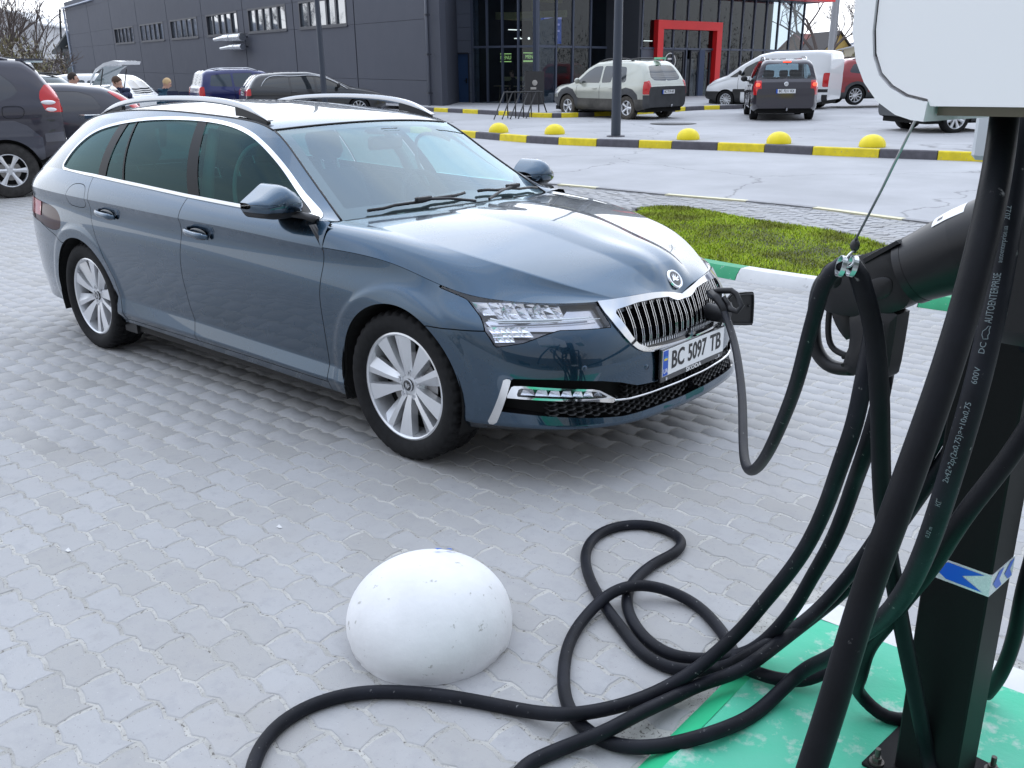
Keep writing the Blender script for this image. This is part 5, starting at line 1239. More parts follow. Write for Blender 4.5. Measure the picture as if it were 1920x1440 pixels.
# the parked plug (a thing of its own, it lifts out)
M_plug = mat('plug_black', (.007, .007, .009), .40, spec=.35, bump=(300, .12, .0008)); plug = empty('charging_plug', tuple(hp(1640, 560)), label='big black charging plug with loop grip parked in the post holster', cat='charging plug')
def extr(pxs, d0, d1, nm, mt, par, bev=.006, k=1):
    P2 = np.array([[(hp(*q)-HO)@E1, hp(*q)[2]-HO[2]] for q in pxs]); P2 = chaikin(P2, k); c_ = P2.mean(0); Q2 = c_+(P2-c_)*(1-bev*2/np.linalg.norm(P2-c_, axis=1, keepdims=True)); n_ = len(P2)
    mt_ = lambda P_, d: [tuple(HO+E1*x+np.array([0, 0, 1])*z+nF*d) for x, z in P_]
    V = mt_(Q2, d0)+mt_(P2, d0+bev)+mt_(P2, d1-bev)+mt_(Q2, d1); F = []
    for l in range(3):
        for i in range(n_): F.append((l*n_+i, l*n_+(i+1) % n_, (l+1)*n_+(i+1) % n_, (l+1)*n_+i))
    F += [tuple(range(n_-1, -1, -1)), tuple(range(3*n_, 4*n_))]
    bb = MB(); bb.add(V, F); o = bb.build(nm, mt, smooth=True, angle=38); return sobj(o, par)
extr([(1560, 492), (1590, 480), (1612, 482), (1700, 448), (1718, 500), (1722, 560), (1700, 580), (1640, 590), (1590, 588), (1548, 575), (1545, 520)], -.040, .042, 'plug_body', M_plug, plug, .012, 2)
extr([(1604, 575), (1696, 575), (1690, 620), (1676, 700), (1668, 708), (1640, 706), (1592, 690), (1594, 668), (1606, 640)], -.036, .036, 'plug_nose', M_plug, plug, .009, 1)
extr([(1637, 480), (1700, 446), (1706, 452), (1640, 489)], -.030, .046, 'seam_rib', M_plug, plug, .002, 0)
extr([(1640, 530), (1652, 518), (1680, 512), (1694, 522), (1690, 545), (1672, 556), (1650, 556)], .040, .047, 'side_badge', mat('satin_black', (.006, .006, .008), .36, spec=.35), plug, .003, 2)
b = MB(); g_ = cr([hp(1564, 505), hp(1540, 530), hp(1528, 580), hp(1526, 630), hp(1534, 662), hp(1554, 684), hp(1600, 692)], 5); b.tube(g_, .0165, 12, ry=.9); sobj(b.build('loop_grip', M_plug, smooth=True), plug)
b = MB(); g2 = cr([hp(1556, 578), hp(1553, 620), hp(1560, 650), hp(1592, 668)], 5); b.tube(g2, .007, 8); sobj(b.build('grip_lining', M_plug, smooth=True), plug)
extr([(1562, 578), (1596, 580), (1600, 618), (1594, 640), (1580, 625), (1566, 600)], -.01, .012, 'latch_shroud', M_plug, plug, .004, 1)
for q in ((1652, 680), (1664, 692), (1653, 694), (1665, 680)):
    b = MB(); p_ = hp(*q, .036); b.cyl(tuple(p_), tuple(p_+nF*.002), .0022, 10); sobj(b.build('screw', M_satin), plug)
for q in ((1596, 678), (1597, 664)):
    b = MB(); p_ = hp(*q, .036); b.cyl(tuple(p_), tuple(p_+nF*.001), .004, 12); sobj(b.build('vent_hole', M_void), plug)
b = MB(); p_ = hp(1622, 508, .043); b.cyl(tuple(p_), tuple(p_+nF*.004), .0065, 14); sobj(b.build('rivet', M_satin), plug)
# ---------------------------------------------------------------- cables
def gz(p): 
    x, y = p[0], p[1]; return .055 if (x > 1.90 and y < -1.03) else (.055*np.clip((x-1.835)/.065, 0, 1) if (x > 1.835 and y < -.9) else 0.)
def path3(spec, r):
    """(u, v, depth) in the air; (u, v, 'g'[, lift]) lying on the ground"""
    out = []
    for q in spec:
        if q[0] == 'w': out.append(np.array(q[1:], float)); continue
        if q[2] == 'g':
            lift = q[3] if len(q) > 3 else 0; z = r
            for _ in range(3): p = on_z(q[0], q[1], z+lift); z = r+float(gz(p))
            out.append(on_z(q[0], q[1], z+lift))
        else: out.append(at_depth(*q))
    return out
def cable(name, spec, r, label, mt=None, n=6, group='thick black charging cables'):
    P = cr(path3(spec, r), n); c = chord(P); k = int(c[-1]/.022)+2; P = np.stack([np.interp(np.linspace(0, c[-1], k), c, P[:, i]) for i in range(3)], 1)
    b = MB(); b.tube(P, r, 16); o = b.build(name, mt or M_cab, smooth=True); props(o, label, 'cable', group); return P, o
PA, _ = cable('charging_cable', [(1893, 120, 1.30), (1885, 205, 1.235), (1866, 340, 1.16), (1838, 470, 1.13), (1803, 600, 1.12), (1762, 730, 1.115), (1716, 860, 1.115), (1672, 980, 1.12), (1630, 1095, 1.13), (1592, 1215, 1.14), (1556, 1335, 1.15), (1522, 1440, 1.16), (1490, 1540, 1.17)], .0185, 'plain thick cable crossing in front of the others from cabinet to bottom edge')
PB, CBO = cable('charging_cable', [(1932, 130, 1.40), (1922, 230, 1.38), (1905, 340, 1.36), (1886, 460, 1.34), (1862, 590, 1.33), (1832, 720, 1.34), (1795, 850, 1.37), (1757, 970, 1.43), (1718, 1070, 1.54), (1670, 1145, 1.72), (1610, 1195, 1.95), (1545, 1238, 2.19), (1485, 1275, 'g', .04), (1440, 1318, 'g', .0), (1372, 1361, 'g'), (1297, 1386, 'g'), (1222, 1400, 'g'), (1147, 1394, 'g'), (1100, 1369, 'g'), (1069, 1331, 'g'), (1057, 1262, 'g'), (1070, 1200, 'g'), (1108, 1145, 'g', .012), (1147, 1112, 'g', .034), (1192, 1098, 'g', .036), (1245, 1105, 'g', .02), (1297, 1129, 'g'), (1335, 1162, 'g'), (1357, 1190, 'g'), (1376, 1226, 'g', .006), (1410, 1258, 'g', .01), (1459, 1273, 'g', .005), (1504, 1275, 'g', .01), (1560, 1252, 'g', .04), (1610, 1210, 'g', .08), (1675, 1130, 2.32), (1730, 1040, 2.22), (1800, 930, 2.08), (1855, 790, 1.98), ('w', 2.50, -1.64, 1.17)], .0180, 'black cable with printed lettering running into the large coil on the paving', M_cabd)
cable('charging_cable', [(1600, 492, 1.60), (1576, 496, 1.60), (1551, 520, 1.61), (1534, 565, 1.64), (1518, 625, 1.70), (1500, 695, 1.80), (1478, 762, 1.95), (1450, 828, 2.12), (1427, 868, 2.32), (1408, 882, 2.52), (1396, 860, 2.72), (1393, 800, 2.92), (1391, 740, 3.12), (1384, 680, 3.32), (1372, 625, 3.52), (1361, 592, 3.62), (1354, 572, 3.66)], .0145, 'slim cable sagging from the wire hook to the car front', M_cabd)
cable('charging_cable', [(1560, 525, 1.66), (1578, 500, 1.60), (1597, 497, 1.59), (1614, 527, 1.585), (1632, 590, 1.59), (1643, 660, 1.60), (1649, 740, 1.62), (1651, 820, 1.66), (1653, 900, 1.70), (1661, 1000, 1.76), (1676, 1090, 1.82), (1692, 1180, 1.88), (1708, 1260, 1.93), (1726, 1350, 1.99), (1746, 1440, 2.04), (1762, 1500, 'g')], .0172, 'black cable hanging straight down from the wire hook in front of the plug')
cable('charging_cable', [(1640, 600, 1.86), (1630, 660, 1.86), (1618, 720, 1.86), (1603, 790, 1.88), (1580, 860, 1.92), (1550, 945, 2.04), (1511, 1026, 2.15), (1464, 1092, 2.26), (1424, 1140, 2.35), (1388, 1182, 2.42), (1352, 1216, 'g', .10), (1309, 1252, 'g', .06), (1260, 1283, 'g', .03), (1185, 1316, 'g', .026), (1129, 1331, 'g', .034), (1072, 1339, 'g', .036), (1015, 1337, 'g', .015), (960, 1328, 'g'), (860, 1309, 'g'), (760, 1298, 'g'), (680, 1299, 'g'), (600, 1317, 'g'), (535, 1351, 'g'), (490, 1400, 'g'), (472, 1450, 'g'), (470, 1520, 'g'), (500, 1640, 'g')], .0182, 'black cable curling in front of the white dome and leaving at the bottom left', M_cabd)
cable('charging_cable', [(1660, 700, 1.92), (1648, 760, 1.92), (1628, 830, 1.94), (1602, 905, 2.06), (1567, 1000, 2.18), (1522, 1083, 2.31), (1475, 1158, 2.42), (1432, 1203, 'g', .05), (1384, 1228, 'g', .02), (1316, 1236, 'g', .0), (1260, 1228, 'g'), (1222, 1207, 'g'), (1192, 1174, 'g'), (1177, 1140, 'g'), (1181, 1102, 'g'), (1202, 1076, 'g'), (1237, 1051, 'g'), (1270, 1032, 'g'), (1277, 1015, 'g'), (1254, 996, 'g'), (1215, 985, 'g'), (1172, 985, 'g'), (1129, 998, 'g'), (1103, 1024, 'g'), (1099, 1061, 'g'), (1114, 1102, 'g'), (1140, 1144, 'g'), (1174, 1189, 'g'), (1215, 1232, 'g'), (1252, 1250, 'g'), (1297, 1257, 'g'), (1340, 1254, 'g'), (1391, 1236, 'g', .03), (1440, 1208, 'g', .06), (1490, 1178, 'g', .09), (1541, 1135, 'g', .13), (1600, 1068, 2.44), (1655, 990, 2.34), (1705, 910, 2.24), (1765, 810, 2.12), (1830, 700, 2.02), (1900, 590, 1.94), ('w', 2.57, -1.66, 1.19)], .0180, 'black cable making the small kinked loop furthest from the post', M_cabd)
cable('charging_cable', [(960, 1470, 'g'), (985, 1437, 'g'), (1030, 1413, 'g'), (1072, 1396, 'g', .004), (1129, 1374, 'g', .03), (1185, 1345, 'g', .035), (1260, 1309, 'g', .02), (1316, 1283, 'g', .02), (1384, 1258, 'g', .045), (1447, 1216, 'g', .07), (1504, 1172, 'g', .09), (1560, 1128, 'g', .12), (1615, 1075, 2.46), (1675, 1000, 2.34), (1735, 915, 2.22), (1800, 815, 2.10), (1870, 700, 1.98), (1940, 580, 1.90), ('w', 2.64, -1.66, 1.19)], .0180, 'black cable leaving at the bottom between the coil and the dome cable', M_cabd)
cable('charging_cable', [('w', 2.66, -1.98, 1.56), ('w', 2.65, -1.99, 1.38), (1990, 700, 1.50), (1890, 860, 1.55), (1820, 950, 1.56), (1755, 1050, 1.68), (1700, 1120, 1.80), (1655, 1180, 1.95), (1625, 1225, 2.08), (1612, 1271, 2.17), (1627, 1318, 'g', .02), (1659, 1343, 'g'), (1700, 1349, 'g')], .0165, 'black cable bending back to the foot of the post')
cable('charging_cable', [('w', 2.72, -1.62, 1.18), (2010, 800, 1.88), (1950, 1000, 1.95), (1922, 1100, 2.0), (1903, 1190, 2.1), (1880, 1255, 2.2), (1850, 1300, 'g')], .0175, 'black cable hanging on the right side of the post')
# lettering wrapped on the printed cable
def text_on(P, r, s, u0v0, size, font_sx=1.0, lift=.0006, mt=None, name='cable_lettering', parent=None, raise_=0.0, spacing=1.0):
    cu = bpy.data.curves.new('t', 'FONT'); cu.body = s; cu.size = size; cu.align_x = 'LEFT'; cu.align_y = 'CENTER'; cu.resolution_u = 2; cu.space_character = spacing
    tmp = bpy.data.objects.new('t', cu); link(tmp); dg = bpy.context.evaluated_depsgraph_get(); dg.update(); me = bpy.data.meshes.new_from_object(tmp.evaluated_get(dg)); bpy.data.objects.remove(tmp); bpy.data.curves.remove(cu)
    Q = P[::-1]; c = chord(Q); uv = np.array([[960+FPX*((p-CAM)@CR)/((p-CAM)@CF), 720-FPX*((p-CAM)@CU)/((p-CAM)@CF)] for p in Q]); ok = np.array([(p-CAM)@CF < 1.48 for p in Q]); s0 = c[np.argmin(((uv-np.array(u0v0))**2).sum(1)+(~ok)*1e9)]
    for v in me.vertices:
        x, y = v.co.x*font_sx, v.co.y+raise_; a = s0+x; p = np.array([np.interp(a, c, Q[:, i]) for i in range(3)]); p2 = np.array([np.interp(a+.01, c, Q[:, i]) for i in range(3)]); T = p2-p; T /= np.linalg.norm(T)
        tw = CAM-p; tw -= T*(tw@T); tw /= np.linalg.norm(tw); sdv = np.cross(tw, T); th = y/r
        v.co = Vector(p+(r+lift)*(tw*math.cos(th)+sdv*math.sin(th)))
    me.materials.append(mt or mat('cable_print', (.16, .20, .22), .6)); me.name = name; o = bpy.data.objects.new(name, me); link(o); o.parent = CBO; return o, s0
for s_, at_, sz, sx in (('0.32 m', (1740, 985), .009, 1.0), ('\u041a\u0413', (1756, 925), .0105, 1.0), ('2x42+2p(2x0,75)\u044d+10x0,75', (1768, 885), .0115, .98), ('600V', (1832, 712), .0118, 1.0), ('DC', (1846, 660), .0118, 1.0), ('AUTOENTERPRISE', (1858, 603), .0145, .62), ('autoenterprise.ua', (1878, 492), .0100, .80), ('2022', (1891, 414), .0115, 1.0)):
    text_on(PB, .0180, s_, at_, sz, sx, raise_=.004)

# small car-shaped outline mark before the maker's name
Qr = PB[::-1]; cQ = chord(Qr); uvq = np.array([[960+FPX*((p-CAM)@CR)/((p-CAM)@CF), 720-FPX*((p-CAM)@CU)/((p-CAM)@CF)] for p in Qr]); s0 = cQ[np.argmin(((uvq-np.array([1852, 628]))**2).sum(1))]
def wrap(x, y, lift=.0008):
    a = s0+x; p = np.array([np.interp(a, cQ, Qr[:, i]) for i in range(3)]); p2 = np.array([np.interp(a+.01, cQ, Qr[:, i]) for i in range(3)]); T = (p2-p)/np.linalg.norm(p2-p); tw = CAM-p; tw -= T*(tw@T); tw /= np.linalg.norm(tw); return p+(.0180+lift)*(tw*math.cos(y/.0180)+np.cross(tw, T)*math.sin(y/.0180))
b = MB(); b.tube([wrap(x, y+.004, .0002) for x, y in ((0, -.004), (-.001, .002), (.005, .005), (.010, .005), (.014, .001), (.018, -.001), (.018, -.004), (.013, -.003), (.009, -.0045), (.005, -.003), (0, -.004))], .0006, 5); b.build('cable_mark', mat('cable_print', (.16, .20, .22), .6), CBO)
# steel wire, snap hook and strap that hold the cables up
wr = empty('suspension_wire', tuple(at_depth(1717, 226, 1.2)), label='thin steel wire with snap hook holding the cables below the cabinet', cat='wire')
W0, W1 = at_depth(1718, 222, 1.22), at_depth(1605, 448, 1.56)
b = MB(); b.tube([W0, W0*.5+W1*.5+[0, 0, -.004], W1], .0021, 8); sobj(b.build('steel_wire', mat('galvanised_wire', (.34, .34, .35), .35, metal=.8), smooth=True), wr)
b = MB(); b.sphere(tuple(at_depth(1603, 460, 1.565)), .0085, 14, 8, sc=(1, 1, 1.25)); b.tube([at_depth(1606, 446, 1.562), at_depth(1601, 474, 1.568)], .0038, 8); sobj(b.build('stopper', M_black, smooth=True), wr)
b = MB(); hk = cr([at_depth(*q) for q in ((1601, 470, 1.565), (1592, 478, 1.562), (1586, 490, 1.56), (1590, 500, 1.56), (1598, 496, 1.56), (1600, 482, 1.563))], 5); b.tube(hk, .0022, 8); sobj(b.build('snap_hook', M_satin, smooth=True), wr)
b = MB()
for q0, q1, d in (((1577, 487), (1577, 512), 1.572), ((1600, 487), (1596, 512), 1.56)):
    c_ = at_depth((q0[0]+q1[0])/2, 499, d); T = Vector((CR*.9+CU*-.2)).normalized(); m_ = T.to_track_quat('Z', 'Y').to_matrix().to_4x4(); b.lathe([(.0165, -.004), (.0185, -.004), (.0185, .004), (.0165, .004)], 24, mtx=Matrix.Translation(c_) @ m_)
sobj(b.build('clamp_strap', M_satin, smooth=False), wr)
# ---------------------------------------------------------------- plug in the car and the open flap
flap = empty('charge_flap', (.90, .30, .58)); flap.parent = ESTATE
f0 = np.array([.885, .300, 0.]); f1 = np.array([.965, .428, 0.]); n_ = Vector((f1-f0)).normalized().cross(Vector((0, 0, 1)))
def fpt(t, z, d): p = Vector(f0+(f1-f0)*t)+n_*d; return (p.x-.90, p.y-.30, z-.58+.0)
ol = chaikin([(0, .662), (.94, .668), (1.0, .655), (1.03, .515), (1.0, .505), (.05, .520)], 1); V = [fpt(a, z, -.006) for a, z in ol]+[fpt(a, z, .006) for a, z in ol]; k = len(ol)
b = MB(); b.add(V, [tuple(range(k-1, -1, -1)), tuple(range(k, 2*k))]+[(i, (i+1) % k, k+(i+1) % k, k+i) for i in range(k)]); b.build('flap_panel', M_black, flap)
rim_ = [fpt(.5+(a-.5)*.93, .588+(z-.588)*.88, .012) for a, z in ol]; b = MB(); b.tube(rim_+[rim_[0]], .004, 6, caps=False); b.cyl(fpt(.84, .60, .006), fpt(.84, .60, .014), .006, 10); b.build('flap_rim', M_black, flap, smooth=True)
pg = empty('car_plug', (.90, .22, .60), label='black plug with square loop grip pushed into the car grille', cat='charging plug')
def cpx(u, v, d): p = at_depth(u, v, d); return (p[0]-.90, p[1]-.22, p[2]-.60)
b = MB(); b.cyl((-.05, -.01, -.005), (.055, -.005, -.01), .040, 24, r1=.036); b.build('plug_sleeve', M_plug, pg, smooth=True, angle=40)
b = MB(); b.tube([cpx(*q) for q in ((1326, 549, 3.74), (1348, 545, 3.68), (1372, 545, 3.64), (1381, 552, 3.62), (1391, 574, 3.60), (1382, 584, 3.60), (1370, 580, 3.62), (1366, 570, 3.64))], .0085, 8, ry=1.5); b.build('plug_grip', M_plug, pg, smooth=True)
b = MB(); b.tube([cpx(*q) for q in ((1357, 556, 3.65), (1366, 570, 3.64), (1376, 584, 3.62))], .0085, 8); b.build('grip_bar', M_plug, pg, smooth=True)
b = MB(); b.tube([cpx(*q) for q in ((1334, 551, 3.71), (1346, 560, 3.67), (1354, 572, 3.655), (1360, 587, 3.63))], [.020, .019, .017, .015], 12); b.build('cable_boot', M_plug, pg, smooth=True)
# ---------------------------------------------------------------- other vehicles
M_dglass = mat('dark_car_glass', (.012, .016, .019), .05, coat=.6, spec=.8)
M_red = mat('tail_red', (.50, .012, .015), .12, coat=.7); M_lit = mat('tail_lit', (.8, .05, .03), .2, emit=((1, .10, .05), 2.2)); M_clear = mat('lamp_clear', (.70, .72, .75), .08, metal=.4, coat=.8)
M_amber = mat('lamp_amber', (.7, .25, .02), .15, coat=.7); M_clad = mat('grey_cladding', (.050, .052, .056), .6, noise=(5, .2)); M_mud = mat('muddy_rubber', (.075, .066, .055), .9, noise=(14, .4), bump=(60, .5, .004))
def vcar(s):
    """s: dict of the vehicle's side profile, plan and details; returns its Empty (x forward, origin under the middle of the rear axle)"""
    root = empty(s['name'], label=s['label'], cat=s['cat'], group=s.get('group'))
    wb, R, W_ = s['wb'], s['R'], s['W']/2; xf, xr = wb+s['foh'], -s['roh']; top = S(*s['top']); belt = S(*s['belt'])
    nx = s.get('nx', 130); xs = np.unique(np.concatenate([np.linspace(xr, xf, nx), np.linspace(xr, xr+.25, 14), np.linspace(xf-.25, xf, 14)]))
    tz = np.interp(xs, top[:, 0], top[:, 1]); k_ = np.array([.25, .5, .25]); 
    for _ in range(3): tz[1:-1] = np.convolve(tz, k_, 'valid')
    bz = np.minimum(np.interp(xs, belt[:, 0], belt[:, 1]), tz-.012); Hm = tz.max(); rwr = s['roofw']/2; z0 = s['z0']
    rows = []
    for x, zt, zb in zip(xs, tz, bz):
        e1 = max(0, 1-(xf-x)/.75); e2 = max(0, 1-(x-xr)/.42); w = W_*(1-.26*e1**2.2)*(1-.13*e2**2.4)
        zl = z0+.14*max(0, 1-(xf-x)/.5)+.10*max(0, 1-(x-xr)/.4); k = np.clip((zt-zb)/(Hm-zb+.001), 0, 1); wb_ = w*.955; wr = wb_-(wb_-min(rwr, wb_))*k; kk = min(1, (zt-zb)/.12)
        rows.append([(x, -w*.90, zl), (x, -w*.975, zl+.06), (x, -w*.995, zl+(zb-zl)*.35), (x, -w, zl+(zb-zl)*.62), (x, -w*.985, zb-(zb-zl)*.10), (x, -wb_, zb), (x, -(wb_+(wr-wb_)*.5)-.012*kk, zb+(zt-.055*kk-zb)*.5), (x, -wr, zt-.050*kk), (x, -wr*.93, zt-.014*kk), (x, -wr*.5, zt+.004+.012*kk), (x, 0, zt+.008+.016*kk)])
    R_ = np.array(rows); P = []
    for r in R_:
        c = chord(r[:6]); a = nspl(c, r[:6])(np.linspace(0, c[-1], 19))[:-1]; u_ = chord(r[5:8]); b_ = nspl(u_, r[5:8])(np.linspace(0, u_[-1], 11))[:-1]; q_ = chord(r[7:]); d_ = nspl(q_, r[7:])(np.linspace(0, q_[-1], 16)); P.append(np.vstack([a, b_, d_]))
    P = np.array(P); P[..., 0] = np.repeat(xs[:, None], P.shape[1], 1); P[:, -1, 1] = 0
    # lean the nose and tail
    P[..., 0] += (P[..., 2]-.55)*np.clip(1-(P[..., 0]-xr)/.5, 0, 1)*s.get('tail_lean', .0)
    m = gridmesh(P); c_ = np.array([wb/2, 0, .6])
    if (m[1]*(m[0]-c_)*[.3, 1, 1]).sum(1).mean() < 0: m[1] = -m[1]
    q = m[2][len(m[2])//2]
    if np.cross(m[0][q[1]]-m[0][q[0]], m[0][q[2]]-m[0][q[0]])@m[1][q[0]] < 0: m[2] = m[2][:, ::-1]
    front = clip(m, np.abs(m[0][:, 1])*0+1)
    for xc in (0, wb): V = m[0]; m = clip(m, np.maximum(np.hypot(V[:, 0]-xc, V[:, 2]-R)-R*1.13, .55*W_-abs(V[:, 1])))
    xz = lambda V: V[:, [0, 2]]; yz = lambda V: np.stack([abs(V[:, 1]), V[:, 2]], 1); xy = lambda V: np.stack([V[:, 0], abs(V[:, 1])], 1)
    paint = s['paint']; cut = []       # (name, material, test(V) > 0 inside, offset)
    for poly in s['side_windows']: cut.append(('side_window', s.get('glass', M_dglass), (lambda V, p=fillet(S(*poly), .06): np.minimum(sdf(xz(V), p), abs(V[:, 1])-.5*W_)), -.004))
    if 'windscreen' in s: cut.append(('windscreen', s.get('glass', M_dglass), (lambda V, p=fillet(S(*s['windscreen']), .05): np.minimum(sdf(yz(V), p), V[:, 0]-wb*.5)), -.003))
    if 'rear_window' in s: cut.append(('rear_window', s.get('glass', M_dglass), (lambda V, p=fillet(S(*s['rear_window']), .06): np.minimum(sdf(yz(V), p), .45*wb-V[:, 0])), -.003))
    for nm, mt, kind, poly in s.get('patches', []):
        cond = {'rear': lambda V: xr+.17-V[:, 0], 'front': lambda V: V[:, 0]-wb*.8, 'side': lambda V: abs(V[:, 1])-.5*W_}[kind]; f2 = xz if kind == 'side' else yz
        cut.append((nm, mt, (lambda V, p=S(*poly), f2=f2, cond=cond: np.minimum(sdf(f2(V), p), cond(V))), .006, kind))
    both_ = []
    for nm, mt, fn, o_, kd in [(q+(None,))[:5] for q in cut]:
        piece = clip(m, fn(m[0]))
        if len(piece[0]) < 3: continue
        m = clip(m, -fn(m[0])); piece = [piece[0]+piece[1]*o_]+piece[1:]
        if o_ > 0: piece = thicken(piece, 0, .02)
        if kd == 'side' or nm in ('side_window', 'tail_lamp', 'head_lamp'):
            mobj(nm, piece, mt, root, custom=True); mobj(nm, mirror(piece), mt, root, custom=True)
        else: mobj(nm, join(piece, mirror(piece)), mt, root, custom=True)
    mobj('body', join(m, mirror(m)), paint, root, custom=True)
    for row, nm in ((P[0], 'rear_bumper_skin'), (P[-1], 'front_bumper_skin')):     # close the two ends
        k_ = len(row); V = [tuple(p) for p in row]+[(p[0], -p[1], p[2]) for p in row]; b = MB(); b.add(V, [(i, i+1, k_+i+1, k_+i) for i in range(k_-1)]); b.build(nm, s.get('bumper_mat', paint), root)
    # door seams
    for x in s.get('seams', []):
        i = np.argmin(abs(xs-x)); pr = P[i, :19]; pr = pr[pr[:, 2] > z0+.05]
        for sg in (1, -1): b = MB(); b.tube([(p[0], p[1]*sg-.0*sg, p[2]) for p in pr[::2]], .006, 5); b.build('door_seam', M_void, root)
    for x, z in s.get('handles', []):
        i = np.argmin(abs(xs-x)); pr = P[i, :19]; y = abs(np.interp(z, pr[:, 2], pr[:, 1]))
        for sg in (1, -1): b = MB(); b.box((x-.09, sg*(y+.012)-.014, z-.014), (x+.09, sg*(y+.012)+.014, z+.014), bev=.006); b.build('door_handle', s.get('handle_mat', paint), root)
    # arches, underside
    for xc in (0, wb):
        for sg in (1, -1):
            b = MB(); V = []; n = 14
            for i in range(n+1):
                a = math.pi*1.2*i/n-math.pi*.1
                for y in (W_*.97, W_*.5): V.append((xc+R*1.14*math.cos(a), sg*y, R+R*1.14*math.sin(a)))
            V.append((xc, sg*W_*.5, R)); b.add(V, [(2*i, 2*i+1, 2*i+3, 2*i+2) for i in range(n)]+[(2*i+1, 2*i+3, 2*n+2) for i in range(n)]); b.build('wheel_housing', M_void, root)
    b = MB(); b.box((xr+.15, -W_*.86, z0-.04), (xf-.2, W_*.86, z0+.08)); b.build('underbody', M_void, root)
    b = MB(); b.box((xr+.3, -W_*.86, z0+.09), (xf-.6, W_*.86, z0+.40)); b.build('cabin_floor', M_void, root)
    w0 = make_wheel('wheel', R, R*s.get('rimk', .64), s.get('tw', .215), s.get('spokes', 5), s.get('wstyle', 'fat'), s.get('rim', M_alloy), lod=1, dirt=s.get('tyre')); tr = W_-s.get('tw', .215)/2-.02
    for i, (x, sg) in enumerate(((0, 1), (0, -1), (wb, 1), (wb, -1))):
        w_ = w0 if i == 0 else copy_tree(w0); w_.parent = root; w_.location = (x, sg*tr, R); w_.rotation_euler = (0, .4*i, 0 if sg < 0 else math.pi)
    if s.get('rails'):
        x0, x1, h_ = s['rails']
        for sg in (1, -1):
            pts = [];
            for t in np.linspace(0, 1, 13): x = x0+(x1-x0)*t; pts.append((x, sg*rwr*.88, np.interp(x, xs, tz)+h_*min(1, 5*min(t, 1-t)+.05)))
            b = MB(); b.tube(pts, .018, 8); b.build('roof_rail', s.get('rail_mat', M_black), root, smooth=True)
    if s.get('mirror'):
        x, z = s['mirror']
        for sg in (1, -1):
            mm = empty('door_mirror', (x, sg*W_*.95, z)); mm.parent = root
            b = MB(); b.sphere((0, sg*.13, .03), .1, 14, 8, sc=(.55, 1.05, .85)); b.tube([(0, -sg*.04, -.04), (0, sg*.1, -.02)], .025, 6); b.build('mirror_shell', s.get('mirror_mat', M_black), mm, smooth=True)
    if s.get('plate'):
        z, t_ = s['plate']; xx = xr-.02; nr = P[:, :, :]; i = np.argmin(abs(P[:, :, 2]-z)+abs(P[:, :, 0]-xr)*.0+ (P[:, :, 0] > 0)*9+abs(P[:, :, 1])*.5); pp = P.reshape(-1, 3)[i]
        b = MB(); b.box((pp[0]-.020, -.27, z-.062), (pp[0]-.010, .27, z+.062)); b.box((pp[0]-.024, -.26, z-.055), (pp[0]-.012, .26, z+.055), mi=1); b.box((pp[0]-.0255, .218, z-.055), (pp[0]-.012, .26, z+.055), mi=2)
        pl = b.build('number_plate', [M_gloss, mat('plate_white', (.82, .83, .84), .35), mat('plate_blue', (.010, .09, .50), .35)], root)
        text('plate_lettering', t_, .10, frame((pp[0]-.0262, -.02, z), (0, -1, 0), (0, 0, 1)), mat('plate_ink', (.008, .008, .010), .4), pl, sx=.80, bold=.0015)
    return root
def px_u(P): d = np.asarray(P)-CAM; return 960+FPX*(d@CR)/(d@CF)
def place(root, P, yaw): 
    """stand the vehicle on the rising ground at P with the given heading"""
    x = Vector((math.cos(yaw), math.sin(yaw), 0)); up = Vector(UPV) if P[2] > .08 else Vector((0, 0, 1)); x = (x-up*x.dot(up)).normalized(); y = up.cross(x)
    root.matrix_world = Matrix(((x[0], y[0], up[0], P[0]), (x[1], y[1], up[1], P[1]), (x[2], y[2], up[2], P[2]), (0, 0, 0, 1)))
def by_wheels(root, W_, wb, P, side, u2, hint, tw=.1):
    """P is the contact of the rear wheel on `side`; turn until the front wheel of that side is seen at column u2"""
    best = None
    for y in np.linspace(hint-.9, hint+.9, 361):
        f = np.array([math.cos(y), math.sin(y), 0]); e = abs(px_u(P+f*wb)-u2)+.02*abs(y-hint)
        if best is None or e < best[0]: best = (e, y)
    y = best[1]; n = np.array([-math.sin(y), math.cos(y), 0]); c_ = P-n*side*(W_/2-tw); place(root, c_, y); return y
def solid(name, c, **k): return mat(name, c, k.pop('rough', .3), coat=1.0, coat_rough=.04, **k)
def by_yaw(root, W_, P, side, y, tw=.1): n = np.array([-math.sin(y), math.cos(y), 0]); place(root, P-n*side*(W_/2-tw), y)
HDa = math.atan2(HD[1], HD[0])     # heading straight away from the viewpoint
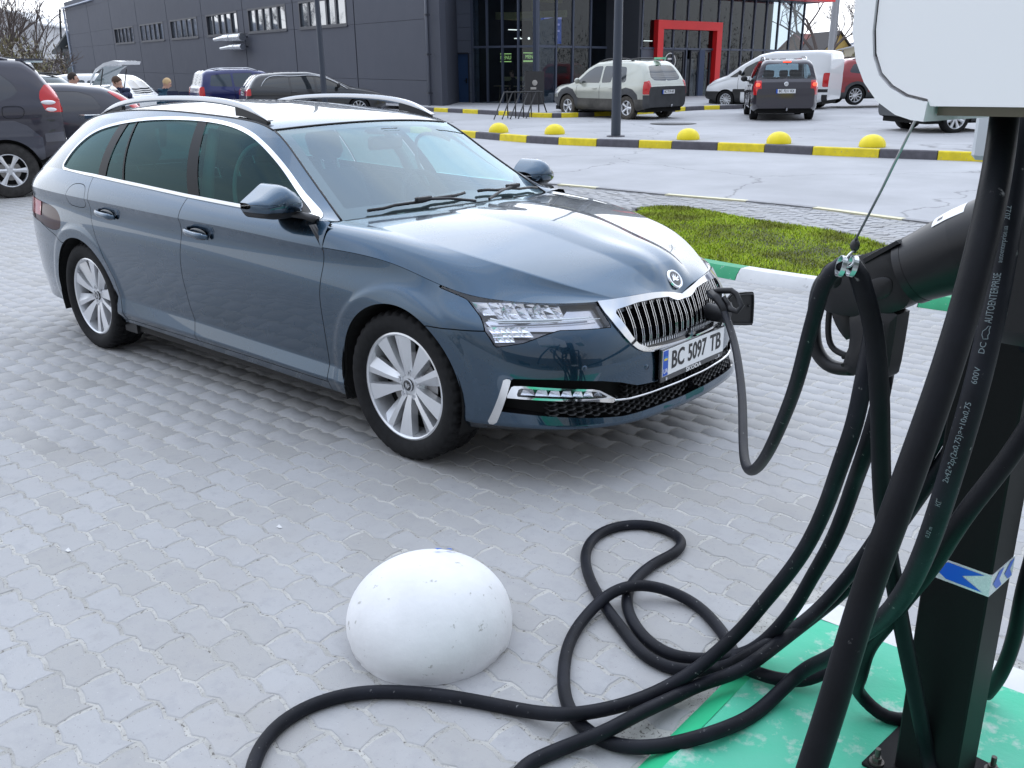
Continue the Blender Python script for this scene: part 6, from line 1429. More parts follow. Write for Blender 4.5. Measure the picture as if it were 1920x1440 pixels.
# silver soft-roader
pl_s = solid('champagne_silver', (.42, .43, .375), metal=.4, noise=(2, .06))
S1 = dict(name='parked_car', label='silver SUV with grey lower cladding and muddy wheels behind the near lamp post', cat='car', wb=2.63, R=.345, W=1.80, foh=.86, roh=.84, roofw=1.28, z0=.27, paint=pl_s, tail_lean=-.06,
  top=[(-.86, .62), (-.84, .95), (-.76, 1.10), (-.47, 1.52), (-.32, 1.63), (.2, 1.675), (.9, 1.685), (1.5, 1.64), (1.85, 1.50), (2.42, 1.08), (2.6, 1.02), (3.2, .96), (3.42, .84), (3.49, .60)], belt=[(-.9, 1.06), (.3, 1.02), (1.5, .985), (2.5, .97), (3.5, .80)],
  side_windows=[[(.05, 1.10), (.16, 1.50), (.62, 1.53), (.62, 1.07), (.12, 1.07)], [(.68, 1.07), (.68, 1.53), (1.10, 1.54), (1.10, 1.05)], [(1.17, 1.05), (1.17, 1.54), (1.50, 1.52), (1.80, 1.38), (2.22, 1.05)]], windscreen=[(0, 1.60), (.52, 1.57), (.66, 1.07), (0, 1.05)], rear_window=[(0, 1.55), (.50, 1.52), (.62, 1.20), (.50, 1.12), (0, 1.10)],
  patches=[('tail_lamp', M_red, 'rear', [(.70, 1.14), (.80, 1.10), (.90, 1.08), (.90, .74), (.74, .74), (.71, .95)]), ('rear_bumper', M_clad, 'rear', [(-.1, .62), (.70, .62), (.72, .72), (1, .72), (1, .1), (-.1, .1)]), ('front_bumper', M_clad, 'front', [(-.1, .62), (1, .62), (1, .1), (-.1, .1)]), ('side_cladding', mat('muddy_cladding', (.075, .070, .062), .75, noise=(4, .4)), 'side', [(-.9, .60), (3.6, .60), (3.6, .1), (-.9, .1)]), ('wheel_arch_trim', M_clad, 'side', [(.50, .4), (.44, .66), (.27, .86), (0, .93), (-.27, .88), (-.46, .74), (-.52, .4)]), ('wheel_arch_trim', M_clad, 'side', [(2.1, .4), (2.17, .66), (2.35, .86), (2.63, .93), (2.9, .86), (3.1, .70), (3.16, .4)]), ('head_lamp', M_clear, 'front', [(.45, .82), (.80, .86), (.86, .72), (.5, .66)])],
  seams=[.42, 1.14, 2.18], handles=[(.62, .90), (1.35, .89)], rails=(.0, 1.5, .06), bumper_mat=M_clad, mirror=(2.05, 1.08), mirror_mat=pl_s, plate=(.80, 'BC 7719 AK'), tyre=M_mud, spokes=5, rimk=.60)
c1 = vcar(S1)
o = MB(); o.box((-.50, -.26, 1.70), (-.20, -.06, 1.76)); o.build('roof_parcel', mat('mint_sticker', (.18, .55, .33), .5), c1)
b = MB(); b.tube([(-.95, .0, .40), (-1.02, .0, .40), (-1.04, .0, .45)], .02, 8); b.build('tow_ball', M_satin, c1, smooth=True)
b = MB(); b.box((-.74, -.30, 1.135), (-.70, .05, 1.15)); b.build('rear_wiper', M_black, c1)
by_wheels(c1, 1.80, 2.63, gnd(1176, 224, True), 1, 1066.7, HDa+.75)
# dark minivan, brake lamps lit
pl_d = solid('aubergine_black', (.030, .026, .036), metal=.3)
S2 = dict(name='moving_car', label='dark minivan seen from behind with its brake lights glowing', cat='car', wb=2.68, R=.32, W=1.79, foh=.88, roh=.83, roofw=1.30, z0=.24, paint=pl_d, glass=glass('see_through_glass', (.55, .68, .74)), tail_lean=-.02,
  top=[(-.85, .60), (-.82, 1.0), (-.72, 1.12), (-.60, 1.50), (-.48, 1.60), (.2, 1.64), (1.0, 1.64), (1.6, 1.55), (2.5, 1.08), (3.1, .95), (3.48, .78), (3.56, .5)], belt=[(-.9, 1.05), (1, .99), (2.5, .95), (3.6, .74)],
  side_windows=[[(-.45, 1.10), (-.35, 1.46), (.35, 1.52), (.35, 1.06)], [(.42, 1.06), (.42, 1.52), (1.15, 1.52), (1.15, 1.02)], [(1.22, 1.02), (1.22, 1.51), (1.6, 1.44), (2.3, 1.02)]], windscreen=[(0, 1.55), (.55, 1.52), (.70, 1.06), (0, 1.04)], rear_window=[(0, 1.53), (.56, 1.50), (.66, 1.18), (.60, 1.13), (0, 1.12)],
  patches=[('tail_lamp', M_red, 'rear', [(.66, 1.08), (.90, 1.08), (.90, .70), (.68, .70), (.655, .80)])], seams=[.38, 1.18], handles=[(.5, .92), (1.35, .90)], rails=(-.2, 1.4, .05), rail_mat=M_satin, mirror=(1.95, 1.06), plate=(.80, 'BC 7211 KX'), spokes=5)
c2 = vcar(S2)
for sg in (1, -1):
    b = MB(); b.box((-.885, sg*.76-.055, .93), (-.84, sg*.76+.055, 1.02), bev=.02); b.build('brake_light', M_lit, c2)
b = MB(); b.box((-.60, -.11, 1.55), (-.53, .11, 1.585), bev=.01); b.build('high_brake_light', M_lit, c2)
b = MB(); b.lathe([(0, .006), (.055, .006), (.06, 0)], 24, mtx=Matrix.Translation((-.845, 0, .985)) @ Matrix.Rotation(math.radians(-90), 4, 'Y')); b.build('badge', M_chrome, c2)
b = MB()
for pts in ([(-.035, .02), (-.012, -.03), (0, 0), (.012, -.03), (.035, .02)], [(-.016, .035), (0, .004), (.016, .035)]): b.tube([(-.853, x, .985+z) for x, z in pts], .0045, 5)
b.build('badge_mark', M_gloss, c2)
for y in (-.36, .36, -.36, .36):
    pass
for x_, y in ((.15, -.38), (.15, .38), (.15, 0), (1.15, -.38), (1.15, .38)):
    b = MB(); b.box((x_-.06, y-.22, .5), (x_+.06, y+.22, 1.16), bev=.05); b.box((x_-.04, y-.12, 1.16), (x_+.04, y+.12, 1.34), bev=.03); b.build('seat_back', mat('cabin_dark', (.030, .030, .033), .7), c2)
b = MB(); b.tube([(-.93, -.05, .30), (-.98, -.05, .30), (-1.0, -.05, .36)], .022, 8); b.build('tow_ball', M_satin, c2)
L2_, R2_ = gnd(1411, 224.3, True), gnd(1516, 223.2, True); ax = (R2_-L2_)[:2]; y2 = math.atan2(ax[1], ax[0])+math.pi/2-.10; place(c2, (L2_+R2_)/2, y2)
# white van
pl_w = solid('white_van_paint', (.72, .73, .74), rough=.4)
S3 = dict(name='parked_van', label='white panel van with a black bumper parked beyond the dark minivan', cat='van', wb=2.82, R=.315, W=1.81, foh=.86, roh=.76, roofw=1.50, z0=.22, paint=pl_w, tail_lean=-.03,
  top=[(-.78, .60), (-.76, 1.6), (-.70, 1.84), (-.4, 1.90), (1.2, 1.89), (1.7, 1.80), (2.35, 1.46), (2.85, 1.12), (3.3, .98), (3.62, .78), (3.68, .5)], belt=[(-.8, 1.14), (1.3, 1.12), (2.6, 1.02), (3.7, .72)],
  side_windows=[[(1.42, 1.12), (1.42, 1.60), (1.75, 1.60), (2.15, 1.40), (2.32, 1.10)], [(2.38, 1.08), (2.38, 1.28), (2.72, 1.07)]], windscreen=[(0, 1.72), (.60, 1.68), (.74, 1.10), (0, 1.08)],
  patches=[('front_bumper', M_black, 'front', [(-.1, .60), (1, .60), (1, .1), (-.1, .1)]), ('rub_strip', M_black, 'side', [(-.8, .68), (2.55, .68), (2.55, .58), (-.8, .58)]), ('rear_bumper', M_black, 'rear', [(-.1, .50), (1, .50), (1, .1), (-.1, .1)]), ('tail_lamp', M_red, 'rear', [(.74, 1.2), (.92, 1.2), (.92, .75), (.74, .75)])],
  seams=[1.36, 2.36, .30], handles=[(1.5, .98)], handle_mat=M_black, mirror=(2.28, 1.20), spokes=12, wstyle='thin', tyre=M_rubber)
c3 = vcar(S3); by_wheels(c3, 1.81, 2.82, gnd(1506, 205.0, True), 1, 1360, HDa+math.pi/2+.05)
# red crossover half behind the cabinet
pl_r = solid('deep_red', (.24, .012, .016), metal=.3)
base = dict(wb=2.68, R=.35, W=1.84, foh=.9, roh=.92, roofw=1.30, z0=.26,
  top=[(-.92, .62), (-.90, .95), (-.80, 1.08), (-.52, 1.44), (-.30, 1.58), (.3, 1.64), (1.1, 1.64), (1.7, 1.54), (2.45, 1.10), (3.1, .99), (3.5, .84), (3.58, .55)], belt=[(-.95, 1.08), (1, 1.0), (2.5, .97), (3.6, .78)],
  side_windows=[[(-.32, 1.16), (-.12, 1.44), (.42, 1.51), (.42, 1.07)], [(.48, 1.07), (.48, 1.51), (1.25, 1.52), (1.25, 1.04)], [(1.32, 1.04), (1.32, 1.51), (1.65, 1.44), (2.3, 1.04)]], windscreen=[(0, 1.54), (.52, 1.50), (.66, 1.08), (0, 1.06)], rear_window=[(0, 1.50), (.48, 1.46), (.60, 1.16), (0, 1.12)],
  seams=[.45, 1.28], handles=[(.55, .93), (1.4, .91)], mirror=(2.0, 1.08), spokes=10, wstyle='thin', rimk=.70)
S4 = dict(base, name='parked_car', label='red crossover car half hidden behind the white cabinet', cat='car', paint=pl_r, patches=[('side_cladding', M_clad, 'side', [(-1, .46), (3.7, .46), (3.7, .1), (-1, .1)]), ('wheel_arch_trim', M_clad, 'side', [(.47, .3), (.42, .6), (.25, .80), (0, .85), (-.25, .80), (-.44, .66), (-.5, .3)]), ('tail_lamp', M_red, 'rear', [(.55, 1.02), (.92, 1.06), (.92, .86), (.55, .88)])], rails=(-.1, 1.5, .05))
c4 = vcar(S4); by_wheels(c4, 1.84, 2.68, gnd(1601, 196, True), -1, 1727, HDa-math.pi/2+.25)
# car of which only a wheel shows below the cabinet
S5 = dict(base, name='parked_car', label='car showing only one silver wheel under the bottom edge of the cabinet', cat='car', paint=solid('dark_grey_paint', (.05, .055, .06), metal=.4), rim=M_alloy, wstyle='fat', spokes=8)
S5['roh'] = .86; c5 = vcar(S5); by_wheels(c5, 1.84, 2.68, gnd(1786, 249, True), -1, 1970, HDa-math.pi/2+.2)
# big dark off-roader at the left edge
pl_p = solid('purple_black_paint', (.040, .038, .052), metal=.5, noise=(1.2, .10), grunge=(5, .10))
S6 = dict(name='parked_car', label='large dark SUV at the left edge with white and red tail lamp', cat='car', wb=2.79, R=.39, W=1.875, foh=.82, roh=.80, roofw=1.36, z0=.52, paint=pl_p, glass=mat('smoked_glass', (.050, .052, .062), .05, coat=.8), tail_lean=-.04, nx=220,
  top=[(-.80, .80), (-.79, 1.25), (-.75, 1.42), (-.50, 1.80), (-.36, 1.91), (.2, 1.95), (1.1, 1.94), (1.7, 1.82), (2.45, 1.36), (3.2, 1.22), (3.55, 1.05), (3.62, .7)], belt=[(-1.0, 1.36), (1, 1.32), (2.5, 1.26), (3.6, 1.0)],
  side_windows=[[(-.28, 1.50), (-.20, 1.62), (-.04, 1.76), (.40, 1.78), (.42, 1.37), (0, 1.35), (-.20, 1.42)], [(.50, 1.36), (.48, 1.78), (1.2, 1.78), (1.2, 1.33)], [(1.28, 1.33), (1.28, 1.77), (1.65, 1.70), (2.3, 1.32)]],
  patches=[('tail_lamp', M_red, 'side', [(-1.1, 1.58), (-.62, 1.58), (-.55, 1.49), (-.53, 1.40), (-.58, 1.24), (-.63, 1.20), (-1.2, 1.19)]), ('side_fender_trim', solid('flare_paint', (.075, .078, .10), metal=.4), 'side', [(.56, .55), (.52, .82), (.36, 1.02), (.20, 1.09), (-.16, 1.09), (-.32, 1.02), (-.46, .88), (-.50, .84), (-.50, .62), (-.48, .5)]), ('rear_bumper', solid('flare_paint', (.075, .078, .10), metal=.4), 'side', [(-1.2, .96), (-.53, .90), (-.53, .78), (-1.2, .80)])],
  seams=[.40, 1.24], handles=[(.62, 1.05)], rails=(-.2, 1.5, .05), rail_mat=solid('flare_paint', (.075, .078, .10), metal=.4), spokes=6, wstyle='fat', rimk=.60, tw=.265, tyre=mat('dusty_tyre', (.035, .033, .032), .85, noise=(20, .4), bump=(80, .5, .004)))
c6 = vcar(S6)
for z_ in (1.335, 1.235):
    b = MB(); b.sphere((-.64, .885, z_), .1, 20, 10, sc=(1.0, .34, .33)); b.build('lamp_lens', mat('white_lens', (.80, .80, .82), .15, coat=.8), c6, smooth=True); b = MB(); b.sphere((-.64, -.885, z_), .1, 20, 10, sc=(1.0, .34, .33)); b.build('lamp_lens', mat('white_lens', (.80, .80, .82), .15, coat=.8), c6, smooth=True)
b = MB(); b.add([(-.42, .80, .50), (-.50, .80, .10), (-.50, .60, .10), (-.42, .60, .50), (-.45, .80, .50), (-.53, .80, .10), (-.53, .60, .10), (-.45, .60, .50)], [(0, 1, 2, 3), (7, 6, 5, 4), (0, 4, 5, 1), (2, 6, 7, 3), (1, 5, 6, 2)]); b.build('mud_flap', M_black, c6)
b = MB(); b.box((-.78, -.80, .42), (-.50, .80, .74)); b.build('bumper_underside', mat('dull_dark', (.03, .03, .032), .7), c6)
fp = chaikin(S((-.12, 1.29), (.14, 1.29), (.17, 1.26), (.17, 1.13), (.06, 1.11), (-.10, 1.13)), 2)
b = MB(); b.tube([(x-.20, .939, z) for x, z in np.vstack([fp, fp[:1]])], .004, 5, caps=False); b.build('fuel_flap_seam', M_void, c6)
b = MB(); b.prism([(-.66, -.56), (-.30, -.60), (-.30, .60), (-.66, .56)], 1.915, 1.945); b.build('roof_spoiler', solid('flare_paint', (.075, .078, .10), metal=.4), c6)
P6 = gnd(28, 370); by_yaw(c6, 1.875, P6, 1, HDa+math.pi/2+.46, .12)
# dark hatchback behind it
pl_h = solid('night_grey_paint', (.040, .041, .054), metal=.45)
S7 = dict(name='parked_car', label='dark hatchback with high red tail lamp, between the big SUV and the estate car', cat='car', wb=2.63, R=.31, W=1.76, foh=.85, roh=.80, roofw=1.26, z0=.2, paint=pl_h, glass=mat('smoked_glass', (.035, .037, .045), .06, coat=.6), tail_lean=-.04,
  top=[(-.82, .60), (-.80, .92), (-.72, 1.0), (-.30, 1.34), (.0, 1.46), (.6, 1.53), (1.2, 1.54), (1.8, 1.40), (2.5, 1.02), (3.1, .88), (3.45, .66), (3.5, .5)], belt=[(-.85, 1.02), (1, 1.0), (2.5, .93), (3.6, .7)],
  side_windows=[[(.02, 1.12), (.16, 1.34), (.40, 1.42), (.95, 1.43), (.98, 1.07), (.30, 1.09)], [(1.06, 1.06), (1.04, 1.43), (1.5, 1.41), (1.75, 1.30), (2.2, 1.02)]],
  patches=[('rear_pillar_lamp', M_red, 'side', [(-.16, 1.40), (-.08, 1.41), (-.30, 1.24), (-.62, 1.02), (-.9, .98), (-.9, 1.06), (-.55, 1.18)])], seams=[1.0, .28], handles=[(1.15, .93)], handle_mat=M_black, spokes=5)
c7 = vcar(S7); P7 = gnd(214, 322); by_yaw(c7, 1.76, P7, 1, HDa+math.pi/2+.40)
# white hatchback with raised tailgate, second pale car, far estate
S8 = dict(base, name='parked_car', label='white car with its tailgate raised, young man leaning at the boot', cat='car', paint=pl_w, top=[(-.80, .60), (-.78, .86), (-.74, .90), (-.55, 1.30), (-.40, 1.42), (.3, 1.47), (1.1, 1.47), (1.7, 1.36), (2.45, 1.0), (3.1, .9), (3.5, .76), (3.58, .5)], side_windows=[[(-.32, 1.06), (-.20, 1.32), (.42, 1.36), (.42, 1.0)], [(.48, 1.0), (.48, 1.36), (1.25, 1.38), (1.25, .97)], [(1.32, .97), (1.32, 1.37), (1.6, 1.3), (2.2, .97)]], rear_window=[(0, 1.36), (.52, 1.34), (.60, .80), (.52, .68), (0, .68)], windscreen=[(0, 1.40), (.52, 1.38), (.66, 1.0), (0, .98)])
S8['roh'] = .80; c8 = vcar(S8)
b = MB(); hinge = (-.42, 1.46)
prof = [(-.42, 1.47), (-.50, 1.64), (-.63, 1.80), (-.84, 1.92), (-1.04, 1.97), (-1.18, 1.95)]; V = []; F = []; ww = [.58, .62, .65, .66, .64, .60]; 
for (x, z), w_ in zip(prof, ww):
    for y in (-w_, -w_*.86, w_*.86, w_): V.append((x, y, z+.0))
for (x, z), w_ in zip(prof, ww):
    for y in (-w_, -w_*.86, w_*.86, w_): V.append((x+.03, y, z-.07))
for o_ in (0, 24):
    for i in range(5):
        for j in (0, 1, 2):
            if j == 1 and i < 3: continue
            F.append((o_+i*4+j, o_+i*4+j+1, o_+(i+1)*4+j+1, o_+(i+1)*4+j))
for i in range(5): F += [(i*4, i*4+4, 24+i*4+4, 24+i*4), (i*4+3, i*4+7, 24+i*4+7, 24+i*4+3)]
F += [(20, 21, 45, 44), (21, 22, 46, 45), (22, 23, 47, 46), (0, 1, 25, 24)]; b.add(V, F); tg = b.build('tailgate', pl_w, c8)
b = MB(); b.add([V[1], V[2], V[14], V[13]], [(0, 1, 2, 3)]); b.V = [(x+.01, y, z-.03) for x, y, z in b.V]; b.build('tailgate_window', mat('pale_glass', (.30, .38, .40), .08, coat=.8), tg)
for sg in (1, -1): b = MB(); b.tube([(-.60, sg*.66, 1.12), (-.80, sg*.64, 1.80)], .012, 6); b.build('gas_strut', M_black, c8)
P8 = gnd(146, 283); by_yaw(c8, 1.84, P8, 1, HDa+math.pi/2-.02)
S9 = dict(base, name='parked_car', label='pale car standing beyond the young man at the open boot', cat='car', paint=pl_w); S9.update(patches=[('tail_lamp', M_red, 'rear', [(.72, 1.0), (.92, 1.0), (.92, .8), (.72, .8)])])
c9 = vcar(S9); c9.scale = (1, 1, 1); place(c9, gnd(232, 258), HDa+math.pi/2-.05); 
S10 = dict(base, name='parked_car', label='grey green estate roof just above the dark hatchback, left of the man', cat='car', paint=solid('sage_grey', (.16, .18, .18), metal=.4), glass=mat('pale_glass', (.30, .38, .40), .08, coat=.8), rails=(-.3, 1.6, .06)); c10 = vcar(S10); place(c10, gnd(118, 262), HDa+math.pi/2+.2)
# blue people carrier and black estate by the long wall
S11 = dict(S2, name='parked_car', label='dark blue people carrier with red tail lamp parked along the long grey wall', cat='car', paint=solid('deep_blue', (.016, .022, .11), metal=.4), glass=mat('smoked_glass_blue', (.045, .06, .075), .06, coat=.6)); S11.pop('plate'); c11 = vcar(S11)
# black estate
S12 = dict(base, name='parked_car', label='black estate car with silver window line, right of the blue people carrier', cat='car', paint=solid('gloss_black_paint', (.010, .010, .012)), rim=M_alloy, patches=[('tail_lamp', M_red, 'rear', [(.42, 1.0), (.92, 1.06), (.92, .84), (.55, .84)])], plate=(.90, 'BC 4106 HI'))
S12['top'] = [(-1.0, .62), (-.98, .95), (-.90, 1.06), (-.62, 1.40), (-.45, 1.47), (.3, 1.52), (1.1, 1.52), (1.7, 1.40), (2.55, 1.02), (3.2, .92), (3.6, .78), (3.68, .5)]; S12['roh'] = 1.0; S12['foh'] = 1.0; S12['belt'] = [(-1, 1.04), (1, .98), (2.6, .93), (3.7, .72)]
S12['side_windows'] = [[(-.45, 1.14), (-.25, 1.34), (.42, 1.41), (.42, 1.03)], [(.48, 1.03), (.48, 1.41), (1.25, 1.41), (1.25, 1.0)], [(1.32, 1.0), (1.32, 1.40), (1.6, 1.34), (2.3, .99)]]; S12['windscreen'] = [(0, 1.44), (.52, 1.41), (.66, 1.02), (0, 1.0)]; S12['rear_window'] = [(0, 1.40), (.48, 1.36), (.60, 1.10), (0, 1.06)]
c12 = vcar(S12)
tr_ = [(-.50, 1.12), (-.28, 1.365), (.42, 1.425), (1.28, 1.43), (1.62, 1.36), (2.32, .99)]
for sg in (1, -1):
    b = MB(); pts = [];
    for x, z in cr([(a, 0, c_) for a, c_ in tr_], 4)[:, [0, 2]]: pts.append((x, sg*(.885-(z-1.0)*.42), z))
    b.tube(pts, .010, 5); b.build('window_trim', M_chrome, c12, smooth=True)
place(c11, at_depth(412, 208, 33.5)*[1, 1, 0]+[0, 0, float(zg(*at_depth(412, 208, 33.5)[:2]))+.05], HDa-math.pi/2+.55)
place(c12, at_depth(515, 214, 30.5)*[1, 1, 0]+[0, 0, float(zg(*at_depth(515, 214, 30.5)[:2]))+.05], HDa-math.pi/2+.42)
# boxy white off-roader far left, only its roof end shows
S13 = dict(S3, name='parked_van', label='boxy white van roof with black rack at the far left edge', cat='van'); S13.pop('windscreen'); S13['side_windows'] = [[(-.62, 1.30), (-.62, 1.70), (-.2, 1.72), (-.2, 1.28)], [(-.12, 1.28), (-.12, 1.72), (.9, 1.72), (.9, 1.26)]]
S13['rails'] = (-.6, 1.2, .10); c13 = vcar(S13); place(c13, gnd(20, 268)*[1, 1, 0]+[0, 0, .35], HDa+math.pi/2+.3)
# ---------------------------------------------------------------- buildings: a long panel wall and a glazed shop front
class Wallf:
    def __init__(s, O, d): s.O = np.array(O); s.x = d/np.linalg.norm(d); z = UPV-s.x*(UPV@s.x); s.z = z/np.linalg.norm(z); s.y = np.cross(s.z, s.x); s.m = Matrix(((s.x[0], s.y[0], s.z[0], s.O[0]), (s.x[1], s.y[1], s.z[1], s.O[1]), (s.x[2], s.y[2], s.z[2], s.O[2]), (0, 0, 0, 1)))
    def root(s, name, **k): e = empty(name, **k); e.matrix_world = s.m; return e
WF = Wallf(gnd(812, 205, True), -pray(-248, 121)); BF = Wallf(gnd(1005, 201, True), pray(3200, 126)); AF = Wallf(gnd(1005, 201, True), -pray(-1636, 124))
M_panel = mat('grey_sandwich_panel', (.056, .062, .084), .62, noise=(.5, .05), bump=(14, .05, .004), grunge=(1.5, .12)); M_frame = mat('anthracite_frame', (.035, .038, .05), .45); M_dk = mat('dark_reveal', (.02, .021, .026), .7)
wall = WF.root('warehouse', label='long dark grey panel building with a row of high strip windows', cat='building')
SM = [-76.8, -65.2, -55.6, -46.35, -37.5, -29.2, -21.35, -13.8, -6.7, -.35]
TOPZ = 7.6
wins = [(-54.9, -47.9), (-45.65, -38.7), (-36.8, -30.3), (-28.3, -22.3), (-20.5, -14.75), (-13.0, -7.45)]
b = MB(); b.prism([(-76.8, .14), (.5, .14), (.3, .5), (-14, 12), (-76.8, 14)], -2.5, TOPZ-.3); b.build('core', M_panel, wall)
for i in range(len(SM)-1):
    a, c_ = SM[i]+.045, SM[i+1]-.045; w_ = [q for q in wins if q[0] > SM[i]-.3 and q[1] < SM[i+1]+.3]
    rows_ = [(-2.5, 1.05), (1.05, 3.27), (3.27, 4.50), (4.50, 6.7), (6.7, TOPZ)]
    for z0, z1 in rows_:
        if z0 == 3.27 and w_:
            q0, q1 = w_[0]
            for a0, a1 in ((a, q0), (q1, c_)):
                if a1-a0 > .03: b = MB(); b.box((a0, 0, z0+.006), (a1, .15, z1-.006)); b.build('wall_panel', M_panel, wall)
        else: b = MB(); b.box((a, 0, z0+.006), (c_, .15, z1-.006)); b.build('wall_panel', M_panel, wall)
for sx in SM[1:-1]:
    b = MB(); b.box((sx-.030, .03, -2.5), (sx+.030, .145, TOPZ)); b.build('joint_strip', M_dk, wall)
M_wg = mat('window_reflecting_sky', (.10, .12, .14), .04, metal=.0, coat=1, spec=1); M_wg.node_tree.nodes['Principled BSDF'].inputs['Coat IOR'].default_value = 2.3
for q0, q1 in wins:
    w_ = empty('window', ((q0+q1)/2, .02, 3.885)); w_.parent = wall; hw, hh = (q1-q0)/2, .615
    b = MB(); 
    for a_, c_ in (((-hw, -.04, -hh), (hw, .10, -hh+.09)), ((-hw, -.04, hh-.09), (hw, .10, hh)), ((-hw, -.04, -hh+.09), (-hw+.10, .10, hh-.09)), ((hw-.10, -.04, -hh+.09), (hw, .10, hh-.09))): b.box(a_, c_)
    b.build('window_frame', M_frame, w_)
    n = 5; pw = (2*hw-.20)/n
    for k in range(n):
        x0 = -hw+.10+k*pw
        if k: b = MB(); b.box((x0-.09, -.02, -hh+.09), (x0+.09, .10, hh-.09)); b.build('mullion', M_frame, w_)
        b = MB(); b.box((x0+(.09 if k else 0), .05, -hh+.09), (x0+pw-(.09 if k < n-1 else 0), .07, hh-.09)); pn = b.build('pane', M_wg, w_); pn.rotation_euler = (0, 0, RNG.randn()*.012)
    b = MB(); b.box((-hw-.05, -.08, -hh-.05), (hw+.05, .04, -hh)); b.build('sill', M_frame, w_)
# flue pipes, downpipe, small wall lamps, side doors
for z_, x0, x1, r in ((3.08, -25.2, -20.4, .20), (2.58, -24.2, -20.5, .155)):
    pp = empty('flue_pipe', (0, -.45, z_)); pp.parent = wall; b = MB(); b.cyl((x0, -.1, -.06), (x0+1.6, 0, 0), r*.55, 20, r1=r*.85); b.cyl((x0+1.6, 0, 0), (x1, 0, 0), r, 20); b.build('pipe', mat('galvanised_duct', (.55, .57, .60), .25, metal=1), pp, smooth=True, angle=40)
    for k in (.35, .95): b = MB(); xx = x0+1.6+(x1-x0-1.6)*k; b.cyl((xx-.05, 0, 0), (xx+.05, 0, 0), r*1.1, 20); b.build('clamp_ring', M_satin, pp, smooth=True, angle=40)
    b = MB(); b.box((x1-.55, -.02, -.04), (x1-.49, .5, .04)); b.build('pipe_bracket', M_frame, pp)
b = MB(); b.cyl((-.05, -.12, -1), (-.05, -.12, TOPZ), .055, 10); dp = b.build('downpipe', mat('pipe_grey', (.12, .13, .16), .4), wall, smooth=True)
for z_ in (.6, 2.0, 3.4, 4.8): b = MB(); b.box((-.13, -.19, z_-.03), (.03, 0, z_+.03)); b.build('pipe_clip', M_frame, dp)
b = MB(); b.cyl((-76.9, -.1, -.5), (-76.9, -.1, 7), .10, 10); b.build('corner_pipe', mat('pipe_pale', (.4, .45, .55), .4), wall, smooth=True)
for x_ in (-66.5, -63.4):
    b = MB(); b.box((x_-1.0, -.03, -1), (x_+.55, .05, 1.15)); b.build('side_door', M_dk, wall)
for x_, z_ in ((-57.8, 1.75), (-76.5, 1.6)):
    b = MB(); b.cyl((x_, -.02, z_), (x_, -.4, z_-.05), .05, 8); b.sphere((x_, -.45, z_-.1), .16, 12, 8); b.build('wall_lamp', mat('lamp_pale', (.6, .62, .66), .3), wall)
b = MB(); b.box((-77.4, -.25, 7.05), (-62, .1, 7.15)); b.build('eaves_rail', mat('pipe_pale', (.4, .45, .55), .4), wall)
# green lean-to at the far corner
ln = WF.root('annex_shed', label='small dark green lean-to shed at the far left corner of the panel building', cat='shed')
b = MB(); b.box((-86, .6, -3), (-77.1, 6, 2.9)); b.build('shed_wall', mat('shed_green', (.025, .05, .06), .6), ln); b = MB(); b.prism([(-88.5, 2.75), (-77.1, 4.6), (-77.1, 4.8), (-88.5, 2.95)], -.2, 6.5, mtx=Matrix(((1, 0, 0, 0), (0, 0, 1, 0), (0, 1, 0, 0), (0, 0, 0, 1)))); b.build('shed_roof', mat('shed_roof', (.03, .04, .045), .5), ln)
b = MB(); b.cyl((-86.3, .3, -3), (-86.3, .3, 2.2), .13, 8); b.tube([(-86.3, .3, 2.2), (-85.7, .4, 2.7)], .13, 8); b.build('shed_downpipe', M_dk, ln); b = MB(); b.cyl((-85.5, .4, 2.9), (-82.2, .4, 7.2), .10, 8); b.build('brace', M_dk, ln)
# ---- rounded pylon wall with a steel door
corner = AF.root('corner_block', label='dark blue grey block with arched edge and steel door, left of the glass front', cat='building')
b = MB(); n = 24; pr = [(-4.55, -2), (-4.55, 3.2)]
arch = [(-4.55-.0, 2.6)]
for i in range(n+1): t = i/n; pr.append((-4.55+.95*(1-math.cos(t*math.pi/2)), 3.2+5.2*math.sin(t*math.pi/2)))
pr += [(-3.12, 8.4), (-3.12, -2)]
XZm = Matrix(((1, 0, 0, 0), (0, 0, 1, 0), (0, 1, 0, 0), (0, 0, 0, 1)))
dx0, dx1, dz = -4.42, -3.50, 2.02
for k in range(9):
    z0 = -2+k*.0
rows_ = np.r_[-2.0, .0, np.arange(.5, 8.4, .5)]
for z0, z1 in zip(rows_[:-1], rows_[1:]):
    l_ = -4.9+(0 if z0 < 3.2 else .95*(1-math.sqrt(max(0, 1-((z0-3.2)/5.2)**2))))
    segs = [(l_, -3.12)] if z1 > 2.05 or z0 < -.1 else [(l_, dx0), (dx1, -3.12)]
    for a_, c_ in segs: b = MB(); b.box((a_, .30, z0+.005), (c_, .5, z1-.005)); b.build('cladding_panel', mat('blue_grey_cladding', (.15, .17, .22), .6, noise=(.8, .06)), corner)
b = MB(); b.box((-4.9, .52, -2), (-3.1, 3, 8.4)); b.build('core', M_dk, corner)
dr = empty('steel_door', (dx0, .34, 0)); dr.parent = corner; b = MB(); b.box((.03, 0, 0), (dx1-dx0-.03, .08, dz-.04)); b.build('door_leaf', mat('door_leaf_blue', (.035, .075, .17), .5), dr); b = MB(); b.box((-.03, -.06, -.02), (.03, .1, dz)); b.box((dx1-dx0-.03, -.06, -.02), (dx1-dx0+.03, .1, dz)); b.box((.03, -.06, dz-.04), (dx1-dx0-.03, .1, dz+.02)); b.build('door_frame', M_frame, dr); b = MB(); b.box((.68, -.06, .93), (.80, -.0, .96)); b.box((.74, -.03, .85), (.80, .0, 1.05)); b.build('handle', M_black, dr)
rib = MB(); pts = [(-5.02, -1, )]
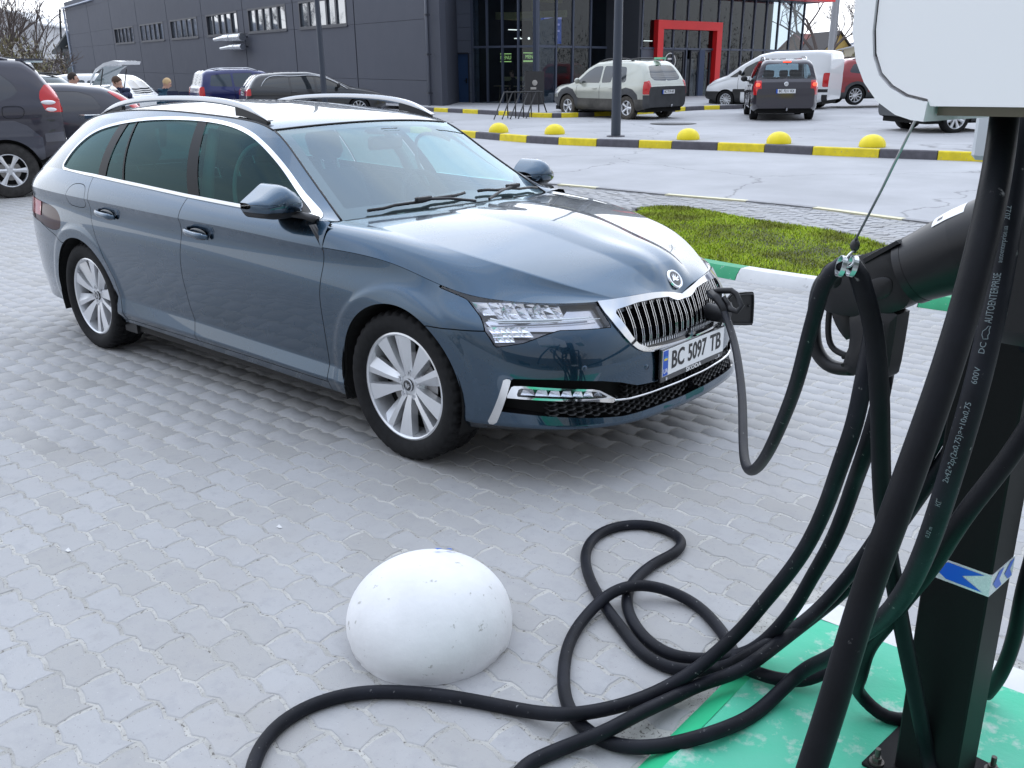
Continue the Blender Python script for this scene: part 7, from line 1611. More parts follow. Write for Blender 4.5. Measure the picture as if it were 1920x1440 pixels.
P_ = [(-4.98, -.15, -1.5), (-4.98, -.15, 3.0)]+[(-4.98+1.5*(1-math.cos(t)), -.15, 3.0+4.6*math.sin(t)) for t in np.linspace(.1, 1.4, 10)]
rib.tube(P_, .20, 8); rib.build('arched_rib', mat('rib_grey', (.075, .085, .12), .45), corner, smooth=True)
# ---- glazed shop front
shop = BF.root('shop_building', label='two storey glass shop front with dark frames and red roof edge', cat='building')
M_fg = glass('shop_glass', (.62, .68, .72), ior=1.5); M_fr2 = mat('mullion_grey', (.075, .09, .13), .4, metal=.3); M_redp = mat('red_portal', (.78, .018, .022), .42, noise=(.7, .06))
BX = [0, 1.0, 1.88, 2.83, 3.79, 4.77, 5.79, 6.72, 7.75, 8.65, 9.5, 10.72, 11.6, 12.45, 13.3, 14.2, 15.15, 16.1, 17.2]; AX = [-3.06, -2.32, -1.58, -.82, 0]
HT = 4.42
def front(F, par, X, kx, flip=False, portal=None):
    for i, x in enumerate(X):
        if portal and portal[0] < x < portal[1] and 0: continue
        wd = .035 if x else .12; b = MB(); b.box((x-wd, -.05, -.1), (x+wd, .05, HT)); b.build('mullion', M_fr2, par)
    for x0, x1 in zip(X[:-1], X[1:]):
        for z0, z1 in ((.06, 2.20), (2.28, HT)):
            if portal and portal[0]-.1 < x0 and x1 < portal[1]+.1 and z0 < 1: continue
            b = MB(); b.box((x0+.06, .0, z0), (x1-.06, .015, z1)); b.build('pane', M_fg, par)
        for z0, z1 in ((-.1, .06), (2.20, 2.28)):
            b = MB(); b.box((x0+.06, -.06, z0), (x1-.06, .06, z1)); b.build('transom', M_fr2, par)
front(BF, shop, BX, 0, portal=(6.72, 10.72))
wing = AF.root('shop_wing', label='narrow glazed bay of the shop between steel door and the corner mullion', cat='building'); front(AF, wing, AX, 0)
b = MB(); b.box((-.3, -.55, HT+.0), (17.6, .3, HT+1.4)); b.build('wall_band', mat('band_dark', (.04, .045, .06), .5), shop)
b = MB(); b.box((6.6, -1.3, HT+.02), (17.75, -.56, HT+.30)); b.build('red_roof_edge', M_redp, shop)
b = MB(); b.box((-3.2, -.1, HT), (.0, .3, HT+1.4)); b.build('wall_band', mat('band_dark', (.04, .045, .06), .5), wing)
# grey solid panels among the glazing, right side low windows
b = MB(); b.box((5.85, -.03, 1.35), (6.66, -.01, 2.19)); b.build('solid_panel', mat('panel_mid', (.10, .11, .14), .5), shop)
# red portal
pt = empty('red_portal', (0, 0, 0)); pt.parent = shop
b = MB(); b.box((6.55, -.24, -.05), (6.90, .02, 3.02)); b.build('portal_post', M_redp, pt); b = MB(); b.box((10.42, -.24, -.05), (10.77, .02, 3.02)); b.build('portal_post', M_redp, pt); b = MB(); b.box((6.55, -.24, 3.02), (10.77, .02, 3.37)); b.build('portal_beam', M_redp, pt)
# doors in the portal
for x0, x1 in ((7.0, 7.78), (7.78, 8.50), (8.95, 9.55), (9.55, 10.3)):
    d_ = empty('glass_door', (x0, 0, 0)); d_.parent = shop
    b = MB(); b.box((.02, -.01, .06), (x1-x0-.02, .005, 2.14)); b.build('door_glass', M_fg, d_); b = MB(); b.box((0, -.05, 0), (.045, .04, 2.18)); b.box((x1-x0-.045, -.05, 0), (x1-x0, .04, 2.18)); b.box((.045, -.05, 2.12), (x1-x0-.045, .04, 2.18)); b.box((.045, -.05, 0), (x1-x0-.045, .04, .09)); b.build('door_frame', M_frame, d_)
b = MB(); b.box((9.50, -.08, 0), (9.85, .0, 2.2)); b.build('door_post', mat('door_blue', (.022, .045, .105), .5), shop)
for z_, t1, t2 in ((1.72, 'WWW', 'AUTO'), (.98, '24', '7')):
    b = MB(); mt_ = Matrix.Translation((7.62, -.02, z_)) @ Matrix.Rotation(math.radians(90), 4, 'X'); b.lathe([(0, .002), (.36, .002)], 28, mi=0, mtx=mt_); b.lathe([(.315, .006), (.36, .006), (.36, .003), (.315, .003)], 28, mi=1, mtx=mt_)
    b.box((-.17, .07, .004), (.17, .14, .008), mi=1, mtx=mt_); b.box((-.17, -.14, .004), (.17, -.05, .008), mi=1, mtx=mt_); b.build('round_door_sign', [mat('sign_black', (.01, .01, .012), .4), mat('sign_white', (.75, .75, .75), .4)], shop)
# inside: floor, back wall, lit counter boards, hanging shapes, furniture
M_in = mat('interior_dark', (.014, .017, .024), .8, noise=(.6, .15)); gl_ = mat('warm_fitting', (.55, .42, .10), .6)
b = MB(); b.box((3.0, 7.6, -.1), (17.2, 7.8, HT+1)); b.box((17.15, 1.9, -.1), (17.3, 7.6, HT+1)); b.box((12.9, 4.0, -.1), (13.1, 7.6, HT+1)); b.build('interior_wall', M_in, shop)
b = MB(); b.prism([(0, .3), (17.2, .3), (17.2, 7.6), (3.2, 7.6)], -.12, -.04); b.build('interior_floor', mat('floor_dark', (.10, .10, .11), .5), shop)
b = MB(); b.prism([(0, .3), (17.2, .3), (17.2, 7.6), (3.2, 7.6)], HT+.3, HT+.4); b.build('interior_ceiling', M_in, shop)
for x0, x1, z0, z1, y in ((.6, 4.6, 3.35, 3.62, 3.0), (4.6, 6.4, 3.3, 3.45, 4.0), (1.2, 6.0, .95, 1.12, 3.5)):
    b = MB(); b.box((x0, y, z0), (x1, y+.3, z1)); b.build('beam', mat('cream_beam', (.50, .44, .20), .6), shop)
b = MB(); b.box((2.0, 2.0, 4.0), (3.35, 2.2, 6.0)); b.build('hanging_banner', gl_, shop)
win = wing; b = MB(); b.box((-3.1, 3.6, -.1), (2.5, 3.8, HT+1)); b.build('interior_wall', M_in, win); b = MB(); b.prism([(-3.1, .3), (-.05, .3), (2.4, 3.6), (-3.1, 3.6)], -.12, -.04); b.build('interior_floor', mat('floor_dark', (.10, .10, .11), .5), win); b = MB(); b.prism([(-3.1, .3), (-.05, .3), (2.4, 3.6), (-3.1, 3.6)], HT+.3, HT+.4); b.build('interior_ceiling', M_in, win)
b = MB(); b.box((-3.0, 2.2, 3.35), (-.1, 2.4, 3.6)); b.build('beam', mat('cream_beam', (.50, .44, .20), .6), win)
b = MB(); b.add([(-.95, 1.2, 0), (.05, 1.2, 0), (.05, 1.2, 3.3), (-.75, 1.2, 3.2)], [(0, 1, 2, 3)]); b.V += [(x, 1.25, z) for x, y, z in b.V[:4]]; b.F += [(7, 6, 5, 4), (0, 3, 7, 4), (1, 5, 6, 2), (3, 2, 6, 7)]; b.M += [0]*4; b.build('grey_screen_panel', mat('screen_grey', (.22, .25, .30), .5), win)
# yellow shield outline round a blue screen
sh_ = cr([(1.75, 2.2, 4.6), (1.72, 2.2, 3.4), (1.95, 2.2, 2.55), (2.65, 2.2, 2.05), (3.35, 2.2, 2.55), (3.6, 2.2, 3.4), (3.6, 2.2, 4.6)], 4); b = MB(); b.tube(sh_, .08, 6); b.build('shield_outline', gl_, shop)
b = MB(); b.box((2.05, 2.05, 2.42), (3.25, 2.15, 3.55)); scr = b.build('screen', mat('screen_off', (.01, .03, .12), .3, emit=((.02, .09, .45), .8)), shop)
sc2 = mat('screen_text', (.4, .4, .7), .3, emit=((.45, .45, .9), .7))
for k, (a_, c_) in enumerate(((2.12, 3.18), (2.3, 3.0), (2.15, 3.0), (2.4, 2.9))): b = MB(); b.box((a_, 2.035, 3.38-.25*k), (c_, 2.045, 3.46-.25*k)); b.build('screen_line', sc2, scr)
b = MB(); b.prism([(2.9, .6), (3.3, 2.3), (3.1, 2.3), (2.6, .9)], 2.3, 2.4, mtx=XZm); b.build('yellow_slide', gl_, shop)
for x, y, z, w_ in ((.5, 1.4, 2.05, .75), (-1.6, 1.5, 2.0, .55), (-2.75, 1.5, 2.0, .55)):
    pr_ = shop if x > 0 else win; b = MB(); b.box((x, y, z-.34), (x+w_, y+.05, z)); sgn = b.build('menu_board', M_dk, pr_); 
    for zz in (z-.02, z-.32): b = MB(); b.box((x, y-.03, zz-.015), (x+w_, y-.01, zz+.015)); b.build('neon_line', mat('neon_green', (.4, .6, .2), .4, emit=((.55, .85, .30), 1.4)), sgn)
    text('menu_lettering', 'MENU', .20, frame((x+w_/2, y-.02, z-.17), (1, 0, 0), (0, 0, 1)), mat('neon_green', (.4, .6, .2), .4), sgn)
for x, y, z, l_ in ((1.1, 3, 2.95, .6), (4.2, 5, 3.0, 1.2), (5.0, 4, 2.6, .8), (7.2, 3, 3.9, .9), (8.0, 3, 2.65, .8), (9.2, 3, 2.65, .5), (4.9, 3.2, 2.42, .6), (3.0, 5, 2.7, 1.6)):
    b = MB(); b.box((x, y, z), (x+l_, y+.1, z+.03)); b.build('strip_light', mat('strip_light', (.9, .9, .85), .4, emit=((1, .97, .88), 3.0)), shop)
for x in (.8, 1.3): b = MB(); b.sphere((x, 2, 2.6), .05, 10, 6); b.build('pendant_lamp', mat('strip_light', (.9, .9, .85), .4), shop)
for x in (-2.2, -1.2, 5.2, 12.3, 13.8):
    t_ = empty('bistro_table', (x, 1.0, 0)); t_.parent = shop if x > 0 else win; b = MB(); b.box((-.35, -.3, .72), (.35, .3, .76)); b.build('table_top', mat('wood_pale', (.40, .30, .18), .5), t_)
    for a_ in (-.3, .3): b = MB(); b.cyl((a_, 0, 0), (a_*.8, 0, .72), .02, 6); b.build('leg', mat('wood_pale', (.40, .30, .18), .5), t_)
for x, h_, c_ in ((4.9, 1.7, (.20, .05, .06)), (11.2, 1.5, (.06, .10, .16)), (12.9, 1.9, (.25, .26, .28)), (14.6, 1.4, (.05, .12, .09)), (15.8, 2.0, (.12, .10, .09)), (8.3, 1.9, (.14, .14, .16))):
    b = MB(); b.box((x-.45, 3.5, 0), (x+.45, 4.2, h_), bev=.04); b.build('display_shelf', mat('shelf_%d' % int(x*10), c_, .6, noise=(3, .5)), shop)
b = MB(); b.box((14.5, 7.4, 2.35), (16.8, 7.55, 3.9)); b.build('painted_daylight', mat('far_daylight_panel', (.62, .66, .70), .6), shop)  # solid pale panel; daylight through a far opening is painted as its colour
# cat-ear dark sign board in front of the rack
# ---- pavement in front of the shop with its striped kerb
pk = [gnd(u, v, True) for u, v in ((700, 203), (815, 209.5), (900, 214), (958, 217.5), (1010, 220.5), (1051, 221), (1100, 219), (1150, 217), (1262, 210), (1325, 206), (1343, 205.5), (1420, 203))]
lotz = lambda x, y: float(zg(x, y, True))
_zg0 = zg
zg = lambda x, y, lot=False: _zg0(x, y, True)
sk = empty('shop_kerb', kind='structure'); kl2 = resample(cr([p[:2] for p in pk], 5), .3); kc2 = chord(kl2); 
def al2(u, v): p = gnd(u, v, True)[:2]; return kc2[np.argmin(((kl2-p)**2).sum(1))]
cuts = [al2(*q) for q in ((815, 209.5), (841, 211), (869, 212.6), (898, 214), (929, 216), (957, 217.5), (996, 219.5), (1030, 220.5), (1060, 221), (1087, 219.5), (1118, 218), (1150, 217), (1185, 215), (1220, 212.5), (1265, 209.5), (1296, 208), (1325, 206), (1347, 205.5), (1385, 204))]
cuts = sorted(cuts); cuts = [cuts[0]-2.2, cuts[0]-1.1]+cuts
for i in range(len(cuts)-1):
    if cuts[i+1]-cuts[i] < .15 or cuts[i] < 0: continue
    b = MB(); b.add(*strip(sub(kl2, cuts[i]+.01, cuts[i+1]-.01, 5), .16, -.02, .14, .02)); b.build('kerb_stone', M_yel if i % 2 == 0 else M_kgr, sk, smooth=True, angle=35)
zg = _zg0
b = MB(); V = []; n = len(kl2[::3])
for p in kl2[::3]:
    for d in (.1, 1.5, 4, 9): x, y = p[0]+HD[0]*d, p[1]+HD[1]*d; V.append((x, y, float(zg(x, y, True))+.135))
F = []
for i in range(n-1):
    for j in range(3): F.append((i*4+j, (i+1)*4+j, (i+1)*4+j+1, i*4+j+1))
b.add(V, F); b.build('shop_pavement', M_asph, smooth=True)['kind'] = 'structure'
# ---------------------------------------------------------------- street furniture
def lamp_post(P, r, h, lab):
    o = empty('lamp_post', tuple(P), label=lab, cat='lamp post', group=None)
    o.rotation_euler = Vector(UPV).to_track_quat('Z', 'Y').to_euler()
    b = MB(); b.cyl((0, 0, -.02), (0, 0, h), r, 20, r1=r*.62); b.build('pole', mat('post_slate', (.045, .055, .075), .42, metal=.2), o, smooth=True, angle=40)
    b = MB(); b.cyl((0, 0, -.02), (0, 0, .02), r*1.9, 20); b.build('foot_plate', M_kgr, o); b = MB(); b.box((-.1, -.5, h-.05), (.1, .1, h+.05), bev=.03); b.build('lamp_head', M_frame, o)
lamp_post(gnd(1154.5, 256, True), .112, 8.5, 'dark lamp post standing in front of the silver SUV')
lamp_post(at_depth(611, 214, 29.5), .095, 8.5, 'thin dark lamp post in front of the black estate car')
rk = empty('bike_rack', tuple(gnd(985, 221, True)), label='black steel bicycle rack on the edge of the shop pavement', cat='bike rack')
M_st = mat('rack_black', (.015, .015, .017), .4); rx, ry = BF.x, HD
def rp3(a, d, z): return (rx[0]*a+HD[0]*d, rx[1]*a+HD[1]*d, z)
for k in range(5):
    a = -.75+.32*k; b = MB(); b.tube([rp3(a-.50, -.35, 0), rp3(a-.1, .1, .78), rp3(a+.05, .1, .80)], .022, 6); b.build('slanted_bar', M_st, rk); b = MB(); b.tube([rp3(a+.02, .1, .80), rp3(a+.04, .12, 0)], .020, 6); b.build('upright_bar', M_st, rk)
b = MB(); b.tube([rp3(-.85, .1, .78), rp3(.72, .1, .78)], .026, 6); b.build('top_bar', M_st, rk); b = MB(); b.tube([rp3(.60, .1, .8), rp3(.95, -.2, 0)], .022, 6); b.build('end_bar', M_st, rk)
P_ = gnd(1002, 206, True); o = MB(); o.box((-.45, -.03, .18), (.45, .03, 1.35)); sb = o.build('advert_board', mat('board_black', (.012, .012, .014), .4)); sb.matrix_world = Matrix.Translation(P_) @ Matrix.Rotation(math.atan2(BF.x[1], BF.x[0]), 4, 'Z'); props(sb, 'black standing advert board behind the bike rack', 'sign')
o = MB(); o.sphere((-.02, -.04, .95), .13, 12, 6, sc=(1, .2, .8)); o.box((-.22, -.045, .72), (.05, -.035, .80)); o.build('board_picture', mat('board_print', (.35, .33, .30), .6), sb)
# manhole covers on the asphalt
for (u, v), s_ in (((1262, 232), 'far round manhole cover on the asphalt beyond the yellow domes'), ((1000, 201), None)):
    if s_: b = MB(); b.lathe([(0, .012), (.62, .012), (.64, .004)], 32); o = b.build('manhole_cover', mat('cast_iron', (.10, .10, .10), .7), smooth=False); o.location = tuple(gnd(u, v, True)); props(o, s_, 'manhole cover')
# ---------------------------------------------------------------- far trees, hills, houses, poles
def tree(name, P, h, lab, crown=None, seed=1, lean=0, bark=None, depth=5, spread=.55, group=None, twig=.012):
    rg = random.Random(seed); root = empty(name, tuple(P), label=lab, cat='tree', group=group); bark = bark or mat('bark_brown', (.085, .065, .055), .9)
    tb = MB(); cb = MB()
    def grow(p, d, l, r, lv):
        q = p+d*l; mid = p+d*l*.5+Vector((rg.uniform(-1, 1), rg.uniform(-1, 1), 0))*l*.05
        (tb if lv == 0 else cb).tube([tuple(p), tuple(mid), tuple(q)], [r, r*.85, r*.62], 6 if lv < 2 else 3, caps=False)
        if lv >= depth: return
        for k in range(rg.choice((2, 3, 3)) if lv else rg.choice((3, 4))):
            a = rg.uniform(0, 2*math.pi); t = Vector((math.cos(a), math.sin(a), 0)); nd = (d+t*rg.uniform(.35, .95)*spread*1.6+Vector((0, 0, .18))).normalized(); s0 = p+d*l*rg.uniform(.55, 1.0) if k else q
            grow(s0, nd, l*rg.uniform(.58, .80), max(r*.60, twig), lv+1)
    grow(Vector((0, 0, -.3)), Vector((lean, lean*.4, 1)).normalized(), h*.30, h*.020, 0)
    tb.build('trunk', bark, root, smooth=True); cb.build('crown', crown or mat('twig_brown', (.12, .095, .085), .9), root)
    return root
def base_at(u, depth_, dz=0): p = at_depth(u, 170, depth_); return np.array([p[0], p[1], float(zg(p[0], p[1]))+dz])
TLAB = ['bare tree standing just outside the left edge of the view', 'tall bare tree with wide limbs at the left edge above the white van', 'thin upright bare tree in the middle of the left skyline', 'bare tree rising beside the pale house with light roof', 'slender far bare tree above the big dark SUV', 'low spreading bare tree over the roof of the dark hatchback', 'low bare tree touching the corner of the green shed', 'bare tree far out to the left of the white van']
TLAB = ['bare tree standing just outside the left edge of the view', 'tall bare tree with wide limbs at the left edge above the white van', 'thin upright bare tree in the middle of the left skyline', 'bare tree rising beside the pale house with light roof', 'slender far bare tree above the big dark SUV', 'low spreading bare tree over the roof of the dark hatchback', 'low bare tree touching the corner of the green shed', 'bare tree far out to the left of the white van']
i = 0
for u, d, h, sp in ((-60, 62, 12, .6), (12, 58, 10.5, .5), (48, 66, 11, .6), (88, 72, 8.5, .55), (25, 78, 9, .6), (70, 60, 6.5, .7), (110, 64, 6, .7), (-130, 66, 11, .6)):
    i += 1; tree('bare_tree', base_at(u, d, -1), h, TLAB[i-1], seed=i+2, spread=sp, depth=5, group='bare trees left of the panel building')
o = None
# scrub under the trees: tangled twigs with dry tan leaves
def scrub(name, c, ext, n, mt, lab, sz=(.25, .8)):
    rg = np.random.RandomState(9); p = rg.rand(n, 3); V = []; F = []
    for k in range(n):
        x = c[0]+RD[0]*(p[k, 0]-.5)*ext[0]+HD[0]*(p[k, 1]-.5)*ext[1]; y = c[1]+RD[1]*(p[k, 0]-.5)*ext[0]+HD[1]*(p[k, 1]-.5)*ext[1]; z = c[2]+p[k, 2]**1.5*ext[2]*(.6+.4*math.sin(p[k, 0]*17)**2); s_ = rg.uniform(*sz); a = rg.rand()*6.28; e = rg.uniform(-.6, 1.4)
        d = np.array([math.cos(a)*math.cos(e), math.sin(a)*math.cos(e), math.sin(e)])*s_; w = np.array([-math.sin(a), math.cos(a), .3])*s_*rg.uniform(.03, .25); b0 = len(V); q = np.array([x, y, z]); V += [tuple(q-w), tuple(q+d*.5+w*.6), tuple(q+d), tuple(q+d*.5-w)]; F.append((b0, b0+1, b0+2, b0+3))
    b = MB(); b.add(V, F); o = b.build(name, mt); props(o, lab, 'scrub', kind='stuff'); return o
M_scr = leaf_mat('dry_scrub', [(.07, .055, .045), (.14, .11, .07), (.20, .16, .08), (.16, .16, .06), (.30, .27, .22)])
scrub('scrub', base_at(-30, 54, -.5), (7.4, 8, 4.4), 16000, M_scr, 'tan and olive scrub between the parked cars and the panel building', (.12, .42))
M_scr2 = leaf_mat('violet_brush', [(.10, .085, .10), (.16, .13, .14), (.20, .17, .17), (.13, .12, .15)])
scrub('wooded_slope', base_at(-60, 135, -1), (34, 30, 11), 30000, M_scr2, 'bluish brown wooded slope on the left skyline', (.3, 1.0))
# distant hill
b = MB(); V = []; F = []; n = 60
for i in range(n+1):
    l = -300+600*i/n; hh = 17+5*math.sin(i*.35)+3*math.sin(i*.9+1)+1.5*math.sin(i*2.3)-(10 if l > 20 else 0)
    for d, z in ((240, 0), (262, hh*.8), (290, hh), (360, 0)): x, y = ll(d, l); V.append((x, y, float(_zg0(x, y))*.6+z-.5))
for i in range(n):
    for j in range(3): F.append((i*4+j, (i+1)*4+j, (i+1)*4+j+1, i*4+j+1))
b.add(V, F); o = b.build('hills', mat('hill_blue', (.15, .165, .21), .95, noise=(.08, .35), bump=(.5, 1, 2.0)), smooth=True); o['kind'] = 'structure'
def house(P, w, d, h, rh, yaw, wm, rm, lab, wins=()):
    r = empty('house', tuple(P), yaw, label=lab, cat='house'); b = MB(); b.box((-w/2, -d/2, -2), (w/2, d/2, h)); b.build('wall', wm, r)
    b = MB(); b.add([(-w/2, -d/2, h), (w/2, -d/2, h), (0, -d/2, h+rh)], [(0, 1, 2)]); b.build('gable', wm, r); b = MB(); b.add([(-w/2, d/2, h), (w/2, d/2, h), (0, d/2, h+rh)], [(0, 2, 1)]); b.build('gable', wm, r)
    for s_ in (-1, 1): b = MB(); b.add([(0, -d/2-.4, h+rh+.1), (s_*(w/2+.5), -d/2-.4, h-.35), (s_*(w/2+.5), d/2+.4, h-.35), (0, d/2+.4, h+rh+.1), (0, -d/2-.4, h+rh+.3), (s_*(w/2+.5), -d/2-.4, h-.15), (s_*(w/2+.5), d/2+.4, h-.15), (0, d/2+.4, h+rh+.3)], [(0, 1, 2, 3), (4, 7, 6, 5), (0, 4, 5, 1), (1, 5, 6, 2), (2, 6, 7, 3)]); b.build('roof', rm, r)
    for x, z in wins: wd = empty('window', (x, -d/2, z)); wd.parent = r; b = MB(); b.box((-.45, -.05, -.55), (.45, .02, .55)); b.build('frame', M_kwh, wd); b = MB(); b.box((-.36, -.07, -.46), (.36, -.055, .46)); b.build('pane', M_dglass, wd)
    return r
M_pale = mat('render_pale', (.55, .55, .56), .9); M_ylw = mat('timber_yellow', (.50, .34, .10), .8, noise=(2, .2)); M_rr = mat('roof_red', (.22, .07, .06), .8, noise=(1, .2)); M_gr = mat('roof_grey', (.40, .42, .46), .7)
house(base_at(104, 170, 2.2), 6.5, 7, 2.6, 2.2, HDa-math.pi/2+.5, M_pale, M_gr, 'pale house with light roof among the trees left of the panel building', [(-2, 1.8), (2, 1.8)])
house(base_at(66, 120, 5), 7, 7, 2.2, 1.2, HDa-math.pi/2, M_pale, M_kwh, 'small white roofed house higher on the wooded slope', [(0, 1)])
house(base_at(1541, 150, .9), 4.6, 6, 2.4, 2.3, HDa-math.pi/2+.35, M_ylw, mat('roof_dark', (.05, .045, .045), .8), 'yellow timber gabled house right of the glass front', [(1.2, 1.6)])
house(base_at(1508, 158, .9), 6, 8, 2.2, 2.4, HDa-math.pi/2-.9, mat('brick_brown', (.22, .13, .09), .9), M_rr, 'red roofed house partly hidden behind the end of the glass front')
house(base_at(1600, 150, .6), 8, 5, 2.6, .5, HDa-math.pi/2, mat('wall_cream', (.55, .50, .38), .9), M_pale, 'long low cream building between the yellow house and the cabinet')
tree('bare_tree', base_at(1525, 62, -.5), 10, 'bare rounded tree above the yellow house at the right', seed=21, spread=.75, depth=6)
scrub('hedge', base_at(1540, 120, .0), (12, 4, 2.2), 3000, M_scr, 'brown bushes in front of the yellow house')
for u, d, h, r in ((1558, 60, 11.5, .17), (1564, 62, 9.0, .10)):
    o = empty('utility_pole', tuple(base_at(u-8, d, -.5)), label='grey concrete utility pole with insulators right of the glass front' if r > .15 else 'thinner steel pole just right of the concrete utility pole', cat='utility pole'); b = MB(); b.cyl((0, 0, 0), (0, 0, h), r*1.25, 10, r1=r*.75); b.build('pole', mat('pole_concrete', (.34, .34, .35), .8), o, smooth=True, angle=40)
    if r > .15:
        for z in (h-1.6, h-.9):
            b = MB(); b.box((-.9, -.05, z), (.9, .05, z+.1)); ca = b.build('cross_arm', M_dk, o)
            for x in (-.8, -.3, .3, .8): b = MB(); b.cyl((x, 0, z+.1), (x, 0, z+.28), .05, 8); b.build('insulator', M_kwh, ca)
# low wall and fence between lot and scrub on the left
fw = empty('low_wall', label='long low dark barrier with a top rail behind the standing people', cat='wall')
A_, B_ = at_depth(262, 196, 36), at_depth(400, 200, 38)
for k, (q0, q1) in enumerate(zip(np.linspace(0, .9, 6), np.linspace(.18, 1.08, 6))):
    a, c_ = A_+(B_-A_)*q0, A_+(B_-A_)*q1; d = (c_-a)[:2]; L_ = np.linalg.norm(d); b = MB(); b.box((0, 0, -1), (L_-.03, .12, .55)); o = b.build('wall_slab', mat('navy_slab', (.02, .025, .06), .5), fw); o.location = tuple(a); o.rotation_euler = (0, 0, math.atan2(d[1], d[0]))
# ---------------------------------------------------------------- people
def skin_mesh(name, joints, edges, radii, mats_, matf, parent, sub=2):
    me = bpy.data.meshes.new(name); me.from_pydata([tuple(j) for j in joints], edges, []); o = bpy.data.objects.new(name, me); link(o)
    m = o.modifiers.new('s', 'SKIN'); m.use_smooth_shade = True
    for v, r in zip(me.skin_vertices[0].data, radii): v.radius = r if hasattr(r, '__len__') else (r, r)
    me.skin_vertices[0].data[0].use_root = True
    s_ = o.modifiers.new('u', 'SUBSURF'); s_.levels = s_.render_levels = sub
    dg = bpy.context.evaluated_depsgraph_get(); dg.update(); m2 = bpy.data.meshes.new_from_object(o.evaluated_get(dg)); bpy.data.objects.remove(o); m2.name = name
    for mm in mats_: m2.materials.append(mm)
    for p in m2.polygons: p.material_index = matf(p.center); p.use_smooth = True
    o = bpy.data.objects.new(name, m2); link(o); o.parent = parent; return o
M_skin = mat('skin', (.52, .30, .22), .55)
def person(P, yaw, H, lab, top_m, leg_m, hair_m, pose='stand', head_tilt=.2, lean=0., arms='down', hood=False):
    """faces +x; one continuous body, head with face, hair and clothes"""
    r = empty('person', tuple(P), yaw, label=lab, cat='person'); k = H/1.75; ln = lean
    hipz = .92; sh = (.10*ln*2.2, 1.42-.10*ln); nk = (sh[0]+.04+.05*ln, sh[1]+.09); hd = (nk[0]+.05+.06*head_tilt, nk[1]+.13-.03*head_tilt)
    if pose == 'sit': hipz = .50
    dz = hipz-.92
    J = [(0, 0, hipz), (.02+.5*sh[0]*.6, 0, hipz+.22), (sh[0]*.9, 0, sh[1]-.10+dz), (sh[0], 0, sh[1]+dz), (nk[0], 0, nk[1]+dz), (hd[0]-.01, 0, hd[1]-.02+dz), (hd[0]+.005, 0, hd[1]+.06+dz)]
    R_ = [(.155, .125), (.15, .115), (.165, .12), (.09, .085), (.058, .060), (.078, .092), (.070, .085)]; Ed = [(i, i+1) for i in range(6)]
    for s_ in (-1, 1):
        b0 = len(J); J += [(sh[0], s_*.17, sh[1]-.03+dz)]
        if arms == 'front': J += [(sh[0]+.06, s_*.23, sh[1]-.28+dz), (sh[0]+.28, s_*.15, sh[1]-.34+dz), (sh[0]+.36, s_*.12, sh[1]-.33+dz)]
        else: J += [(sh[0]-.02, s_*.235, sh[1]-.30+dz), (sh[0]+.07, s_*.24, sh[1]-.54+dz), (sh[0]+.10, s_*.23, sh[1]-.63+dz)]
        R_ += [.068, .052, .036, .040]; Ed += [(3, b0), (b0, b0+1), (b0+1, b0+2), (b0+2, b0+3)]
    for s_ in (-1, 1):
        b0 = len(J)
        if pose == 'sit': J += [(.06, s_*.10, hipz-.02), (.44, s_*.11, hipz-.02), (.42, s_*.11, .08), (.54, s_*.12, .05)]
        else: J += [(0, s_*.095, hipz-.10), (.02, s_*.11, .50), (-.02, s_*.12, .09), (.13, s_*.13, .05)]
        R_ += [.095, .068, .048, .042]; Ed += [(0, b0), (b0, b0+1), (b0+1, b0+2), (b0+2, b0+3)]
    J = [tuple(c*k for c in j) for j in J]; R_ = [tuple(c*k for c in q) if hasattr(q, '__len__') else q*k for q in R_]
    hz = (hipz+.02)*k; neck = (nk[1]+dz-.0)*k; hand = [J[10], J[14]]
    def mf(c):
        if c.z > neck+(.02 if not hood else .05): return 0
        for h_ in hand:
            if (Vector(h_)-c).length < .075*k: return 0
        if c.z < .09*k: return 3
        return 1 if c.z > hz-.06 or abs(c.y) > .20*k else 2
    skin_mesh('body', J, Ed, R_, [M_skin, top_m, leg_m, M_black], mf, r)
    hc = Vector(((hd[0]+.0)*k, 0, (hd[1]+.05+dz)*k)); ti = Matrix.Translation(hc) @ Matrix.Rotation(head_tilt, 4, 'Y')
    b = MB(); b.sphere((0, 0, 0), .1*k, 16, 10, sc=(.98, .82, 1.12), mtx=ti); b.sphere((.095*k, 0, -.015*k), .018*k, 8, 6, sc=(1.2, .7, 1.4), mtx=ti)
    for s_ in (-1, 1): b.sphere((0, s_*.082*k, -.01*k), .024*k, 8, 6, sc=(.7, .4, 1.2), mtx=ti)
    b.build('head', M_skin, r, smooth=True)
    for s_ in (-1, 1): b = MB(); b.sphere((.088*k, s_*.032*k, .012*k), .010*k, 8, 6, mtx=ti); b.build('eye', mat('eye_dark', (.02, .02, .02), .3), r, smooth=True)
    b = MB(); b.box((.088*k, -.022*k, -.058*k), (.096*k, .022*k, -.050*k), mtx=ti); b.build('mouth', mat('lip', (.30, .12, .10), .6), r)
    b = MB(); b.sphere((-.012*k, 0, .018*k), .106*k, 18, 10, sc=(1.0, .88, 1.10), mtx=ti, lo=-.35); V = []
    for v in b.V:
        l_ = ti.inverted() @ Vector(v); 
        if l_.x > .045*k and l_.z < .055*k: l_.x = .045*k; l_ *= .93
        V.append(tuple(ti @ (l_*(1+.03*math.sin(l_.y*300)*math.sin(l_.z*200)))))
    b.V = V; b.build('hair', hair_m, r, smooth=True)
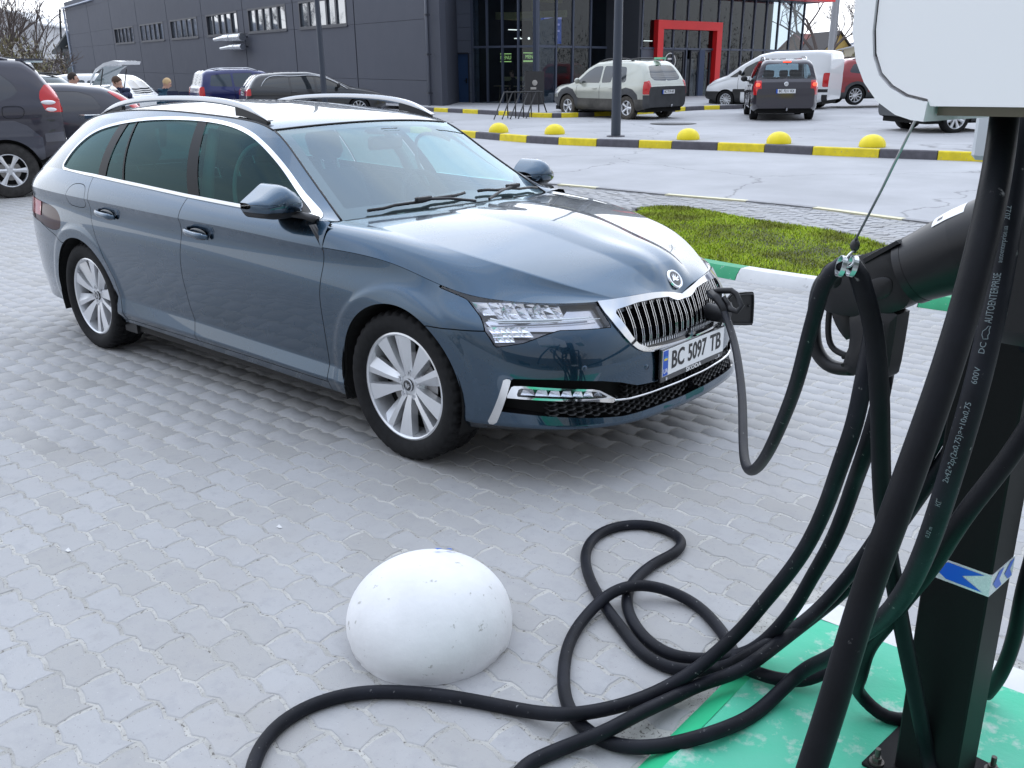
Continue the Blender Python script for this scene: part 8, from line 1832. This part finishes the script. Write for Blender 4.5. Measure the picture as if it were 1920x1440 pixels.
    if hood: b = MB(); b.tube(cr([((nk[0]-.02)*k, -.10*k, (nk[1]+dz-.02)*k), ((nk[0]-.13)*k, 0, (nk[1]+dz+.0)*k), ((nk[0]-.02)*k, .10*k, (nk[1]+dz-.02)*k)], 4), .05*k, 8); b.build('hood', top_m, r, smooth=True)
    return r
jn = mat('jacket_navy', (.010, .016, .055), .8, noise=(8, .2)); jt = mat('jacket_teal', (.006, .045, .085), .8, noise=(8, .2)); jg = mat('sweater_grey', (.30, .29, .31), .9); tr_m = mat('trousers_dark', (.015, .015, .02), .9)
def foot(u, vtop, H, side_d): d_ = side_d; p = at_depth(u, vtop, d_); return np.array([p[0], p[1], p[2]-H])
p1 = foot(128, 142, 1.76, 19.2); person(p1, HDa-math.pi/2+.2, 1.76, 'man with short dark hair behind the roof of the dark hatchback', jg, tr_m, mat('hair_dark', (.03, .02, .015), .8), head_tilt=.0)
p2 = foot(250, 137, 1.74, 19.5); person(p2, HDa+math.pi/2+.1, 1.72, 'young man in navy hooded jacket bending over the open boot', jn, tr_m, mat('hair_brown', (.07, .04, .025), .8), head_tilt=.6, lean=.9, arms='front', hood=True)
b = MB(); 
p3 = foot(292, 146.5, 1.68, 21.5); person(p3, HDa-math.pi/2+.1, 1.68, 'blond person in teal blue jacket looking down', jt, tr_m, mat('hair_blond', (.55, .38, .20), .8), head_tilt=.5, lean=.5, arms='front', hood=True)
def inshop(F, x, y, z=0): return F.O+F.x*x+F.y*y+F.z*z
person(inshop(AF, -1.75, 1.0), math.atan2(BF.x[1], BF.x[0])+math.pi, 1.7, 'person in black sitting at the high table behind the glass', tr_m, tr_m, mat('hair_brown', (.07, .04, .025), .8), pose='sit', arms='front')
person(inshop(AF, -1.0, 1.0), math.atan2(BF.x[1], BF.x[0])+math.pi, 1.7, 'person in grey top seated second behind the glass bay', jg, mat('jeans', (.03, .05, .10), .8), mat('hair_dark', (.03, .02, .015), .8), pose='sit', arms='front')

# ---------------------------------------------------------------- behind the viewer: what the windows, paint and glass front mirror
M_belt = leaf_mat('belt_brush', [(.030, .025, .022), (.05, .042, .034), (.07, .06, .045), (.05, .055, .03)])
ow_ = empty('grey_hall', (*ll(-44, 20), 0), math.atan2(RD[1], RD[0]), label='grey hall behind the viewer, seen only as a reflection in glass and paint', cat='building')
for k in range(9):
    b = MB(); b.box((-27+6*k+.02, -8, -.5), (-21+6*k-.02, 0, 8.5)); b.build('wall_panel', mat('hall_grey', (.06, .065, .075), .7, noise=(.5, .1)), ow_)
for k in range(6): b = MB(); b.box((-22+8*k, -.0, 1.0), (-18+8*k, .08, 3.6)); b.build('window', M_dglass, ow_)
scrub('tree_belt', np.array([*ll(-52, -30), -.5]), (80, 6, 8), 60000, M_belt, 'tree belt behind the viewer, seen only in reflections', (.15, .45))
scrub('tree_belt', np.array([*ll(2, 62), -.5]), (6, 90, 8), 40000, M_belt, 'tree belt to the right of the viewer, outside the view', (.15, .45))
for k, (h_, l_) in enumerate(((-16, -13), (-22, -4), (-19, 12), (-24, -24))): tree('bare_tree', np.array([*ll(h_, l_), 0.]), 9+k, ['bare tree behind the viewer mirrored in the front wing', 'bare tree behind the viewer mirrored in the bumper', 'bare tree behind the charger, outside the view', 'bare tree far behind the viewer to the left'][k], seed=40+k, spread=.6, depth=5)
